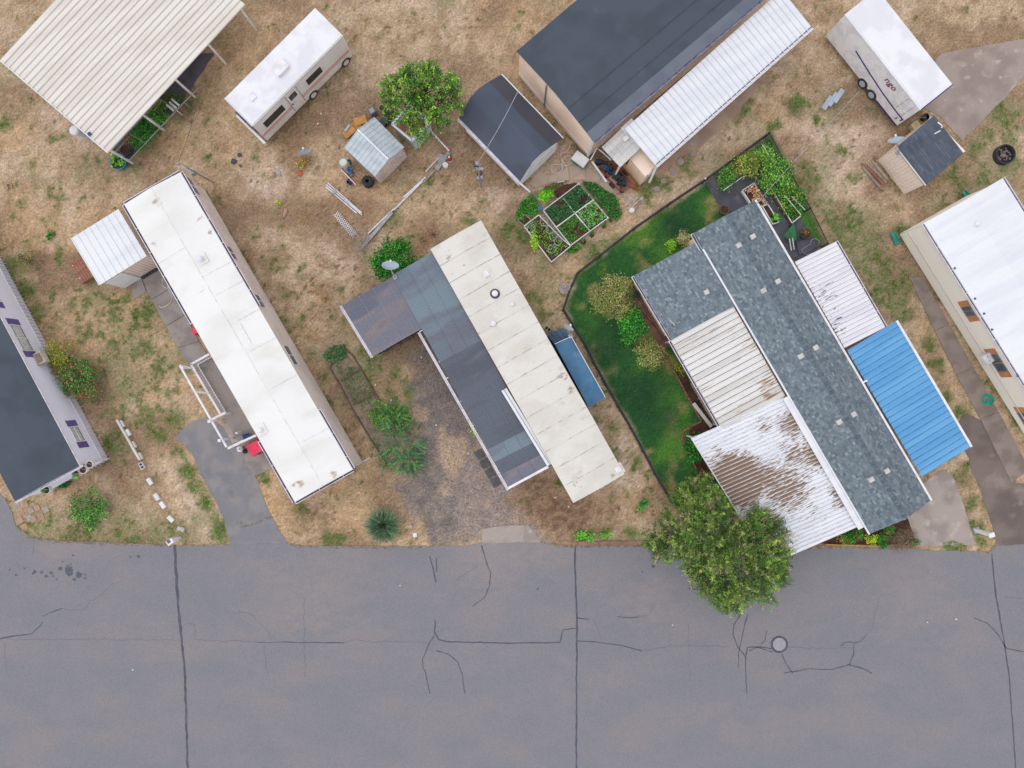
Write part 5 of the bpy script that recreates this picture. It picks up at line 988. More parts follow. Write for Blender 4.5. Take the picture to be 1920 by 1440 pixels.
U3 = P(1200, 279, 2.35)-O; V3 = P(1128, 276, 2.5)-O; ribbed(t, O, U3, V3, 5, [(0, 0), (.06, .045), (.3, .045), (.36, 0), (.6, 0), (.66, .03), (.8, .03), (.86, 0), (1, 0)], mat('greyed_white_roof', (216, 214, 212), (196, 194, 192), sc=1, rot=R(43), stretch=(3, .4, 1), fine=.05), name='roof_panel')
ribbed(t, O+U3*.98+V3*.02, U3.normalized()*.9, V3*1.0, 3, [(0, 0), (.06, .045), (.3, .045), (.36, 0), (1, 0)], M['whitem'], name='roof_panel')
for k in (0.05, .95): post(t, O+U3*k+V3*.06, 2.3, 0, M['white'], .09)
part('roof_hatch', rbox(P(1173, 260, 2.5), un, .35, .25, .04, 2.53), M['cream'], t)
# inner store wall under the patio
t = thing('garden_shed', 'beige vertical-sided store under the large white patio roof', 'shed', P(1206, 310, 0))
s1, s2, s3 = P(1182, 298, 1.9), P(1210, 331, 1.9), P(1229, 312, 1.9); W = [Vector((x_.x, x_.y, 0)) for x_ in (s1, s2, s2+(s3-s2)*2.0, s1+(s3-s2)*2.0)]
body(t, W, .02, 1.85, M['beige'], siding='rib', pitch=.15); part('roof', MB().prism([tuple(x_[:2]) for x_ in W], 1.86, 1.9), M['beige'], t); part('door', MB().bar(W[1].lerp(W[2], .12)+up*.95, W[1].lerp(W[2], .3)+up*.95, .12, 1.7), M['trim'], t)
# small dark-shingled shed, top right
z = 2.3; a, b, c, d = P(1680, 277, z), P(1751, 217, z), P(1814, 283, z), P(1735, 348, z)
t = thing('garden_shed', 'shed with dark shingle roof and ivory siding near the right driveway', 'shed', base([a, b, c, d]))
m0 = (a+b)/2; m1 = (d+c)/2; 
for q_ in (a, b, c, d): pass
shingles(t, a, d-a, (b-a), [(92, 98, 111), (95, 101, 114), (99, 105, 117), (88, 94, 107)], tab=(.3, .6), ex=.17, seed=9)
W = inset(a, b, c, d, .08); body(t, W, .02, z-.04, mat('ivory_siding', (228, 214, 202), (218, 204, 190), sc=.8, fine=.04, gain=1.5), siding='rib', pitch=.22)
part('trim', MB().bar(a+up*.02, d+up*.02, .06, .08), M['cream'], t)
for p_, q_ in (((1758, 229), (1767, 236)), ((1767, 236), (1765, 240)), ((1752, 251), (1763, 245))): part('roof_scrap', MB().bar(P(*p_, z+.03), P(*q_, z+.03), .07, .02), M['white'], t)
dish('blue-grey satellite dish at the corner of the dark-shingled shed', 1681, 267, 2.75, .48, (-.3, .8, .55), 2.3, (1683, 287))
t = thing('timber_steps', 'weathered timber steps leaning at the ivory-sided shed', 'steps', P(1640, 325, 0))
for k, (x0, y0, x1, y1) in enumerate(((1617, 312, 1650, 350), (1622, 309, 1657, 345), (1627, 306, 1662, 342), (1636, 303, 1664, 336))): part('plank', MB().bar(P(x0, y0, .12+.12*k), P(x1, y1, .12+.12*k), .15, .05), M['wood' if k != 1 else 'woodr'], t)
for x, y in ((1688, 228), (1742, 209)): pass
solo('wooden_box', 'open plywood box with dark hole between travel trailer and dark-shingled shed', 'box', rbox(P(1717, 234, .4), (.8, .6), .5, .4, .4, 0), mat('plywood', (196, 178, 140), (180, 160, 124), sc=3, fine=.08)); solo('wooden_box', 'small pale box at the top corner of the dark-shingled shed', 'box', rbox(P(1741, 220, .3), (.8, .6), .28, .25, .3, 0), M['cream'])
t = thing('picnic_bucket', 'black round bucket between the two small boxes by the travel trailer', 'bucket', P(1730, 223, 0)); part('body', MB().lathe(P(1730, 223, 0), [(.17, 0), (.22, .38), (.19, .38), (.18, .3), (.01, .3)], 16), M['blk'], t); part('handle', MB().tube([P(1730, 223, .38)+Vector((.22*math.cos(a_), .05, .14*math.sin(a_))) for a_ in np.linspace(0, math.pi, 8)], .012, 5), M['grey'], t)
# travel trailer
hd = (P(1640, 180, 0)-P(1686, 238, 0)); hd.z = 0; hd.normalize(); hs_ = Vector((hd.y, -hd.x, 0)); hs_ = hs_ if hs_.x > 0 else -hs_
zt_ = 3.0; Cc = P(1727, 205, zt_)
t = thing('travel_trailer', 'white travel trailer with violet stripe and wheel at the top right', 'travel trailer', (Cc.x, Cc.y, 0)); L, Wd = 7.2, 2.4
f = lambda a_, b_, z_: Vector((Cc.x, Cc.y, 0)) + hd*a_ + hs_*b_ + up*z_
FOOT.append([tuple(f(a_, b_, 0)[:2]) for a_, b_ in ((0, 0), (L, 0), (L, Wd), (0, Wd))])
def slab2(a0, a1, b0, b1, z0, z1): return MB().hexa([f(a0, b0, z0), f(a1, b0, z0), f(a1, b1, z0), f(a0, b1, z0)][::-1], [f(a0, b0, z1), f(a1, b0, z1), f(a1, b1, z1), f(a0, b1, z1)][::-1])
part('body', slab2(0, L, 0, Wd, .45, zt_-.06), M['white'], t); part('roof', slab2(.02, L-.02, .03, Wd-.03, zt_-.055, zt_), M['rvroof'], t)
part('roof_edge', MB().bar(f(0, -.02, zt_-.03), f(L, -.02, zt_-.03), .08, .06), M['whitem'], t); part('roof_edge', MB().bar(f(-.02, 0, zt_-.05), f(-.02, Wd, zt_-.05), .05, .08), M['violet'], t)
def side2(a0, a1, z0, z1, m, nm, off=.012, th=.02, par=None): return part(nm, MB().hexa([f(a0, -off, z0), f(a1, -off, z0), f(a1, th-off, z0), f(a0, th-off, z0)], [f(a0, -off, z1), f(a1, -off, z1), f(a1, th-off, z1), f(a0, th-off, z1)]), m, par or t)
mb = MB(); i = 0
ax_ = [(0.05, 1.22), (.9, 1.22), (2.2, 1.3), (3.6, 1.48), (5.2, 1.75)]
for (a0, z0), (a1, z1) in zip(ax_, ax_[1:]): mb.hexa([f(a0, -.015, z0-.05), f(a1, -.015, z1-.05), f(a1, .0, z1-.05), f(a0, .0, z0-.05)], [f(a0, -.015, z0+.05), f(a1, -.015, z1+.05), f(a1, .0, z1+.05), f(a0, .0, z0+.05)])
part('stripe', mb, M['violet'], t); part('stripe', MB().bar(f(.12, -.02, 1.0), f(.12, -.02, 1.22), .12, .03), M['violet'], t); part('reflector', MB().bar(f(.4, -.02, .75), f(.4, -.02, 1.0), .1, .02), M['magenta'], t)
part('skirt_trim', MB().bar(f(0, -.03, .45), f(2.0, -.03, .45), .05, .06), M['violet'], t)
for a0 in (.35, .95): side2(a0-.012, a0+.012, 1.3, 2.75, M['slab_grey'], 'panel_seam')
for k in range(5): side2(.36, .94, 1.5+k*.26, 1.56+k*.26, M['white'], 'ladder_rung', .03, .02)
for a_ in (2.5, 3.4):
    wh = part('wheel', MB().tube([f(a_, .25, .4), f(a_, -.03, .4)], .38, 22), M['rubber'], t); part('hubcap', MB().tube([f(a_, -.02, .4), f(a_, -.06, .4)], .22, 14), M['dishm'], wh)
fc = bpy.data.curves.new('lettering', 'FONT'); fc.body = 'ngo'; fc.size = .62; fc.extrude = .006; fc.shear = .25; fc.materials.append(M['magenta'])
fo_ = bpy.data.objects.new('tmp', fc); COL.objects.link(fo_); bpy.context.view_layer.update(); me_ = bpy.data.meshes.new_from_object(fo_.evaluated_get(bpy.context.evaluated_depsgraph_get())); bpy.data.objects.remove(fo_)
fo = bpy.data.objects.new('lettering', me_); COL.objects.link(fo); fo.parent = t
if not me_.materials: me_.materials.append(M['magenta'])
# text lies on the side wall, reading along the wall
xx = -hd; zz_ = up; yy = up; nn_ = -hs_
Mt = Matrix((( xx.x, up.x, xx.cross(up).x), (xx.y, up.y, xx.cross(up).y), (xx.z, up.z, xx.cross(up).z))).to_4x4()
fo.matrix_local = Matrix.Translation(f(2.75, -.03, 2.15) - ORG[t.name]) @ Mt
# fire ring
t = thing('fire_pit', 'round iron fire ring full of ash beside the right driveway', 'fire pit', P(1879, 292, 0))
part('ring', MB().lathe(P(1879, 292, 0), [(.62, 0), (.62, .35), (.55, .35), (.55, .02), (.01, .02)], 28), M['rubber'], t)
mb = MB()
for k in range(30): a_ = random.uniform(0, 6.28); r_ = random.uniform(0, .45); mb.box(P(1879, 292, 0)+Vector((r_*math.cos(a_), r_*math.sin(a_), .12+random.uniform(0, .08))), (random.uniform(.05, .22), random.uniform(.04, .1), .05), random.uniform(0, 3))
part('ash', mb, mat('ash_and_stone', (140, 126, 120), (96, 86, 84), sc=5, fine=.3, fsc=20), t, kind='stuff')
# ---------------------------------------------------------------- plants
def leaves(name, C, size, cols, parent=None, m=None, asp=.55, upb=.8, org=(0, 0, 0), kind=None, jitter=.12):
    """one folded quad per leaf; C (n,3) world, size (n,), cols (n,3) photo colours"""
    n = len(C); nr = rng.normal(size=(n, 3)); nr[:, 2] = np.abs(nr[:, 2]) + upb; nr /= np.linalg.norm(nr, axis=1)[:, None]
    t_ = rng.normal(size=(n, 3)); t_ -= (t_*nr).sum(1)[:, None]*nr; t_ /= np.linalg.norm(t_, axis=1)[:, None]; b = np.cross(nr, t_)
    L = size[:, None]*.5; Wd = L*asp
    V = np.stack([C - t_*L, C + b*Wd + nr*L*.25, C + t_*L, C - b*Wd + nr*L*.25], 1).reshape(-1, 3)
    cc = np.repeat(linA(np.clip(cols*(1 + rng.normal(size=(n, 1))*jitter), 5, 250)), 4, axis=0)
    o = arrmesh(name, V - (np.array(ORG[parent.name])[None, :] if parent else 0), np.arange(4*n), 4, m or M['leaf'], parent=parent, cols=cc, org=(0, 0, 0) if parent else org)
    if kind: o['kind'] = kind
    return o
def pal(n, P_, w_=None):
    P_ = np.array(P_, float); return P_[rng.choice(len(P_), n, p=w_)]
def cloud(c, rx, ry, h, n, clumps=14, rc=.28, z0=.1):
    """leaf centres gathered in clumps over an uneven dome"""
    k = clumps; a = rng.uniform(0, 2*math.pi, k); r = np.sqrt(rng.uniform(0, 1, k)); 
    cx = c[0] + rx*r*np.cos(a); cy = c[1] + ry*r*np.sin(a); cz = z0 + (h-z0)*np.sqrt(np.clip(1-r*r*.85, 0, 1))*rng.uniform(.6, 1.0, k)
    i = rng.integers(0, k, n); g = rng.normal(size=(n, 3))*rc*np.array([rx, ry, h*.45])[None, :]
    Z = np.clip(cz[i] + g[:, 2], .03, None); return np.stack([cx[i]+g[:, 0], cy[i]+g[:, 1], Z], 1), i
def bush(name, lab, cat, px, py, r, h, palette, n=900, leaf=.09, clumps=16, rc=.24, asp=.6, squash=1.0, flowers=None, group=None, stems=True, upb=.8, w_=None):
    if asp > .2: n = int(n*1.7); leaf *= 1.08; palette = [tuple(min(235, v*1.12) for v in p_) for p_ in palette]
    c = P(px, py, h*.5); t = thing(name, lab, cat, (c.x, c.y, 0), group); R_ = r*PX*(CH-h*.5)/CH
    C, i = cloud(c, R_*.85, R_*.85*squash, h, n, clumps, rc); tint = rng.uniform(.85, 1.15, clumps)
    leaves('foliage', C, rng.uniform(.6, 1.3, n)*leaf, pal(n, palette, w_)*tint[i][:, None], parent=t, asp=asp, upb=upb)
    if stems:
        mb = MB()
        for k in range(7): a = k*.9+random.uniform(-.3, .3); e = Vector((c.x + R_*.6*math.cos(a), c.y + R_*.6*math.sin(a), h*.6)); mb.tube([Vector((c.x + .05*math.cos(a), c.y+.05*math.sin(a), 0)), Vector((c.x, c.y, 0)).lerp(e, .5)+Vector((0, 0, h*.15)), e], .02, 5, r2=.006)
        part('stem', mb, M['bark'], t, kind='stuff')
    if flowers:
        k, cols, fs = flowers
        for j in range(k):
            q = C[rng.integers(0, n)]; z_ = max(q[2], h*.5)+.06; mb = MB().lathe((q[0], q[1], z_), [(fs*.3, -.02), (fs, .01), (fs*.7, .035), (.005, .02)], 8)
            part('flower', mb, cols[j % len(cols)], t)
    return t
G1 = [(58, 118, 34), (72, 138, 40), (46, 98, 34), (92, 152, 54)]; G2 = [(96, 128, 50), (120, 142, 62), (82, 110, 48), (146, 152, 76)]; GD = [(40, 84, 40), (52, 100, 48), (34, 70, 38), (70, 116, 60)]
GY = [(150, 162, 84), (172, 166, 104), (120, 142, 66), (186, 158, 118), (104, 130, 62)]; GO = [(96, 136, 48), (128, 150, 60), (152, 148, 52), (170, 140, 60)]
FR = [mat('red_petal', (206, 44, 60), sc=8, bump=0), mat('pink_petal', (222, 110, 136), sc=8, bump=0), mat('coral_petal', (224, 92, 62), sc=8, bump=0)]
bush('rose_bush', 'large rose bush with red and pink flowers against the lilac-white house', 'bush', 150, 712, 46, 1.7, [(60, 112, 50), (82, 130, 62), (108, 136, 72), (48, 92, 44), (140, 138, 84)], 3000, .085, 34, .17, flowers=(34, [FR[0], FR[1], FR[0], FR[2]], .075))
bush('shrub', 'yellow-green shrub just above the red-flowered rose bush', 'bush', 116, 672, 37, 1.5, GO, 1500, .09, 18, .24, flowers=(5, [FR[2]], .05))
bush('rose_bush', 'low sparse rose bush with one red flower near the left edge', 'bush', 52, 487, 24, .8, [(92, 118, 52), (70, 100, 48), (140, 142, 66), (120, 110, 70)], 500, .07, 14, .22, flowers=(2, [FR[2]], .08))
bush('weed_bush', 'loose bright green bush on dry grass near the lower left road edge', 'bush', 166, 950, 40, .9, [(62, 122, 46), (88, 150, 58), (48, 98, 50), (118, 170, 78)], 1300, .10, 20, .2)
bush('shrub', 'dense deep green round bush behind the satellite dish on the shed roof', 'bush', 741, 490, 46, 1.9, [(34, 104, 28), (52, 130, 38), (26, 80, 28), (70, 146, 50)], 3400, .11, 34, .17)
bush('flower_tuft', 'tiny bright yellow-topped plant alone in the dry yard', 'plant', 524, 380, 6, .35, [(60, 130, 30), (225, 210, 40), (225, 210, 40)], 90, .06, 4, .4, stems=False)
bush('weed', 'bright leafy weed by the shed in the upper left yard', 'weed', 94, 441, 7, .3, G1, 70, .12, 4, .4, stems=False)
bush('shrub', 'spiky yellow-green shrub at the corner of the watered lawn by the shingled wing', 'bush', 1152, 556, 42, 1.7, GY, 2600, .12, 34, .18, asp=.3)
bush('shrub', 'smaller spiky yellow-green shrub south of the brown patio', 'bush', 1217, 666, 29, 1.3, GY, 1300, .12, 20, .2, asp=.3)
bush('shrub', 'bright green leafy bush between the two spiky shrubs', 'bush', 1184, 612, 22, 1.1, [(60, 140, 52), (84, 160, 62), (46, 112, 42)], 1300, .12, 18, .25, squash=1.5)
bush('shrub', 'small lime shrub at the north edge of the shingled wing', 'bush', 1257, 462, 10, .6, [(140, 180, 50), (110, 160, 44)], 220, .11, 6, .35); bush('shrub', 'pale twiggy shrub between lime shrub and main shingled roof', 'bush', 1284, 446, 15, .9, [(150, 152, 104), (128, 136, 84), (170, 160, 120)], 350, .09, 8, .3)
bush('shrub', 'dark yellow-green shrub beneath the cream ribbed patio roof edge', 'bush', 1272, 692, 15, .9, [(110, 122, 50), (84, 100, 44), (140, 130, 60)], 380, .09, 9, .3)
bush('hydrangea', 'leafy bush in the brick-edged bed by the peeling roof', 'bush', 1300, 842, 15, .8, [(52, 124, 42), (74, 150, 56), (40, 100, 38)], 600, .12, 10, .3, squash=1.6)
bush('shrub', 'reddish dead shrub between the brick-edged bed and the big tree', 'bush', 1318, 888, 14, .8, [(120, 84, 62), (96, 70, 52), (140, 104, 80)], 320, .08, 9, .3)
bush('grass_clump', 'tall green weed clump on dry grass at the top of the patch path', 'weed', 1495, 196, 19, .5, [(78, 118, 46), (98, 136, 60), (120, 140, 76)], 420, .12, 9, .35, asp=.25, stems=False)
bush('grass_clump', 'spreading weed clump by the tip of the wire fence', 'weed', 1449, 231, 15, .45, [(86, 122, 56), (104, 136, 66)], 260, .11, 7, .35, asp=.25, stems=False)
bush('weed', 'bright leafy weed near the kerb north of the middle driveway', 'weed', 1096, 1007, 15, .4, [(86, 150, 50), (110, 170, 66)], 200, .11, 6, .3, stems=False); bush('weed', 'second leafy weed on the kerb line, near the old kerb', 'weed', 1137, 1003, 10, .35, [(86, 150, 50), (120, 160, 70)], 120, .11, 5, .3, stems=False); bush('weed', 'star-shaped green weed on dry grass west of the big tree', 'weed', 1204, 948, 10, .35, [(70, 138, 56), (90, 156, 66)], 130, .13, 5, .35, stems=False)
bush('weed', 'green weed by the scruffy edge of the white block row drive', 'weed', 1398, 1010, 4, .3, G1, 30, .1, 3, .4, stems=False)
bush('rose_bush', 'rose bush with coral flowers in the front bed of the big house', 'bush', 1601, 1005, 16, .9, G1, 600, .09, 12, .25, flowers=(4, [FR[2], FR[0]], .07)); bush('shrub', 'lime-yellow shrub in the front bed of the big house', 'bush', 1634, 1010, 10, .6, [(180, 200, 50), (150, 184, 60)], 260, .09, 7, .3); bush('shrub', 'dark green round shrub in the front bed of the big house', 'bush', 1651, 1014, 12, .7, [(44, 110, 34), (60, 130, 44)], 420, .09, 8, .3, flowers=(1, [FR[1]], .08)); bush('shrub', 'tangled brown leafless shrub in the front bed beside the concrete drive', 'bush', 1692, 1008, 26, 1.1, [(142, 112, 98), (118, 92, 80), (160, 132, 114), (100, 104, 70)], 1800, .16, 18, .25, asp=.12, flowers=None)
bush('shrub', 'thin yellow-green plant in the front bed beside the peeling roof', 'bush', 1578, 1012, 11, .5, GO, 150, .08, 6, .35); bush('rose_bush', 'pink rose at the south corner of the shingle roof', 'bush', 1664, 992, 10, .9, G1, 220, .08, 6, .3, flowers=(2, [FR[1]], .08)); bush('shrub', 'small green shrub between the brown shrub and the concrete drive', 'bush', 1713, 1014, 9, .6, G1, 220, .08, 6, .3)
bush('yucca', 'yellow-green strappy plant poking from under the smoky awning gutter', 'plant', 886, 806, 12, .8, [(150, 170, 70), (180, 180, 90), (110, 140, 60)], 60, .4, 4, .3, asp=.12, stems=False)
def blades(name, lab, cat, px, py, r, h, palette, n, wd=.03, segs=3, group=None):
    c = P(px, py, h*.3); R_ = r*PX; V = []; cols = []; pl = np.array(palette, float)
    for k in range(n):
        a = random.uniform(0, 6.283); L = R_*random.uniform(.35, 1.05); hz = h*random.uniform(.5, 1.0); d = Vector((math.cos(a), math.sin(a), 0)); s_ = Vector((-d.y, d.x, 0))*wd/2; st = Vector((c.x, c.y, 0)) + d*random.uniform(0, R_*.35) + s_*random.uniform(-8, 8)
        col = pl[random.randrange(len(pl))]*random.uniform(.8, 1.25)
        for i in range(segs):
            t0, t1 = i/segs, (i+1)/segs; f_ = lambda t: st + d*L*t*.75 + Vector((0, 0, hz*(1-(1-1.25*t)**2 if t < .8 else 1-.0-(t-.8)*1.6)))
            w0, w1 = 1-t0*.8, 1-t1*.8; a0, a1 = f_(t0), f_(t1); V += [a0-s_*w0, a0+s_*w0, a1+s_*w1, a1-s_*w1]; cols += [col]*4
    o = arrmesh(name, np.array([tuple(v_) for v_ in V]), np.arange(len(V)), 4, M['leaf'], cols=linA(np.clip(np.array(cols), 5, 250)), org=(c.x, c.y, 0)); return tag(o, lab, cat, group)
blades('ornamental_grass', 'round dark blue-green ornamental grass clump near the road edge', 'grass clump', 719, 984, 37, 1.1, [(88, 122, 88), (110, 144, 106), (70, 100, 74), (146, 172, 136)], 1500, .028)
# climbing beans and beds
def bedbox(name, lab, pxs, z, m, soil_z=.3, closed=True, wd=.05, dp=.3, cat='raised bed', group=None):
    pts = [P(x, y, z) for x, y in pxs]; t = thing(name, lab, cat, base(pts), group); n = len(pts)
    for k in range(n if closed else n-1): part('board', MB().bar(pts[k]-up*dp/2, pts[(k+1) % n]-up*dp/2, wd, dp), m, t)
    part('earth', MB().prism([tuple(p_[:2]) for p_ in pts], 0, z-.08), M['soil'], t); HARD.append([tuple(p_[:2]) for p_ in pts]); return t
BG = 'white-framed raised beds of the kitchen garden'
zb = .42
t = bedbox('raised_bed', 'two-by-two white-framed raised bed full of green plants', [(1085, 344), (1140, 408), (1070, 460), (1043, 426), (1019, 394)], zb, M['white'])
for a_, b_ in (((1055, 370), (1078, 400)), ((1078, 400), (1105, 432)), ((1112, 375), (1078, 400)), ((1078, 400), (1043, 426))): part('cross_rail', MB().bar(P(*a_, zb+.02), P(*b_, zb+.02), .07, .07), M['white'], t)
for x, y in ((1085, 344), (1140, 408), (1112, 375)): part('post', MB().bar(P(x, y, .75), Vector((P(x, y, .75).x, P(x, y, .75).y, 0)), .07, .07), M['white'], t)
t = bedbox('raised_bed', 'white-sided raised bed with wire tomato cages south-west of the gridded bed', [(983, 424), (1010, 403), (1053, 447), (1070, 461), (1034, 491)], zb, M['white'])
t = bedbox('raised_bed', 'small weathered bed end poking out left of the caged tomato bed', [(971, 413), (984, 402), (996, 412), (983, 423)], .3, M['wood'])
def patchplants(parent, poly_px, z, h, n, palette, leaf=.09, w_=None, name='foliage'):
    wp = wxy_z(poly_px, z); xs = [p_[0] for p_ in wp]; ys = [p_[1] for p_ in wp]; x = rng.uniform(min(xs), max(xs), n*3); y = rng.uniform(min(ys), max(ys), n*3)
    k = inpoly(x, y, wp) & (VE.fbm(x, y, 2.2, 3) > .33); x, y = x[k][:n], y[k][:n]; m_ = len(x)
    C = np.stack([x, y, z + h*rng.uniform(.1, 1, m_)*(.4+.9*VC.fbm(x, y, 1.7, 3))], 1); return leaves(name, C, rng.uniform(.6, 1.3, m_)*leaf, pal(m_, palette, w_)*(.8+.4*VB.fbm(x, y, 3, 2))[:, None], parent=parent, org=(x.mean(), y.mean(), z))
def wxy_z(poly, z): return [tuple(P(x, y, z)[:2]) for x, y in poly]
def plantpatch(name, lab, cat, poly, z, h, n, palette, leaf=.09, w_=None): return tag(patchplants(None, poly, z, h, int(n*1.4), [tuple(v*1.12 for v in p_) for p_ in palette], leaf, w_, name), lab, cat, kind='stuff')
plantpatch('bean_plants', 'dense dark green planting in the two upper cells of the gridded bed', 'plants', [(1087, 348), (1110, 374), (1078, 398), (1044, 422), (1021, 396), (1055, 371)], .32, .35, 2600, [(48, 96, 56), (64, 116, 68), (38, 78, 48), (84, 132, 80)], .08)
plantpatch('vegetable_plants', 'light green vegetables in the right lower cell of the gridded bed', 'plants', [(1112, 378), (1137, 407), (1106, 429), (1081, 401)], .3, .35, 650, [(90, 150, 60), (120, 176, 90), (70, 126, 50), (140, 184, 130)], .11)
plantpatch('vegetable_plants', 'mixed green herbs in the left lower cell of the gridded bed', 'plants', [(1077, 403), (1103, 432), (1070, 457), (1046, 428)], .3, .35, 900, [(76, 130, 48), (104, 150, 64), (56, 104, 44)], .09)
plantpatch('vegetable_plants', 'yellow-green seedlings among the wire tomato cages', 'plants', [(985, 425), (1010, 406), (1050, 448), (1066, 460), (1036, 486)], .32, .4, 700, [(84, 128, 60), (150, 190, 60), (60, 104, 50), (120, 160, 70)], .09)
plantpatch('ground_cover', 'dark green ground cover east of the gridded bed', 'plants', [(1090, 342), (1112, 342), (1132, 356), (1150, 366), (1164, 388), (1166, 402), (1156, 416), (1144, 418), (1138, 402), (1114, 374)], .0, .35, 2600, [(44, 100, 44), (58, 122, 50), (36, 82, 42), (92, 148, 66)], .09)
plantpatch('ground_cover', 'bright leafy strawberries west of the gridded bed', 'plants', [(968, 400), (978, 378), (1000, 368), (1008, 378), (1010, 392), (1006, 402), (985, 418), (968, 414)], .0, .35, 1300, [(60, 130, 40), (84, 156, 50), (46, 104, 40)], .10)
bush('cabbage_plant', 'bright lime leafy plant beside the dark soil mound', 'plant', 1025, 371, 13, .6, [(104, 178, 34), (86, 156, 34), (130, 194, 50)], 420, .13, 7, .3)
bush('trailing_plant', 'yellow-green leaves spilling over the left side of the caged tomato bed', 'plant', 998, 452, 10, .7, [(160, 200, 50), (130, 180, 50)], 200, .12, 7, .35, squash=1.8, stems=False)
mb = MB(); mb.prism(jit(wxy([(1038, 360), (1050, 350), (1078, 343), (1084, 345), (1055, 366), (1046, 372)]), .3, .05), -.02, .1); o = struct('earth_mound', mb, M['soil'])
plantpatch('ground_cover', 'brownish flowering plants north of the gridded bed', 'plants', [(1012, 364), (1022, 350), (1040, 344), (1066, 340), (1046, 352), (1034, 362)], .0, .3, 500, [(96, 104, 56), (130, 120, 70), (80, 90, 50)], .08)
solo('garden_hoop', 'white bent tube frame north of the gridded bed', 'hoop', MB().tube([P(1045, 342, .5), P(1057, 339, .6), P(1060, 346, .1)], .025, 6), M['white']); solo('plastic_tub', 'small bright blue tub at the west corner of the gridded bed', 'tub', MB().lathe(P(1013, 391, .3)-up*.1, [(.1, 0), (.13, .25), (.1, .26), (.01, .2)], 14), M['bluep'])
t0 = None
for k, ((x, y), lb) in enumerate((((996, 428), 'wire tomato cage at the west end of the caged bed'), ((1020, 416), 'wire tomato cage nearest the gridded bed corner, top of the caged bed'), ((1031, 430), 'wire tomato cage second from the top along the inner edge'), ((1037, 443), 'wire tomato cage in the middle of the inner edge'), ((1046, 452), 'wire tomato cage right at the inner corner of the bed'), ((1035, 467), 'wire tomato cage at the south end of the caged bed'))):
    c = P(x, y, .8)
    if t0 is None:
        t0 = thing('tomato_cage', lb, 'plant cage', (c.x, c.y, .33), 'wire tomato cages')
        for j in range(4): part('ring', MB().tube([Vector((c.x + (.2+.02*j)*math.cos(a_), c.y + (.2+.02*j)*math.sin(a_), .38+.17*j)) for a_ in np.linspace(0, 6.283, 17)], .006, 4, cap=False), M['galv'], t0)
        for j in range(4): a_ = j*1.571; part('wire', MB().tube([Vector((c.x+.2*math.cos(a_), c.y+.2*math.sin(a_), .33)), Vector((c.x+.26*math.cos(a_), c.y+.26*math.sin(a_), .92))], .009, 4), M['galv'], t0)
    else: dup(t0, (c.x, c.y, .33), random.uniform(0, 1.5), lb)
PG = 'small pots along the gridded bed'
for (x, y, r, m, lb) in ((1133, 424, .13, 'brick', 'terracotta pot at the east end of the gridded bed side'), (1110, 441, .13, 'dgrey', 'green-filled pot below the middle of the gridded bed side'), (1094, 453, .17, 'dgrey', 'wide pale-rimmed pot in the row below the gridded bed'), (1080, 466, .14, 'dgrey', 'last green pot near the gap between the two raised beds')):
    pot(lb, x, y, r, .25, M[m], group=PG); bush('potted_plant', 'small plant growing in the ' + lb, 'plant', x, y-1, r/PX*.9, .4, G1, 60, .08, 3, .35, stems=False)
plantpatch('ground_cover', 'green weeds in the gap at the south tip of the raised beds', 'plants', [(1060, 462), (1080, 456), (1090, 464), (1078, 476), (1064, 474)], 0, .35, 350, G1, .09)
# bean rows and beds in the fabric-floored garden
t = bedbox('raised_bed', 'raised bed with rust and cream dry plants against the main shingle roof', [(1392, 357), (1414, 343), (1438, 381), (1417, 395)], .4, M['white'])
plantpatch('dead_plants', 'straw and rust coloured dry plants in the white bed beside the shingle roof', 'plants', [(1396, 358), (1412, 347), (1436, 381), (1420, 390)], .34, .3, 420, [(206, 190, 140), (190, 110, 80), (150, 80, 60), (226, 214, 170)], .12)
t = bedbox('raised_bed', 'white-edged bed with one lime plant, south of the dry bed', [(1430, 387), (1440, 383), (1461, 416), (1449, 420)], .35, M['white']); bush('cabbage_plant', 'single lime plant in the small white-edged bed', 'plant', 1451, 411, 8, .55, [(110, 184, 60), (80, 160, 50)], 120, .12, 4, .35, stems=False)
t = bedbox('raised_bed', 'long narrow white-edged bed along the bean trellis', [(1424, 318), (1433, 316), (1500, 406), (1485, 418), (1452, 368)], .4, M['woodd']); part('white_rim', MB().bar(P(1425, 318, .42), P(1485, 418, .42), .06, .03), M['white'], t); part('white_rim', MB().bar(P(1485, 418, .42), P(1501, 405, .42), .06, .03), M['white'], t)
bush('bean_row', 'tall bean plants on the long trellis running down to the right', 'plant', 1456, 330, 34, 1.5, [(70, 130, 46), (100, 154, 60), (140, 170, 76), (54, 104, 42)], 1500, .11, 22, .2)
bush('bean_row', 'bean plants at the lower right end of the long trellis', 'plant', 1482, 370, 26, 1.3, [(70, 130, 46), (100, 154, 60), (150, 176, 76), (54, 104, 42)], 900, .11, 16, .22)
bush('bean_row', 'loose green creeper at the north tip of the wired garden', 'plant', 1428, 292, 22, 1.2, [(70, 130, 46), (100, 154, 60), (150, 176, 76)], 600, .11, 12, .24); bush('bean_row', 'yellowing bean plants over the middle of the garden', 'plant', 1398, 312, 26, 1.4, [(110, 146, 58), (150, 160, 70), (170, 158, 84), (80, 124, 50)], 1000, .11, 18, .22); bush('bean_row', 'green bean plants at the west end of the garden row', 'plant', 1362, 335, 21, 1.2, [(80, 132, 50), (110, 150, 62), (60, 108, 46)], 800, .11, 14, .22)
bush('bean_row', 'low green plants in the narrow bed by the corner post', 'plant', 1487, 395, 14, .8, G1, 350, .10, 8, .3)
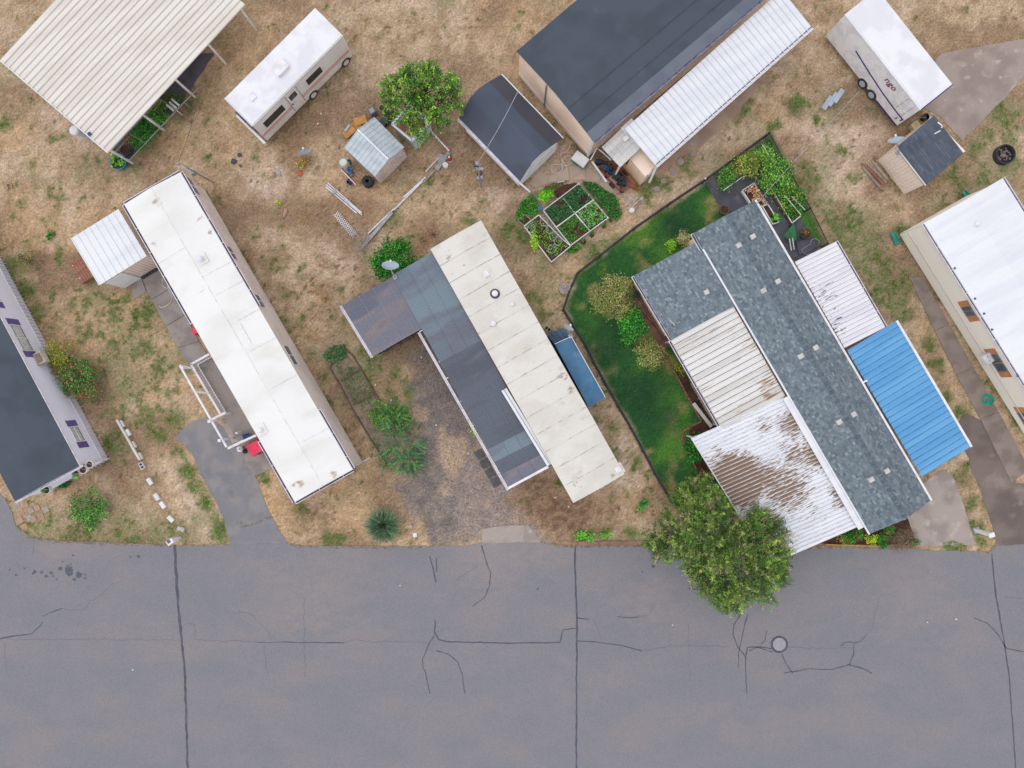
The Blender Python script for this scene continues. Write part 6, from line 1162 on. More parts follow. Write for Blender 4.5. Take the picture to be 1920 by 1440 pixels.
for p_, q_, lb in (((1356, 357), (1392, 332), 'thin white rail below the western bean plants'), ((1430, 272), (1478, 350), 'long thin white wire over the bean trellis'), ((1470, 365), (1502, 403), 'short white trellis wire near the garden corner'), ((1484, 368), (1510, 394), 'short outer trellis wire beside the fence')): solo('trellis_rail', lb, 'rail', MB().tube([P(*p_, .9), P(*q_, .9)], .022, 6), M['trim'])
t = pot('half barrel of plants in the garden corner', 1511, 438, .32, .4, M['dgrey'], cat='barrel', name='half_barrel'); bush('potted_plant', 'herbs in the half barrel at the garden corner', 'plant', 1511, 437, 8, .6, [(70, 110, 50), (150, 90, 60)], 120, .09, 5, .35, stems=False)
pot('brown round pot by the north corner of the shingled roof', 1359, 393, .28, .4, M['woodd'])
t = thing('wheelbarrow', 'green wheelbarrow tipped on the dark garden floor', 'wheelbarrow', P(1482, 436, 0)); part('tray', MB().hexa([P(1474, 440, .25), P(1488, 424, .3), P(1492, 446, .3), P(1484, 452, .25)][::-1], [P(1470, 441, .5), P(1489, 417, .55), P(1494, 448, .5), P(1484, 456, .45)][::-1]), mat('barrow_green', (60, 120, 76), sc=3), t); part('handle', MB().tube([P(1486, 446, .5), P(1489, 468, .5)], .03, 6), M['white'], t); part('handle', MB().tube([P(1480, 448, .5), P(1484, 470, .5)], .03, 6), M['white'], t); part('wheel', MB().tube([P(1484, 426, .2)-UD*.05, P(1484, 426, .2)+UD*.05], .18, 14), M['rubber'], t)
solo('tarpaulin', 'dark folded sheet lying beside the wheelbarrow', 'tarpaulin', MB().prism(jit(wxy([(1492, 455), (1516, 448), (1530, 462), (1512, 474), (1496, 478)]), .3, .05), .0, .12), M['fabric']); hose('garden_hose', 'pale hose looped on the dark sheet in the garden corner', [(1528, 455, 8, -1, 3.4, .1), (1514, 466, 12, 3.4, 5.4, .12)], M['slab_grey'], r=.02)
# wire fence round the lawn
t = thing('wire_fence', 'black wire mesh fence around the watered lawn', 'fence', P(1100, 560, 0))
FL = [(1553, 457), (1520, 390), (1476, 311), (1443, 249), (1384, 292), (1324, 336), (1258, 380), (1192, 426), (1126, 478), (1083, 512), (1068, 545), (1056, 580), (1076, 612), (1100, 650), (1114, 680), (1137, 722), (1161, 764), (1185, 805), (1208, 848), (1231, 892), (1262, 944)]
FH = .95
for a_, b_ in zip(FL, FL[1:]):
    p_, q_ = P(*a_, FH), P(*b_, FH); part('top_rail', MB().tube([p_, q_], .028, 6), M['blk'], t); part('post', MB().bar(Vector((p_.x, p_.y, 0)), p_+up*.05, .06, .06), M['blk'], t)
    L = (q_-p_).length; d = (q_-p_)/L; mb = MB()
    for k in range(int(L/.12)): c = p_ + d*(k*.12); mb.bar(Vector((c.x, c.y, .02)), c, .007, .007)
    for j in range(8): z_ = .04+.12*j; mb.bar(Vector((p_.x, p_.y, z_)), Vector((q_.x, q_.y, z_)), .007, .007)
    part('wire_mesh', mb, M['rubber'], t, kind='stuff')
mb = MB(); o = bpy.data.objects.new('fence_footing', None); COL.objects.link(o); o['kind'] = 'structure'; ORG[o.name] = Vector((0, 0, 0))
for a_, b_ in zip(FL[3:], FL[4:]): part('edging', MB().bar(P(*a_, .02), P(*b_, .02), .14, .05), M['dgrey'], o)
for k, (x, y, lb) in enumerate(((1322, 335, 'white finial knob on the fence near the garden gate'),)): solo('finial', lb, 'knob', MB().lathe(P(x, y, 1.0), [(.05, 0), (.06, .08), (.01, .12)], 10), M['white'])
# brick-edged bed along the big house
ed = bpy.data.objects.new('bed_edging', None); COL.objects.link(ed); ed['kind'] = 'structure'; ORG[ed.name] = Vector((0, 0, 0))
pl_ = [P(x, y, .05) for x, y in ((1184, 632), (1196, 652), (1240, 655), (1262, 692), (1290, 745), (1315, 790), (1300, 797), (1281, 808), (1278, 820), (1285, 842), (1300, 868), (1306, 880))]
for a, b in zip(pl_, pl_[1:]):
    L = (b-a).length; n = max(1, int(L/.21)); 
    for k in range(n): part('brick', MB().bar(a.lerp(b, k/n), a.lerp(b, (k+.9)/n), .1, .1), M['brick'], ed)
flat('bed_soil', [(1262, 690), (1275, 685), (1345, 800), (1300, 820), (1330, 880), (1318, 900), (1300, 868), (1284, 822), (1298, 800), (1318, 790)], .004, M['soil'], amp=.03)
flat('bed_soil', [(1530, 1018), (1560, 1000), (1620, 985), (1700, 970), (1716, 1000), (1718, 1022), (1560, 1020)], .004, M['soil'], amp=.03)
solo('timber_board', 'pale plank lying in the bed beside the cream patio roof', 'plank', MB().bar(P(1300, 756, .12), P(1334, 800, .12), .22, .05), M['cream']); solo('timber_board', 'long weathered board along the edge of the cream patio roof', 'plank', MB().bar(P(1263, 655, .9), P(1294, 708, .9), .12, .1), M['wood']); solo('timber_board', 'second weathered board below the first, by the patio posts', 'plank', MB().bar(P(1296, 718, .9), P(1340, 794, .9), .15, .1), M['wood'])
o = solo('edging_board', 'thin orange-brown timber strip edging the front flower bed', 'edging', MB().bar(P(1548, 1021, .06), P(1655, 1024, .06), .08, .12), M['woody'])
hose('garden_hose', 'dark thin hose lying across the brown patio', [(1195, 560, 8, 1.5, 4, .03)], M['blk'], r=.015); solo('cable', 'dark cable running down the brown patio', 'cable', MB().tube([P(1193, 572, .05), P(1208, 590, .05), P(1228, 612, .05), P(1243, 635, .05)], .018, 6), M['blk'])
t = thing('garden_chair', 'dark metal garden chair between spiky shrub and shingled wing', 'chair', P(1194, 553, 0)); part('seat', MB().lathe(P(1194, 553, .45), [(.22, 0), (.22, .03)], 14), M['blk'], t); part('backrest', MB().tube([P(1194, 553, .46)+Vector((.22*math.cos(a_), .2, .02+.4*math.sin(a_))) for a_ in np.linspace(0, math.pi, 9)], .02, 6), M['blk'], t)
for k in range(4): a_ = k*1.57+.8; part('leg', MB().tube([P(1194, 553, .45)+Vector((.15*math.cos(a_), .15*math.sin(a_), 0)), P(1194, 553, 0)+Vector((.2*math.cos(a_), .2*math.sin(a_), 0))], .018, 5), M['blk'], t)
plantpatch('poppies', 'scattered orange and red poppies around the white pipes', 'flowers', [(640, 320), (690, 330), (705, 400), (680, 430), (640, 400), (630, 350)], 0, .2, 170, [(214, 104, 60), (206, 76, 56), (196, 140, 70)], .07)
plantpatch('poppies', 'yellow-orange flowering weeds in the dry yard by the lattice', 'flowers', [(560, 396), (590, 398), (588, 416), (558, 416)], 0, .15, 70, [(190, 150, 60), (150, 150, 70), (200, 120, 50)], .06)
plantpatch('poppies', 'orange flowering patch west of the brownish lean-to shed', 'flowers', [(575, 525), (625, 540), (620, 575), (580, 565)], 0, .15, 60, [(200, 140, 56), (190, 150, 80)], .06)
plantpatch('moss', 'mossy weeds growing in the cracks across the left driveway', 'weeds', [(432, 986), (448, 976), (470, 982), (484, 976), (506, 964), (510, 969), (486, 982), (466, 988), (446, 992)], 0, .06, 260, [(110, 118, 60), (84, 104, 52), (140, 128, 80)], .05)
plantpatch('weeds', 'green weeds lining the west edge of the left driveway', 'weeds', [(338, 850), (348, 852), (366, 886), (392, 925), (412, 965), (430, 1018), (408, 1018), (396, 975), (376, 935), (346, 895)], .01, .3, 1500, [(84, 124, 54), (104, 138, 62), (120, 134, 72)], .08)
plantpatch('weeds', 'green strip at the mouth of the concrete drive by the road edge', 'weeds', [(1765, 1018), (1785, 1012), (1812, 1022), (1800, 1030), (1770, 1028)], 0, .12, 260, [(84, 124, 54), (104, 140, 62)], .06)
# timber-edged beds west of the gravel drive
t = thing('garden_bed', 'long timber-edged garden bed with cross boards beside the tan wall', 'garden bed', P(680, 750, 0))
LB = [(618, 690), (640, 725), (660, 765), (690, 815), (725, 870)]; RB = [(640, 650), (660, 665), (677, 692), (706, 742), (735, 780), (770, 815)]
for L_ in (LB, RB): [part('board', MB().bar(P(*a_, .08), P(*b_, .08), .05, .15), M['woodd'], t) for a_, b_ in zip(L_, L_[1:])]
for a_, b_ in (((640, 714), (676, 692)), ((663, 759), (702, 738)), ((640, 652), (618, 690))): part('board', MB().bar(P(*a_, .08), P(*b_, .08), .05, .15), M['woodd'], t)
flat('bed_soil', [(640, 655), (676, 692), (704, 742), (733, 780), (768, 815), (725, 868), (690, 813), (660, 763), (620, 690)], .004, mat('dry_bed_soil', (152, 134, 118), (128, 114, 92), sc=2.5, fine=.25, fsc=16, bump=.8), amp=.03)
plantpatch('weeds', 'greyish green leafy weeds at the top of the long timber bed', 'weeds', [(606, 664), (622, 648), (648, 645), (650, 668), (634, 682), (614, 678)], 0, .35, 900, [(66, 110, 66), (84, 128, 80), (52, 92, 54), (110, 144, 100)], .09)
plantpatch('weeds', 'scattered weeds in the middle cells of the long timber bed', 'weeds', [(630, 685), (675, 690), (704, 745), (680, 770), (655, 745)], 0, .25, 900, [(84, 116, 66), (70, 104, 56), (116, 134, 84)], .08)
plantpatch('weeds', 'bright green weeds in the lower half of the long timber bed', 'weeds', [(690, 765), (704, 748), (735, 758), (768, 762), (772, 790), (760, 800), (700, 800)], 0, .5, 1500, [(80, 138, 46), (104, 164, 50), (62, 112, 42), (130, 180, 66)], .09)
def fronds(name, lab, px, py, r, h, n, palette, cat='plant'):
    c = P(px, py, h*.5); V = []; cols = []; pl = np.array(palette, float)
    for k in range(n):
        a = k*2.4+random.uniform(-.5, .5); bend = random.uniform(-.9, .9); L = random.uniform(.3, .85); d = Vector((math.cos(a), math.sin(a), 0)); q0_ = Vector((c.x, c.y, .1)) + d*max(0, r*PX*math.sqrt(random.random())-.35)*random.uniform(.6, 1) + Vector((random.uniform(-.3, .3), random.uniform(-.3, .3), random.uniform(0, h*.6))); d = (d + Vector((random.uniform(-.8, .8), random.uniform(-.8, .8), 0))).normalized(); s0 = Vector((-d.y, d.x, 0)); col = pl[random.randrange(len(pl))]; hz = .3*random.uniform(.3, 1)
        m_ = int(L/.035)
        for j in range(m_):
            t = (j+1)/m_; p_ = q0_ + d*L*t + s0*(bend*t*t*L*.4) + up*(hz*math.sin(min(1, t*1.1)*2.2)); w_ = .085*(1-t*.5)*random.uniform(.4, 1.3)
            for sg in (-1, 1):
                e = p_ + s0*sg*w_ + d*.05 - up*random.uniform(0, .04); x_ = d*.028; V += [p_-x_*.4, p_+x_*.6, e+x_*.5, e-x_*.5]; cols += [col*random.uniform(.8, 1.2)]*4
    o = arrmesh(name, np.array([tuple(v_) for v_ in V]), np.arange(len(V)), 4, M['leaf'], cols=linA(np.clip(np.array(cols), 5, 250)), org=(c.x, c.y, 0)); return tag(o, lab, cat)
fronds('feathery_tree_sapling', 'big feathery green sapling spreading over the gravel drive edge', 748, 826, 60, 1.5, 84, [(70, 112, 76), (84, 132, 78), (104, 168, 76), (62, 98, 70), (96, 130, 92)], 'sapling'); fronds('feathery_tree_sapling', 'smaller feathery sapling south of the big one', 765, 862, 36, 1.0, 50, [(70, 116, 78), (96, 156, 76), (60, 100, 66)], 'sapling'); fronds('feathery_tree_sapling', 'feathery sapling sprouting from the lower end of the timber bed', 736, 785, 36, 1.2, 60, [(84, 130, 62), (104, 152, 68), (64, 106, 54)], 'sapling')
plantpatch('weeds', 'green weeds on the gravel edge below the feathery saplings', 'weeds', [(690, 850), (720, 880), (760, 900), (790, 880), (800, 850), (770, 830), (720, 840)], 0, .3, 500, [(76, 126, 62), (100, 150, 76), (60, 104, 56)], .08)
# trees
def tree(name, lab, outline, zc, hc, n, palette, trunkpx, leaf=.12, nsp=700, L=.55, asp=.35, grp=None, w_=None, ctr=None, gap=.5):
    cx, cy = ctr or (sum(p_[0] for p_ in outline)/len(outline), sum(p_[1] for p_ in outline)/len(outline)); cc = P(cx, cy, zc); b = P(*trunkpx, 0)
    t = thing(name, lab, 'tree', (b.x, b.y, 0), grp); W_ = wxy_z(outline, zc); xs = [p_[0] for p_ in W_]; ys = [p_[1] for p_ in W_]
    x = rng.uniform(min(xs), max(xs), nsp*4); y = rng.uniform(min(ys), max(ys), nsp*4); k = inpoly(x, y, W_) & ((VA.fbm(x, y, .75, 3) + .28*np.clip(edist(x, y, W_), 0, 1)) > gap); x, y = x[k][:nsp], y[k][:nsp]; m_ = len(x)
    ed_ = np.clip(edist(x, y, W_)/1.6, 0, 1); lump = VB.fbm(x, y, .8, 3); z = zc - hc*.5 + hc*(.25+.75*np.sqrt(ed_))*(.45+.9*lump); z = z - rng.uniform(0, 1, m_)**2*hc*.5
    ang = np.arctan2(y-cc.y, x-cc.x) + rng.normal(size=m_)*1.1; el = rng.uniform(.1, .9, m_)
    d = np.stack([np.cos(ang)*np.cos(el), np.sin(ang)*np.cos(el), np.sin(el)], 1); per = n//m_
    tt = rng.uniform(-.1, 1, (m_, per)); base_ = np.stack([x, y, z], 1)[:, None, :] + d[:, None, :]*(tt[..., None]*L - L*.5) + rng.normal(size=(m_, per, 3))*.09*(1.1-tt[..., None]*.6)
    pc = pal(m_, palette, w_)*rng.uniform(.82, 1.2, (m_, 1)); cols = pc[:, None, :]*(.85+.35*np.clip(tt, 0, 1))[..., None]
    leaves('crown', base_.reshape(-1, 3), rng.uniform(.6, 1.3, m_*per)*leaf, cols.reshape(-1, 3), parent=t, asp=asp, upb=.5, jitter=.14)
    mb = MB(); top = Vector((cc.x, cc.y, zc)); mb.tube([b-up*.1, b.lerp(Vector((cc.x, cc.y, 0)), .2)+up*zc*.35, b.lerp(Vector((cc.x, cc.y, 0)), .6)+up*zc*.7], .24, 10, r2=.14); part('trunk', mb, M['bark'], t)
    lb = MB(); fork = b.lerp(Vector((cc.x, cc.y, 0)), .6)+up*zc*.68
    for j in range(0, m_, max(1, m_//36)):
        e = Vector((x[j], y[j], z[j]-.1)); lb.tube([fork, fork.lerp(e, .5)+Vector((0, 0, .25)), e], .07, 5, r2=.012)
    part('limbs', lb, M['bark'], t, kind='stuff'); return t
OUT = [(1300, 905), (1322, 896), (1338, 902), (1352, 925), (1372, 948), (1386, 975), (1400, 955), (1414, 934), (1440, 946), (1449, 978), (1474, 986), (1484, 1012), (1502, 1034), (1488, 1058), (1484, 1098), (1462, 1106), (1468, 1128), (1444, 1140), (1405, 1140), (1378, 1149), (1345, 1144), (1318, 1126), (1298, 1104), (1276, 1066), (1246, 1058), (1222, 1050), (1213, 1025), (1222, 1002), (1224, 968), (1242, 948), (1266, 944), (1276, 926), (1292, 922)]
tree('broad_tree', 'large olive-green tree hanging over the road beside the peeling roof', OUT, 4.2, 3.0, 120000, [(86, 118, 50), (108, 138, 58), (142, 162, 76), (68, 96, 48), (134, 128, 96), (52, 76, 42)], (1330, 985), leaf=.13, nsp=1500, L=.95, asp=.24, w_=[.24, .22, .16, .14, .12, .12])
tree('garden_tree', 'bright green tree behind the rusty-topped trailer at the top', [(712, 192), (722, 214), (752, 216), (764, 232), (778, 262), (794, 258), (800, 244), (816, 240), (822, 252), (838, 246), (846, 228), (838, 206), (862, 200), (872, 180), (866, 150), (850, 130), (815, 110), (770, 118), (730, 135), (708, 160)], 4.0, 2.2, 14000, [(88, 140, 46), (110, 160, 54), (62, 110, 40), (134, 172, 70), (120, 130, 80)], (775, 180), leaf=.13, nsp=420, L=.5, asp=.5)
bush('shrub', 'leafy dark tomato plants crowding the frame beside the ivory carport', 'plant', 268, 250, 24, 1.0, [(60, 130, 50), (80, 150, 60), (48, 106, 44)], 1300, .1, 18, .25, squash=1.7); bush('shrub', 'green plants at the upper end of the frame beside the ivory carport', 'plant', 296, 212, 20, 1.0, [(60, 130, 50), (80, 150, 60), (110, 150, 60)], 900, .1, 14, .25, squash=1.3); bush('shrub', 'reddish flowering plants near the carport corner frame', 'plant', 250, 264, 12, .8, [(90, 110, 60), (140, 110, 70)], 250, .09, 7, .3); bush('potted_plant', 'broad yellow-green leaves in the oval blue tub', 'plant', 222, 301, 11, .6, [(110, 170, 60), (150, 180, 70), (60, 130, 60)], 140, .2, 6, .3, stems=False); bush('shrub', 'dark green shrub at the top end of the carport planting', 'plant', 325, 188, 18, .8, [(60, 100, 40), (96, 116, 56)], 500, .09, 10, .28)
bush('shrub', 'leafy plants at the south wall of the lilac-white house', 'plant', 118, 905, 14, .5, [(60, 130, 60), (46, 104, 50)], 420, .11, 9, .28, squash=.7)
bush('wispy_shrub', 'wispy dark red stems north of the cream-roofed house corner', 'bush', 812, 437, 20, .9, [(120, 50, 52), (96, 44, 44), (140, 80, 64)], 260, .16, 12, .3, asp=.08); bush('dry_brush', 'pile of thin grey brushwood by the fallen lattice', 'brush', 672, 452, 28, .4, [(176, 160, 152), (150, 134, 126), (190, 176, 168)], 600, .3, 14, .3, asp=.04, stems=False); bush('dry_brush', 'low dark reddish brush beside the cream roof corner', 'brush', 795, 458, 14, .4, [(130, 80, 56), (96, 66, 46)], 200, .14, 8, .3, asp=.1, stems=False)
# ---------------------------------------------------------------- yard clutter
for k, (x, y, r, lb) in enumerate(((141, 889, .23, 'white hanging pot with green sprouts, third from the lilac house corner'), (155, 881, .23, 'white hanging pot of bare earth in the middle of the close three'), (167, 871, .21, 'white hanging pot of bare earth at the lilac house corner'), (86, 919, .23, 'white hanging pot with a green plant, apart under the dark roof edge'))):
    q_ = P(x, y, 2.62); px_ = 960+q_.x/PX*CH/(CH-.38-2.24); py_ = 720-q_.y/PX*CH/(CH-.38-2.24)
    t = pot(lb, px_, py_, r, .38, M['white'], group='white hanging pots along the lilac house', name='hanging_pot', cat='pot', z0=2.24)
    part('hanger', MB().tube([q_+Vector((-r, 0, 0)), q_+Vector((-r*.5, .1, .3)), q_+Vector((0, .18, .42)), q_+Vector((r*.5, .1, .3)), q_+Vector((r, 0, 0))], .008, 4), M['white'], t)
    if k in (0, 3): o = bush('potted_plant', ('green sprouts in the third' if k == 0 else 'green plant in the solitary') + ' white hanging pot by the lilac house', 'plant', x, y, 6, .35, [(110, 160, 70), (80, 130, 56)], 80, .07, 3, .4, stems=False); o.location = (q_.x, q_.y, 2.45)
mb = MB(); WB = 'white concrete blocks in a row towards the road'
for x, y, a_, fl, lb in ((268, 873, -60, 0, 'white block with two dark hollows at the north end of the row'), (283, 902, -57, 1, 'white block second from the north in the row'), (296, 931, -57, 1, 'white block in the middle of the spaced row'), (307, 946, -57, 1, 'white block right below the middle one'), (322, 972, -45, 1, 'white block at the south end of the spaced row')):
    cblock(lb, x, y, R(a_), M['white'], WB, flat_=bool(fl))
cblock('pale block lying askew near the mailbox', 341, 991, R(-20), M['cinder'], flat_=True)
solo('timber_beam', 'long white-painted beam lying on blocks in the left yard', 'beam', MB().bar(P(219, 787, .3), P(262, 862, .3), .13, .1), M['cream'])
for x, y, lb in ((228, 797, 'block under the north end of the white beam'), (240, 813, 'block halfway under the white beam'), (250, 836, 'block under the southern half of the white beam'), (262, 857, 'block with dark hollow at the south end of the white beam')): cblock(lb, x+2, y-2, R(-60), M['white'], 'blocks carrying the white beam', flat_=True)
t = thing('mailbox', 'white mailbox post with violet top at the road edge', 'mailbox', P(337, 1008, 0)); part('post', MB().bar(P(337, 1008, 0), P(337, 1008, 0)+up*1.0, .22, .16), M['white'], t); c = P(336, 1008, 0)+up*1.05; part('box', MB().box(c, (.42, .3, .3), R(35)), M['white'], t); part('door', MB().box(c+up*.155+Vector((-.06, .02, 0)), (.22, .2, .02), R(35)), M['purple'], t)
t = thing('lamp_post', 'short white pedestal post at the right driveway mouth', 'pedestal', P(1830, 994, 0)); b_ = P(1830, 994, 0); part('post', MB().bar(b_, b_+up*1.35, .28, .2), M['whitem'], t); part('cap', MB().box(b_+up*1.4, (.34, .28, .12), .3), M['white'], t); part('foot', MB().box(b_+up*.05, (.4, .4, .1), .3), M['slab_grey'], t)
t = thing('utility_mast', 'tall grey antenna mast rising north of the white-roofed house', 'mast', P(400, 342, 0)); b_ = P(400, 342, 0); tp_ = P(334, 305, 4.6); part('pole', MB().tube([b_, Vector((b_.x, b_.y, 0)).lerp(Vector((tp_.x, tp_.y, 4.6)), 1.0)], .05, 8), M['grey'], t)
for z_ in (4.4, 4.0): part('bracket', MB().bar(P(334, 305, 4.6)+Vector((-.1, .1, z_-4.6)), P(334, 305, 4.6)+Vector((.35, -.3, z_-4.6)), .08, .06), M['grey'], t)
part('meter', MB().box(b_+Vector((-.5, .1, 1.6)), (.3, .2, .4), .5), M['slab_grey'], t)
t = thing('utility_mast', 'grey service mast with meter boxes west of the barn-style shed', 'mast', P(902, 350, 0)); b_ = P(902, 350, 0); part('pole', MB().tube([b_, b_+up*4.6], .06, 8), M['grey'], t); part('meter_box', MB().box(b_+Vector((0, .12, 1.3)), (.35, .2, .5)), M['grey'], t); part('meter_box', MB().box(b_+Vector((0, .12, 2.4)), (.28, .2, .4)), M['dgrey'], t); part('bracket', MB().box(b_+Vector((.1, 0, 3.6)), (.4, .12, .12)), M['dishm'], t); part('weatherhead', MB().lathe(b_+up*4.55, [(.08, 0), (.14, .06), (.1, .16), (.01, .2)], 12), M['grey'], t); part('stay', MB().box(b_+Vector((-.1, .05, 4.2)), (.3, .25, .15)), M['dgrey'], t)
def cable(lab, pts, r=.016, m='slab_grey'): solo('overhead_cable', lab, 'cable', MB().tube(pts, r, 5), M[m])
b_ = P(902, 350, 0)+up*4.6; e_ = P(972, 170, 5.2); cable('overhead cable crossing the dark barn-style shed roof', [b_.lerp(e_, k_/8) - up*.35*math.sin(math.pi*k_/8) for k_ in range(9)], .02)
a_, e_ = P(334, 305, 4.6), P(372, 180, 5.2); cable('thin cable rising from the northern antenna mast', [a_.lerp(e_, k_/6) - up*.2*math.sin(math.pi*k_/6) for k_ in range(7)], .012, 'dgrey')
a_, e_ = P(1419, 381, ze+.8), P(1612, 170, 5.4); cable('long overhead cable from the shingled roof toward the upper right', [a_.lerp(e_, k_/10) - up*.4*math.sin(math.pi*k_/10) for k_ in range(11)], .014)
dish('satellite dish standing on the dry yard below the motorhome', 571, 289, .75, .42, (-.1, .75, .6), 0, (576, 302)); bush('weed', 'orange and green weeds round the dish on the dry yard', 'weed', 568, 308, 13, .25, [(200, 120, 60), (110, 140, 60), (190, 160, 90)], 160, .09, 8, .35, stems=False)
TG = 'stacked tyres beside the metal shed'
tm = MB(); tprof = [(.2, .02), (.3, 0), (.33, .05), (.33, .15), (.3, .2), (.2, .18), (.2, .1)]
c = P(691, 343, .1)
t = thing('tyre', 'bottom tyre of the black stack beside the metal shed', 'tyre', (c.x, c.y, 0), TG)
def torus_mb(c, R_, r, n=24, m=8):
    mb = MB(); i0 = 0
    for a in range(n):
        for b in range(m): A_ = 2*math.pi*a/n; B__ = 2*math.pi*b/m; rr = R_ + r*math.cos(B__); mb.v.append(Vector((c[0]+rr*math.cos(A_), c[1]+rr*math.sin(A_), c[2]+r*math.sin(B__)*.85)))
    for a in range(n):
        for b in range(m): mb.f.append((a*m+b, ((a+1) % n)*m+b, ((a+1) % n)*m+(b+1) % m, a*m+(b+1) % m))
    return mb
part('tread', torus_mb((c.x, c.y, .11), .23, .12), M['rubber'], t); part('sidewall', MB().tube([Vector((c.x, c.y, .205)) + Vector((.25*math.cos(a), .25*math.sin(a), 0)) for a in np.linspace(0, 6.283, 20)], .012, 4, cap=False), M['blk'], t)
dup(t, (c.x-.02, c.y+.02, .21), .3, 'middle tyre of the black stack beside the metal shed'); dup(t, (c.x+.01, c.y+.0, .42), .7, 'top tyre of the black stack beside the metal shed')
t = thing('barrel', 'large cream barrel beside the metal shed', 'barrel', P(649, 312, 0)); c = P(649, 312, 0); part('body', MB().lathe(c, [(.27, 0), (.3, .1), (.3, .75), (.28, .85), (.27, .88), (.26, .82), (.01, .82)], 24), M['cream'], t); part('rim', MB().tube([c+up*.87+Vector((.27*math.cos(a), .27*math.sin(a), 0)) for a in np.linspace(0, 6.283, 24)], .02, 5, cap=False), M['wood'], t)
for (x, y, r, m, h, lb) in ((659, 322, .15, 'bluep', .5, 'bright blue bucket beside the cream barrel'), (658, 330, .15, 'dishm', .35, 'pale blue bucket below the bright blue one'), (657, 343, .18, 'navy', .3, 'dark blue bucket at the foot of the leaning poles'), (657, 305, .12, 'teal', .4, 'dark teal pail between the barrel and metal shed')):
    t = thing('bucket', lb, 'bucket', P(x, y, 0)); c = P(x, y, 0); part('body', MB().lathe(c, [(r*.8, 0), (r, h), (r*.93, h), (r*.8, h-.2), (.01, h-.22)], 16), M[m], t); part('handle', MB().tube([c+up*h+Vector((r*math.cos(a), .03, .1*math.sin(a))) for a in np.linspace(0, math.pi, 8)], .01, 4), M['grey'], t)
for p_, q_, m, lb in (((640, 318), (667, 346), 'white', 'white pole leaning over the blue buckets'), ((641, 316), (655, 331), 'navy', 'navy pole section beside the white leaning pole'), ((655, 331), (668, 344), 'red', 'red-tipped pole end beside the blue buckets')): solo('pole', lb, 'pole', MB().tube([P(*p_, .6), P(*q_, .5)], .035, 7), M[m])
PP = 'white pipes lying on the dry grass'
for k, (p_, q_, lb) in enumerate((((615, 343), (678, 399), 'uppermost of the white pipes on the dry grass'), ((612, 346), (679, 403), 'middle one of the white pipes on the dry grass'), ((611, 350), (669, 400), 'lowest and shortest of the white pipes on the dry grass'))): solo('pipe', lb, 'pipe', MB().tube([P(*p_, .06), P(*q_, .06)], .045, 8), M['trim'], PP)
solo('pipe_joint', 'small grey joint across the white pipes', 'pipe joint', MB().box(P(627, 360, .1), (.25, .2, .15), .7), M['slab_grey'])
t = thing('lattice_panel', 'white garden lattice lying on the dry brush', 'lattice', P(644, 424, 0)); a, b = P(624, 404, .08), P(660, 445, .08); d = (b-a).normalized(); s_ = Vector((-d.y, d.x, 0)); L = (b-a).length; mb = MB()
for k in range(14): c = a + d*(L*k/14); part('lath', MB().bar(c, c+d*.18+s_*.42, .03, .012), M['white'], t); part('lath', MB().bar(c+up*.014+s_*.42, c+d*.18+up*.014, .03, .012), M['white'], t)
def fallen(lab, p_, q_, wd, m, z=.12, name='fence_rail', cat='fence rail'): solo(name, lab, cat, MB().bar(P(*p_, z), P(*q_, z+.02), wd, .05), M[m])
fallen('ribbed grey-white fence strip lying toward the round green bush', (676, 467), (735, 398), .2, 'slab_grey'); fallen('thin pale rail running above the ribbed fence strip', (690, 438), (738, 392), .07, 'trim'); fallen('long pale rail in the middle of the collapsed fence line', (738, 394), (792, 340), .08, 'trim'); fallen('white pole lying parallel near the middle of the collapsed fence', (757, 370), (798, 332), .08, 'white'); fallen('grey rail of the collapsed fence near the white bucket', (794, 342), (816, 318), .07, 'slab_grey'); fallen('slim pale rail beside the orange bucket', (798, 322), (822, 296), .06, 'trim'); fallen('mottled wide board beside the white bucket', (818, 318), (842, 286), .26, 'slab_grey'); fallen('pale rail leading from the rusty trailer to the orange bucket', (810, 248), (842, 283), .1, 'trim')
for k in range(12): a_ = P(676, 467, .15).lerp(P(735, 398, .15), (k+.5)/12); 
c = P(835, 309, .0)
pot('white bucket with lid standing by the collapsed fence', 835, 309, .17, .4, M['white'], soil=False, name='bucket', cat='bucket')
t = thing('gas_bottle', 'orange and white bottle beside the white lidded bucket', 'gas bottle', P(844, 301, 0)); c = P(844, 301, 0); part('body', MB().lathe(c, [(.15, 0), (.17, .05), (.17, .3), (.16, .32)], 18), M['white'], t); part('band', MB().lathe(c+up*.32, [(.17, 0), (.17, .22), (.1, .32), (.05, .34)], 18), mat('orange_can', (200, 96, 60), (150, 66, 50), sc=3), t); part('valve', MB().lathe(c+up*.65, [(.05, 0), (.06, .08), (.01, .1)], 10), M['white'], t)
solo('round_lid', 'large round grey lid leaning by the collapsed fence', 'lid', MB().lathe(P(827, 297, .1), [(.28, 0), (.28, .03), (.01, .05)], 24), M['slab_grey'])
t = thing('fan_case', 'grey square appliance standing at the top end of the clutter', 'appliance', P(697, 207, 0)); part('case', rbox(P(697, 207, .6), (.8, .55), .42, .4, .6, 0), mat('mauve_grey', (130, 124, 138), (112, 106, 120), sc=3), t); part('panel', rbox(P(697, 207, .6), (.8, .55), .3, .28, .02, .6), M['slab_grey'], t)
pot('small ringed pot of dead stems under the bright green tree', 716, 202, .2, .35, M['slab_grey']); t = pot('large green round planter between metal shed and tree', 733, 216, .36, .5, mat('sage_plastic', (116, 156, 140), (96, 138, 122), sc=3)); solo('water_box', 'dark square box between the green planter and metal shed', 'box', rbox(P(719, 228, .3), (.7, .7), .45, .45, .35, 0), M['dgrey'])
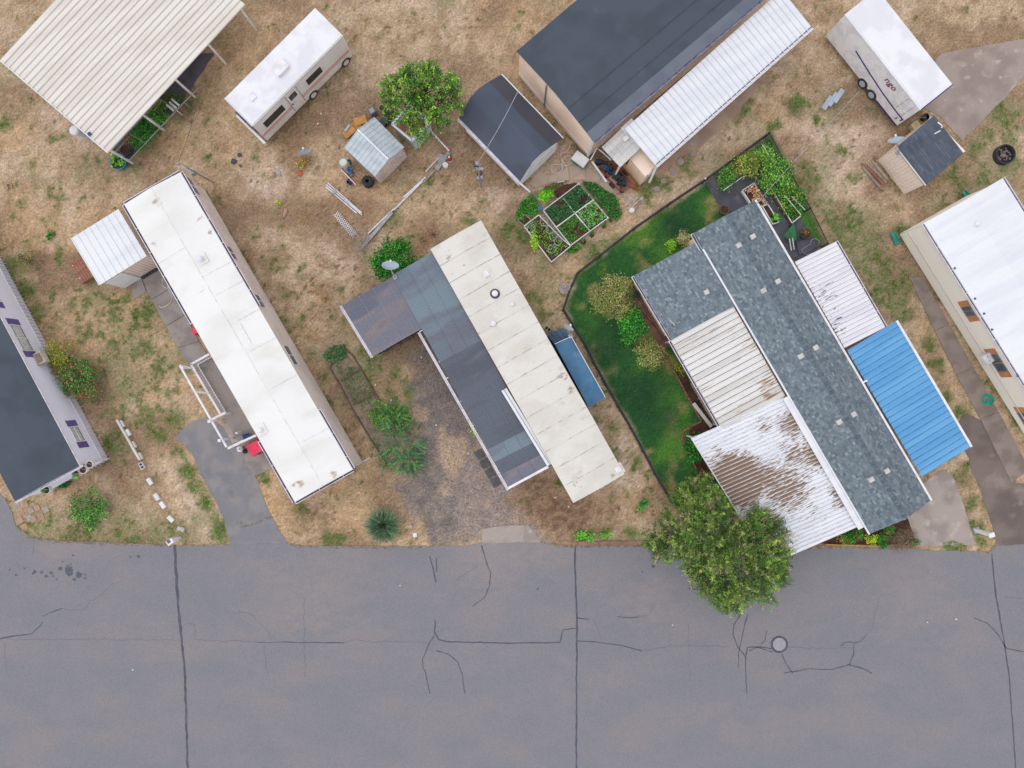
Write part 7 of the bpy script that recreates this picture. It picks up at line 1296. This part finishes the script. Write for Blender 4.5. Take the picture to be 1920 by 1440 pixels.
for k, (x, y, a_) in enumerate(((664, 236, .5), (676, 226, .3), (655, 248, .7))): solo('cardboard_sheet', ('orange-brown board leaning behind the metal shed', 'orange-brown board nearest the grey appliance', 'lowest orange-brown board behind the metal shed')[k], 'board', rbox(P(x, y, .1), (math.cos(a_), math.sin(a_)), .8, .5, .06, .08*k), M['woody'])
solo('glass_sheet', 'small pale blue sheet on the orange-brown boards', 'sheet', rbox(P(651, 240, .3), (.6, .8), .5, .15, .03, .28), M['dishm'])
for k, (x, y) in enumerate(((439, 303), (449, 291), (451, 310))): pass
mbp = MB(); 
for x, y, r in ((439, 303, 6), (449, 291, 5), (451, 311, 3.5)): blot(mbp, x, y, r, z=.012, n=9)
tag(struct('bare_patch', mbp, M['dgrey'], kind='structure'), None, None)
solo('bleached_rag', 'crumpled pale rag on the dry yard near the yellow plant', 'rag', MB().prism(jit(wxy([(514, 316), (523, 318), (527, 330), (521, 328)]), .2, .05), 0, .08), M['slab_grey']); solo('bleached_rag', 'pink-white rag south of the yellow-topped plant', 'rag', MB().prism(jit(wxy([(534, 390), (540, 392), (537, 402), (530, 410), (533, 400)]), .2, .04), 0, .07), M['paver1']); solo('toy_scrap', 'small red scrap on the dry yard below the dish', 'scrap', rbox(P(563, 325, .05), (.2, 1), .3, .22, .08, 0), FR[2])
o = thing('cable_cover', 'small square brick-framed cover in the upper left yard', 'cover', P(17, 350, 0))
for a_, b_ in (((12, 345), (20, 344)), ((20, 344), (23, 352)), ((12, 346), (15, 355))): part('brick', MB().bar(P(*a_, .05), P(*b_, .05), .08, .08), M['paver1'], o)
solo('stake', 'short white stake by the low rose bush', 'stake', MB().bar(P(38, 473, .4), P(43, 476, .4), .07, .05), M['white'])
t = thing('wheel_rack', 'light blue metal carport sheets on a small stand at the top edge', 'metal stand', P(1562, 188, 0))
for k in range(3): part('sheet', rbox(P(1552+k*10, 192-k*6, .5), (.55, .83), .95, .3, .04, .45+.03*k), M['dishm'], t)
for k in range(2): part('leg', MB().bar(P(1555+k*14, 190-k*4, .45), Vector((*P(1555+k*14, 190-k*4, .45)[:2], 0)), .05, .05), M['white'], t)
part('strap', MB().tube([P(1575, 184, .5), P(1590, 182, .3), P(1602, 178, .1)], .02, 5), M['woody'], t)
solo('power_lead', 'orange lead trailing from the light blue metal stand', 'lead', MB().tube([P(1546, 196, .3), P(1540, 204, .03), P(1536, 206, .03)], .02, 5), M['woody'])
# cooler, trailer and timber beside the white patio roof
t = thing('storage_chest', 'white-lidded teal chest outside the beige-walled house', 'chest', P(1088, 298, 0)); c = P(1088, 298, .5); dd = (.8, -.6)
part('body', rbox(c, dd, .95, .62, .42, 0), M['teal'], t); part('lid', rbox(c, dd, 1.0, .68, .1, .42, .93), M['white'], t); part('handle', rbox(c + Vector((.1, -.34, 0)), dd, .2, .04, .05, .35), M['slab_grey'], t)
hosepath('white looped garden hose on the path below the barn-style shed', [(1069, 268), (1067, 278), (1060, 286), (1052, 288), (1053, 300), (1056, 312), (1051, 322), (1041, 325), (1033, 318), (1035, 309), (1046, 308), (1058, 311), (1068, 308), (1073, 299), (1067, 292), (1059, 294), (1054, 304), (1054, 317), (1059, 322), (1063, 315), (1058, 306), (1052, 296)], HOSEM, r=.025)
solo('timber_board', 'long white board lying beside the red utility cart', 'board', MB().bar(P(1110, 303, .5), P(1137, 341, .5), .1, .1), M['white']); solo('steel_frame', 'white tubular frame leaning at the beige wall downpipe', 'frame', MB().tube([P(1107, 300, .9), P(1119, 278, 1.2), P(1127, 283, 1.2), P(1146, 300, 1.0)], .04, 6), M['white']); solo('timber_plank', 'orange-yellow plank between the black cart load and the beige store', 'plank', MB().bar(P(1170, 309, .35), P(1199, 340, .35), .25, .05), M['woody'])
t = thing('utility_cart', 'red-framed cart loaded with black machinery beside the patio', 'cart', P(1152, 330, 0)); dd = Vector((.68, -.73, 0)); c = P(1160, 335, .35); s_ = Vector((.73, .68, 0))
for sg in (-1, 1): part('side_rail', MB().bar(c-dd*1.1+s_*sg*.42, c+dd*.6+s_*sg*.42, .07, .07), M['red'], t)
part('deck', rbox(c, dd, 1.6, .8, .05, .28), M['woodd'], t); part('drawbar', MB().bar(c+dd*.5, P(1198, 357, .15), .07, .06), M['red'], t); part('drawbar', MB().bar(c+dd*.6+s_*.35, P(1196, 350, .15), .06, .06), M['red'], t)
for sg in (-1, 1): part('wheel', MB().tube([c+s_*sg*.5-up*.15, c+s_*sg*.62-up*.15], .22, 16), M['rubber'], t)
t = thing('engine_block', 'black machine block on the red-framed cart', 'machine', c+up*0)
r_ = random.Random(5)
for k in range(16): part('component', rbox(c + dd*r_.uniform(-.4, .6) + s_*r_.uniform(-.25, .3), (r_.uniform(.4, 1), r_.uniform(-1, .2)), r_.uniform(.15, .45), r_.uniform(.12, .35), r_.uniform(.15, .45), .33), M['blk' if k % 4 else 'dgrey'], t)
t = thing('garbage_pile', 'black folded furniture heap under the small ribbed roof edge', 'heap', P(1135, 312, 0)); c2 = P(1137, 314, .4)
for k in range(14): part('item', rbox(c2 + dd*r_.uniform(-.7, .6) + s_*r_.uniform(-.2, .25), (r_.uniform(.4, 1), r_.uniform(-1, .2)), r_.uniform(.2, .6), r_.uniform(.1, .3), r_.uniform(.2, .6), 0), M[('blk', 'dgrey', 'navy', 'blk', 'rubber')[k % 5]], t)
solo('tool_chest', 'low pinkish grey bench slab with red edge beside the black heap', 'bench', rbox(P(1156, 339, .45), dd, .9, .42, .12, .35), M['wood']); pot('round brown pot by the red cart drawbar', 1166, 358, .18, .3, M['wood'])
t = thing('garden_statue', 'white and rust mottled garden ornament lying on dry soil', 'ornament', P(1193, 385, 0))
part('body', MB().tube([P(1185, 394, .12), P(1190, 386, .18), P(1199, 378, .16), P(1205, 370, .1)], .16, 8, r2=.1), M['cinder'], t); part('head', MB().lathe(P(1184, 395, .05), [(.12, 0), (.2, .1), (.14, .24), (.01, .28)], 12), M['white'], t)
for k in range(8): part('mottle', MB().box(P(1189+k*1.6, 388-k*1.6, .3), (.1, .05, .05), k), M['rust' if k % 2 else 'brick'], t)
t = thing('bird_bath', 'round concrete birdbath base with small pale stones at the fence bend', 'birdbath', P(1059, 541, 0)); part('base', MB().lathe(P(1059, 541, 0), [(.38, 0), (.38, .06), (.01, .08)], 16), M['conc'], t)
for k in range(5): part('stone', MB().lathe(P(1058+3.2*math.cos(k*1.25), 536+3.2*math.sin(k*1.25), .08), [(.05, 0), (.07, .04), (.01, .08)], 7), M['cinder'], t)
solo('meter_box', 'small white-lidded meter box near the ornamental grass clump', 'meter box', rbox(P(778, 1003, .1), (1, .1), .24, .26, .14, 0), M['white']); solo('stone_post', 'small mottled white post above the white-lidded meter box', 'post', MB().lathe(P(772, 984, .0), [(.09, 0), (.08, .4), (.05, .45), (.01, .46)], 8), M['cinder'])
SG = 'white litter scraps on ground and road'
for k, (x, y, lb) in enumerate(((1793, 1161, 'larger white scrap on the road east of the manhole'), (1739, 1167, 'tiny white speck on the road left of the larger scrap'), (249, 1256, 'pale sliver on the road at the left'), (750, 1098, 'lone white dot on the road in the centre'), (1261, 1172, 'pale dot on the road left of the tree'))): solo('litter', lb, 'litter', MB().box(P(x, y, .035), (.1 if k in (0, 2) else .06, .06, .03), k), M['white'])
for k, (x, y, lb) in enumerate(((818, 797, 'white scrap on gravel beside the smallest bluish one'), (840, 797, 'bluish scrap in the middle of the gravel drive'), (790, 670, 'tiny white scrap on gravel below the lean-to shed'), (878, 850, 'white scrap on gravel near the awning gutter'), (704, 722, 'white stone beside the timber bed'), (733, 750, 'small white stone near the bright weeds'), (1066, 950, 'white scrap beneath the cream roof south corner'), (1197, 911, 'pinkish white scrap on grass near the wire fence'), (602, 213, 'white scrap right of the motorhome wheel'), (596, 232, 'white scrap below the motorhome wheel'), (1041, 933, 'white dot on dry grass by the cream roof'))): solo('litter', lb, 'litter', MB().box(P(x, y, .03), (.09, .07, .04), k), M['white' if k != 1 else 'dishm'])
# ---------------------------------------------------------------- grass, weeds and gravel (nobody could count them)
def keepout(x, y, marg=None):
    k = np.zeros(x.shape, bool)
    for p_ in HARD + FOOT + [wxy(HARD_G)]: k |= inpoly(x, y, p_)
    return k
def tufts(name, x, y, col, h, r, nb, wd):
    n = len(x); a = rng.uniform(0, 6.283, (n, nb)); tl = rng.uniform(.3, 1.0, (n, nb))*r; hz = h[:, None]*rng.uniform(.4, 1.1, (n, nb)); dx, dy = np.cos(a), np.sin(a)
    bx = x[:, None] + dx*r*.2; by = y[:, None] + dy*r*.2; A0 = np.stack([bx-dy*wd, by+dx*wd, np.zeros_like(bx)-.01], -1); A1 = np.stack([bx+dy*wd, by-dx*wd, np.zeros_like(bx)-.01], -1); A2 = np.stack([bx+dx*tl, by+dy*tl, hz], -1)
    V = np.stack([A0, A1, A2], 2).reshape(-1, 3); cc = np.repeat(np.clip(col[:, None, :]*rng.uniform(.82, 1.2, (n, nb, 1)), 5, 245).reshape(-1, 3), 3, axis=0)
    o = arrmesh(name, V, np.arange(len(V)), 3, M['blade'], cols=linA(cc)); o['kind'] = 'stuff'; return o
N = 120000; x = rng.uniform(-36, 36, N); y = rng.uniform(-25.5, 27.5, N); k = ~keepout(x, y); x, y = x[k], y[k]; col, g, lw = ground_fields(x, y)
k = lw < .5; dirtm = (col.mean(1) > 0); xd, yd, cd_, gd = x[k], y[k], col[k], g[k]; k2 = rng.uniform(0, 1, len(xd)) < .35 + .65*np.clip(VC.fbm(xd, yd, .6, 3)*2-.4, 0, 1); xd, yd, cd_, gd = xd[k2], yd[k2], cd_[k2], gd[k2]
gr = gd > .45
o = tufts('dry_grass', xd[~gr], yd[~gr], cd_[~gr]*1.12, rng.uniform(.015, .06, (~gr).sum()), .09, 5, .009); o['label'] = 'dry straw-coloured grass covering the yards'; o['category'] = 'grass'
o = tufts('green_weeds', xd[gr], yd[gr], cd_[gr]*np.array([[.98, 1.08, .86]]), rng.uniform(.03, .1, gr.sum()), .10, 8, .014); o['label'] = 'green weeds and live grass tufts in the dry yards'; o['category'] = 'weeds'
N = 70000; x = rng.uniform(P(1050, 0).x, P(1560, 0).x, N); y = rng.uniform(P(0, 1000).y, P(0, 240).y, N); k = ~keepout(x, y); x, y = x[k], y[k]; col, g, lw = ground_fields(x, y); k = lw > .5
o = tufts('lawn_grass', x[k], y[k], col[k]*1.30, rng.uniform(.015, .04, k.sum()), .06, 5, .008); o['label'] = 'watered green lawn grass inside the wire fence'; o['category'] = 'grass'
N = 9000; x = rng.uniform(P(740, 0).x, P(1010, 0).x, N); y = rng.uniform(P(0, 1020).y, P(0, 620).y, N); k = inpoly(x, y, wxy([(775, 660), (860, 625), (995, 860), (960, 935), (985, 975), (1000, 985), (905, 990), (880, 1015), (806, 1015), (770, 940), (770, 850), (790, 800)])); x, y = x[k], y[k]; n = len(x); s_ = rng.uniform(.008, .028, n)[:, None]
q_ = np.array([[-1, -1, 0], [1, -.8, 0], [.9, 1, 0], [-.8, .9, 0], [0, 0, .8]])[None]*s_[:, None, :]; V = np.stack([x, y, np.full(n, .012)], 1)[:, None, :] + q_; V = V.reshape(-1, 3); b_ = (np.arange(n)*5)[:, None]; loops = np.concatenate([b_+np.array([[0, 1, 4]]), b_+np.array([[1, 2, 4]]), b_+np.array([[2, 3, 4]]), b_+np.array([[3, 0, 4]])], 1).ravel()
gc = pal(n, [(140, 133, 130), (124, 117, 116), (156, 147, 141), (110, 105, 106), (168, 156, 146)]); o = arrmesh('gravel', V, loops, 3, M['blade'], cols=linA(np.repeat(gc, 5, axis=0))); o['kind'] = 'stuff'; o['label'] = 'loose gravel on the middle driveway'; o['category'] = 'gravel'

k = (gd > .62) & (rng.uniform(0, 1, len(gd)) < .14); xs_, ys_, cs_ = xd[k], yd[k], cd_[k]; n = len(xs_); per = 9
C = np.stack([np.repeat(xs_, per) + rng.normal(size=n*per)*.07, np.repeat(ys_, per) + rng.normal(size=n*per)*.07, rng.uniform(.02, .12, n*per)], 1)
o = leaves('leafy_weeds', C, rng.uniform(.04, .09, n*per), np.repeat(cs_*np.array([[.85, 1.12, .7]]), per, axis=0), jitter=.2, kind='stuff'); o['label'] = 'small broadleaf weeds dotted through the dry grass'; o['category'] = 'weeds'

# weeds and longer grass along walls
ex_, ey_ = [], []
for p_ in FOOT:
    for k in range(len(p_)):
        a, b = np.array(p_[k]), np.array(p_[(k+1) % len(p_)]); L = np.hypot(*(b-a)); n = int(L*14); t_ = rng.uniform(0, 1, n)[:, None]; nn = np.array([b[1]-a[1], a[0]-b[0]])/max(L, .01); q = a + (b-a)*t_ + nn*np.abs(rng.normal(size=(n, 1)))*.16
        m_ = VD.fbm(q[:, 0], q[:, 1], .9, 2) > .47; ex_.append(q[m_, 0]); ey_.append(q[m_, 1])
x = np.concatenate(ex_); y = np.concatenate(ey_); k = ~keepout(x, y); x, y = x[k], y[k]; col, g, lw = ground_fields(x, y)
o = tufts('wall_weeds', x, y, col*np.array([[.85, 1.0, .75]]), rng.uniform(.05, .2, len(x)), .12, 7, .012); o['label'] = 'longer grass and weeds along the foot of the walls'; o['category'] = 'weeds'
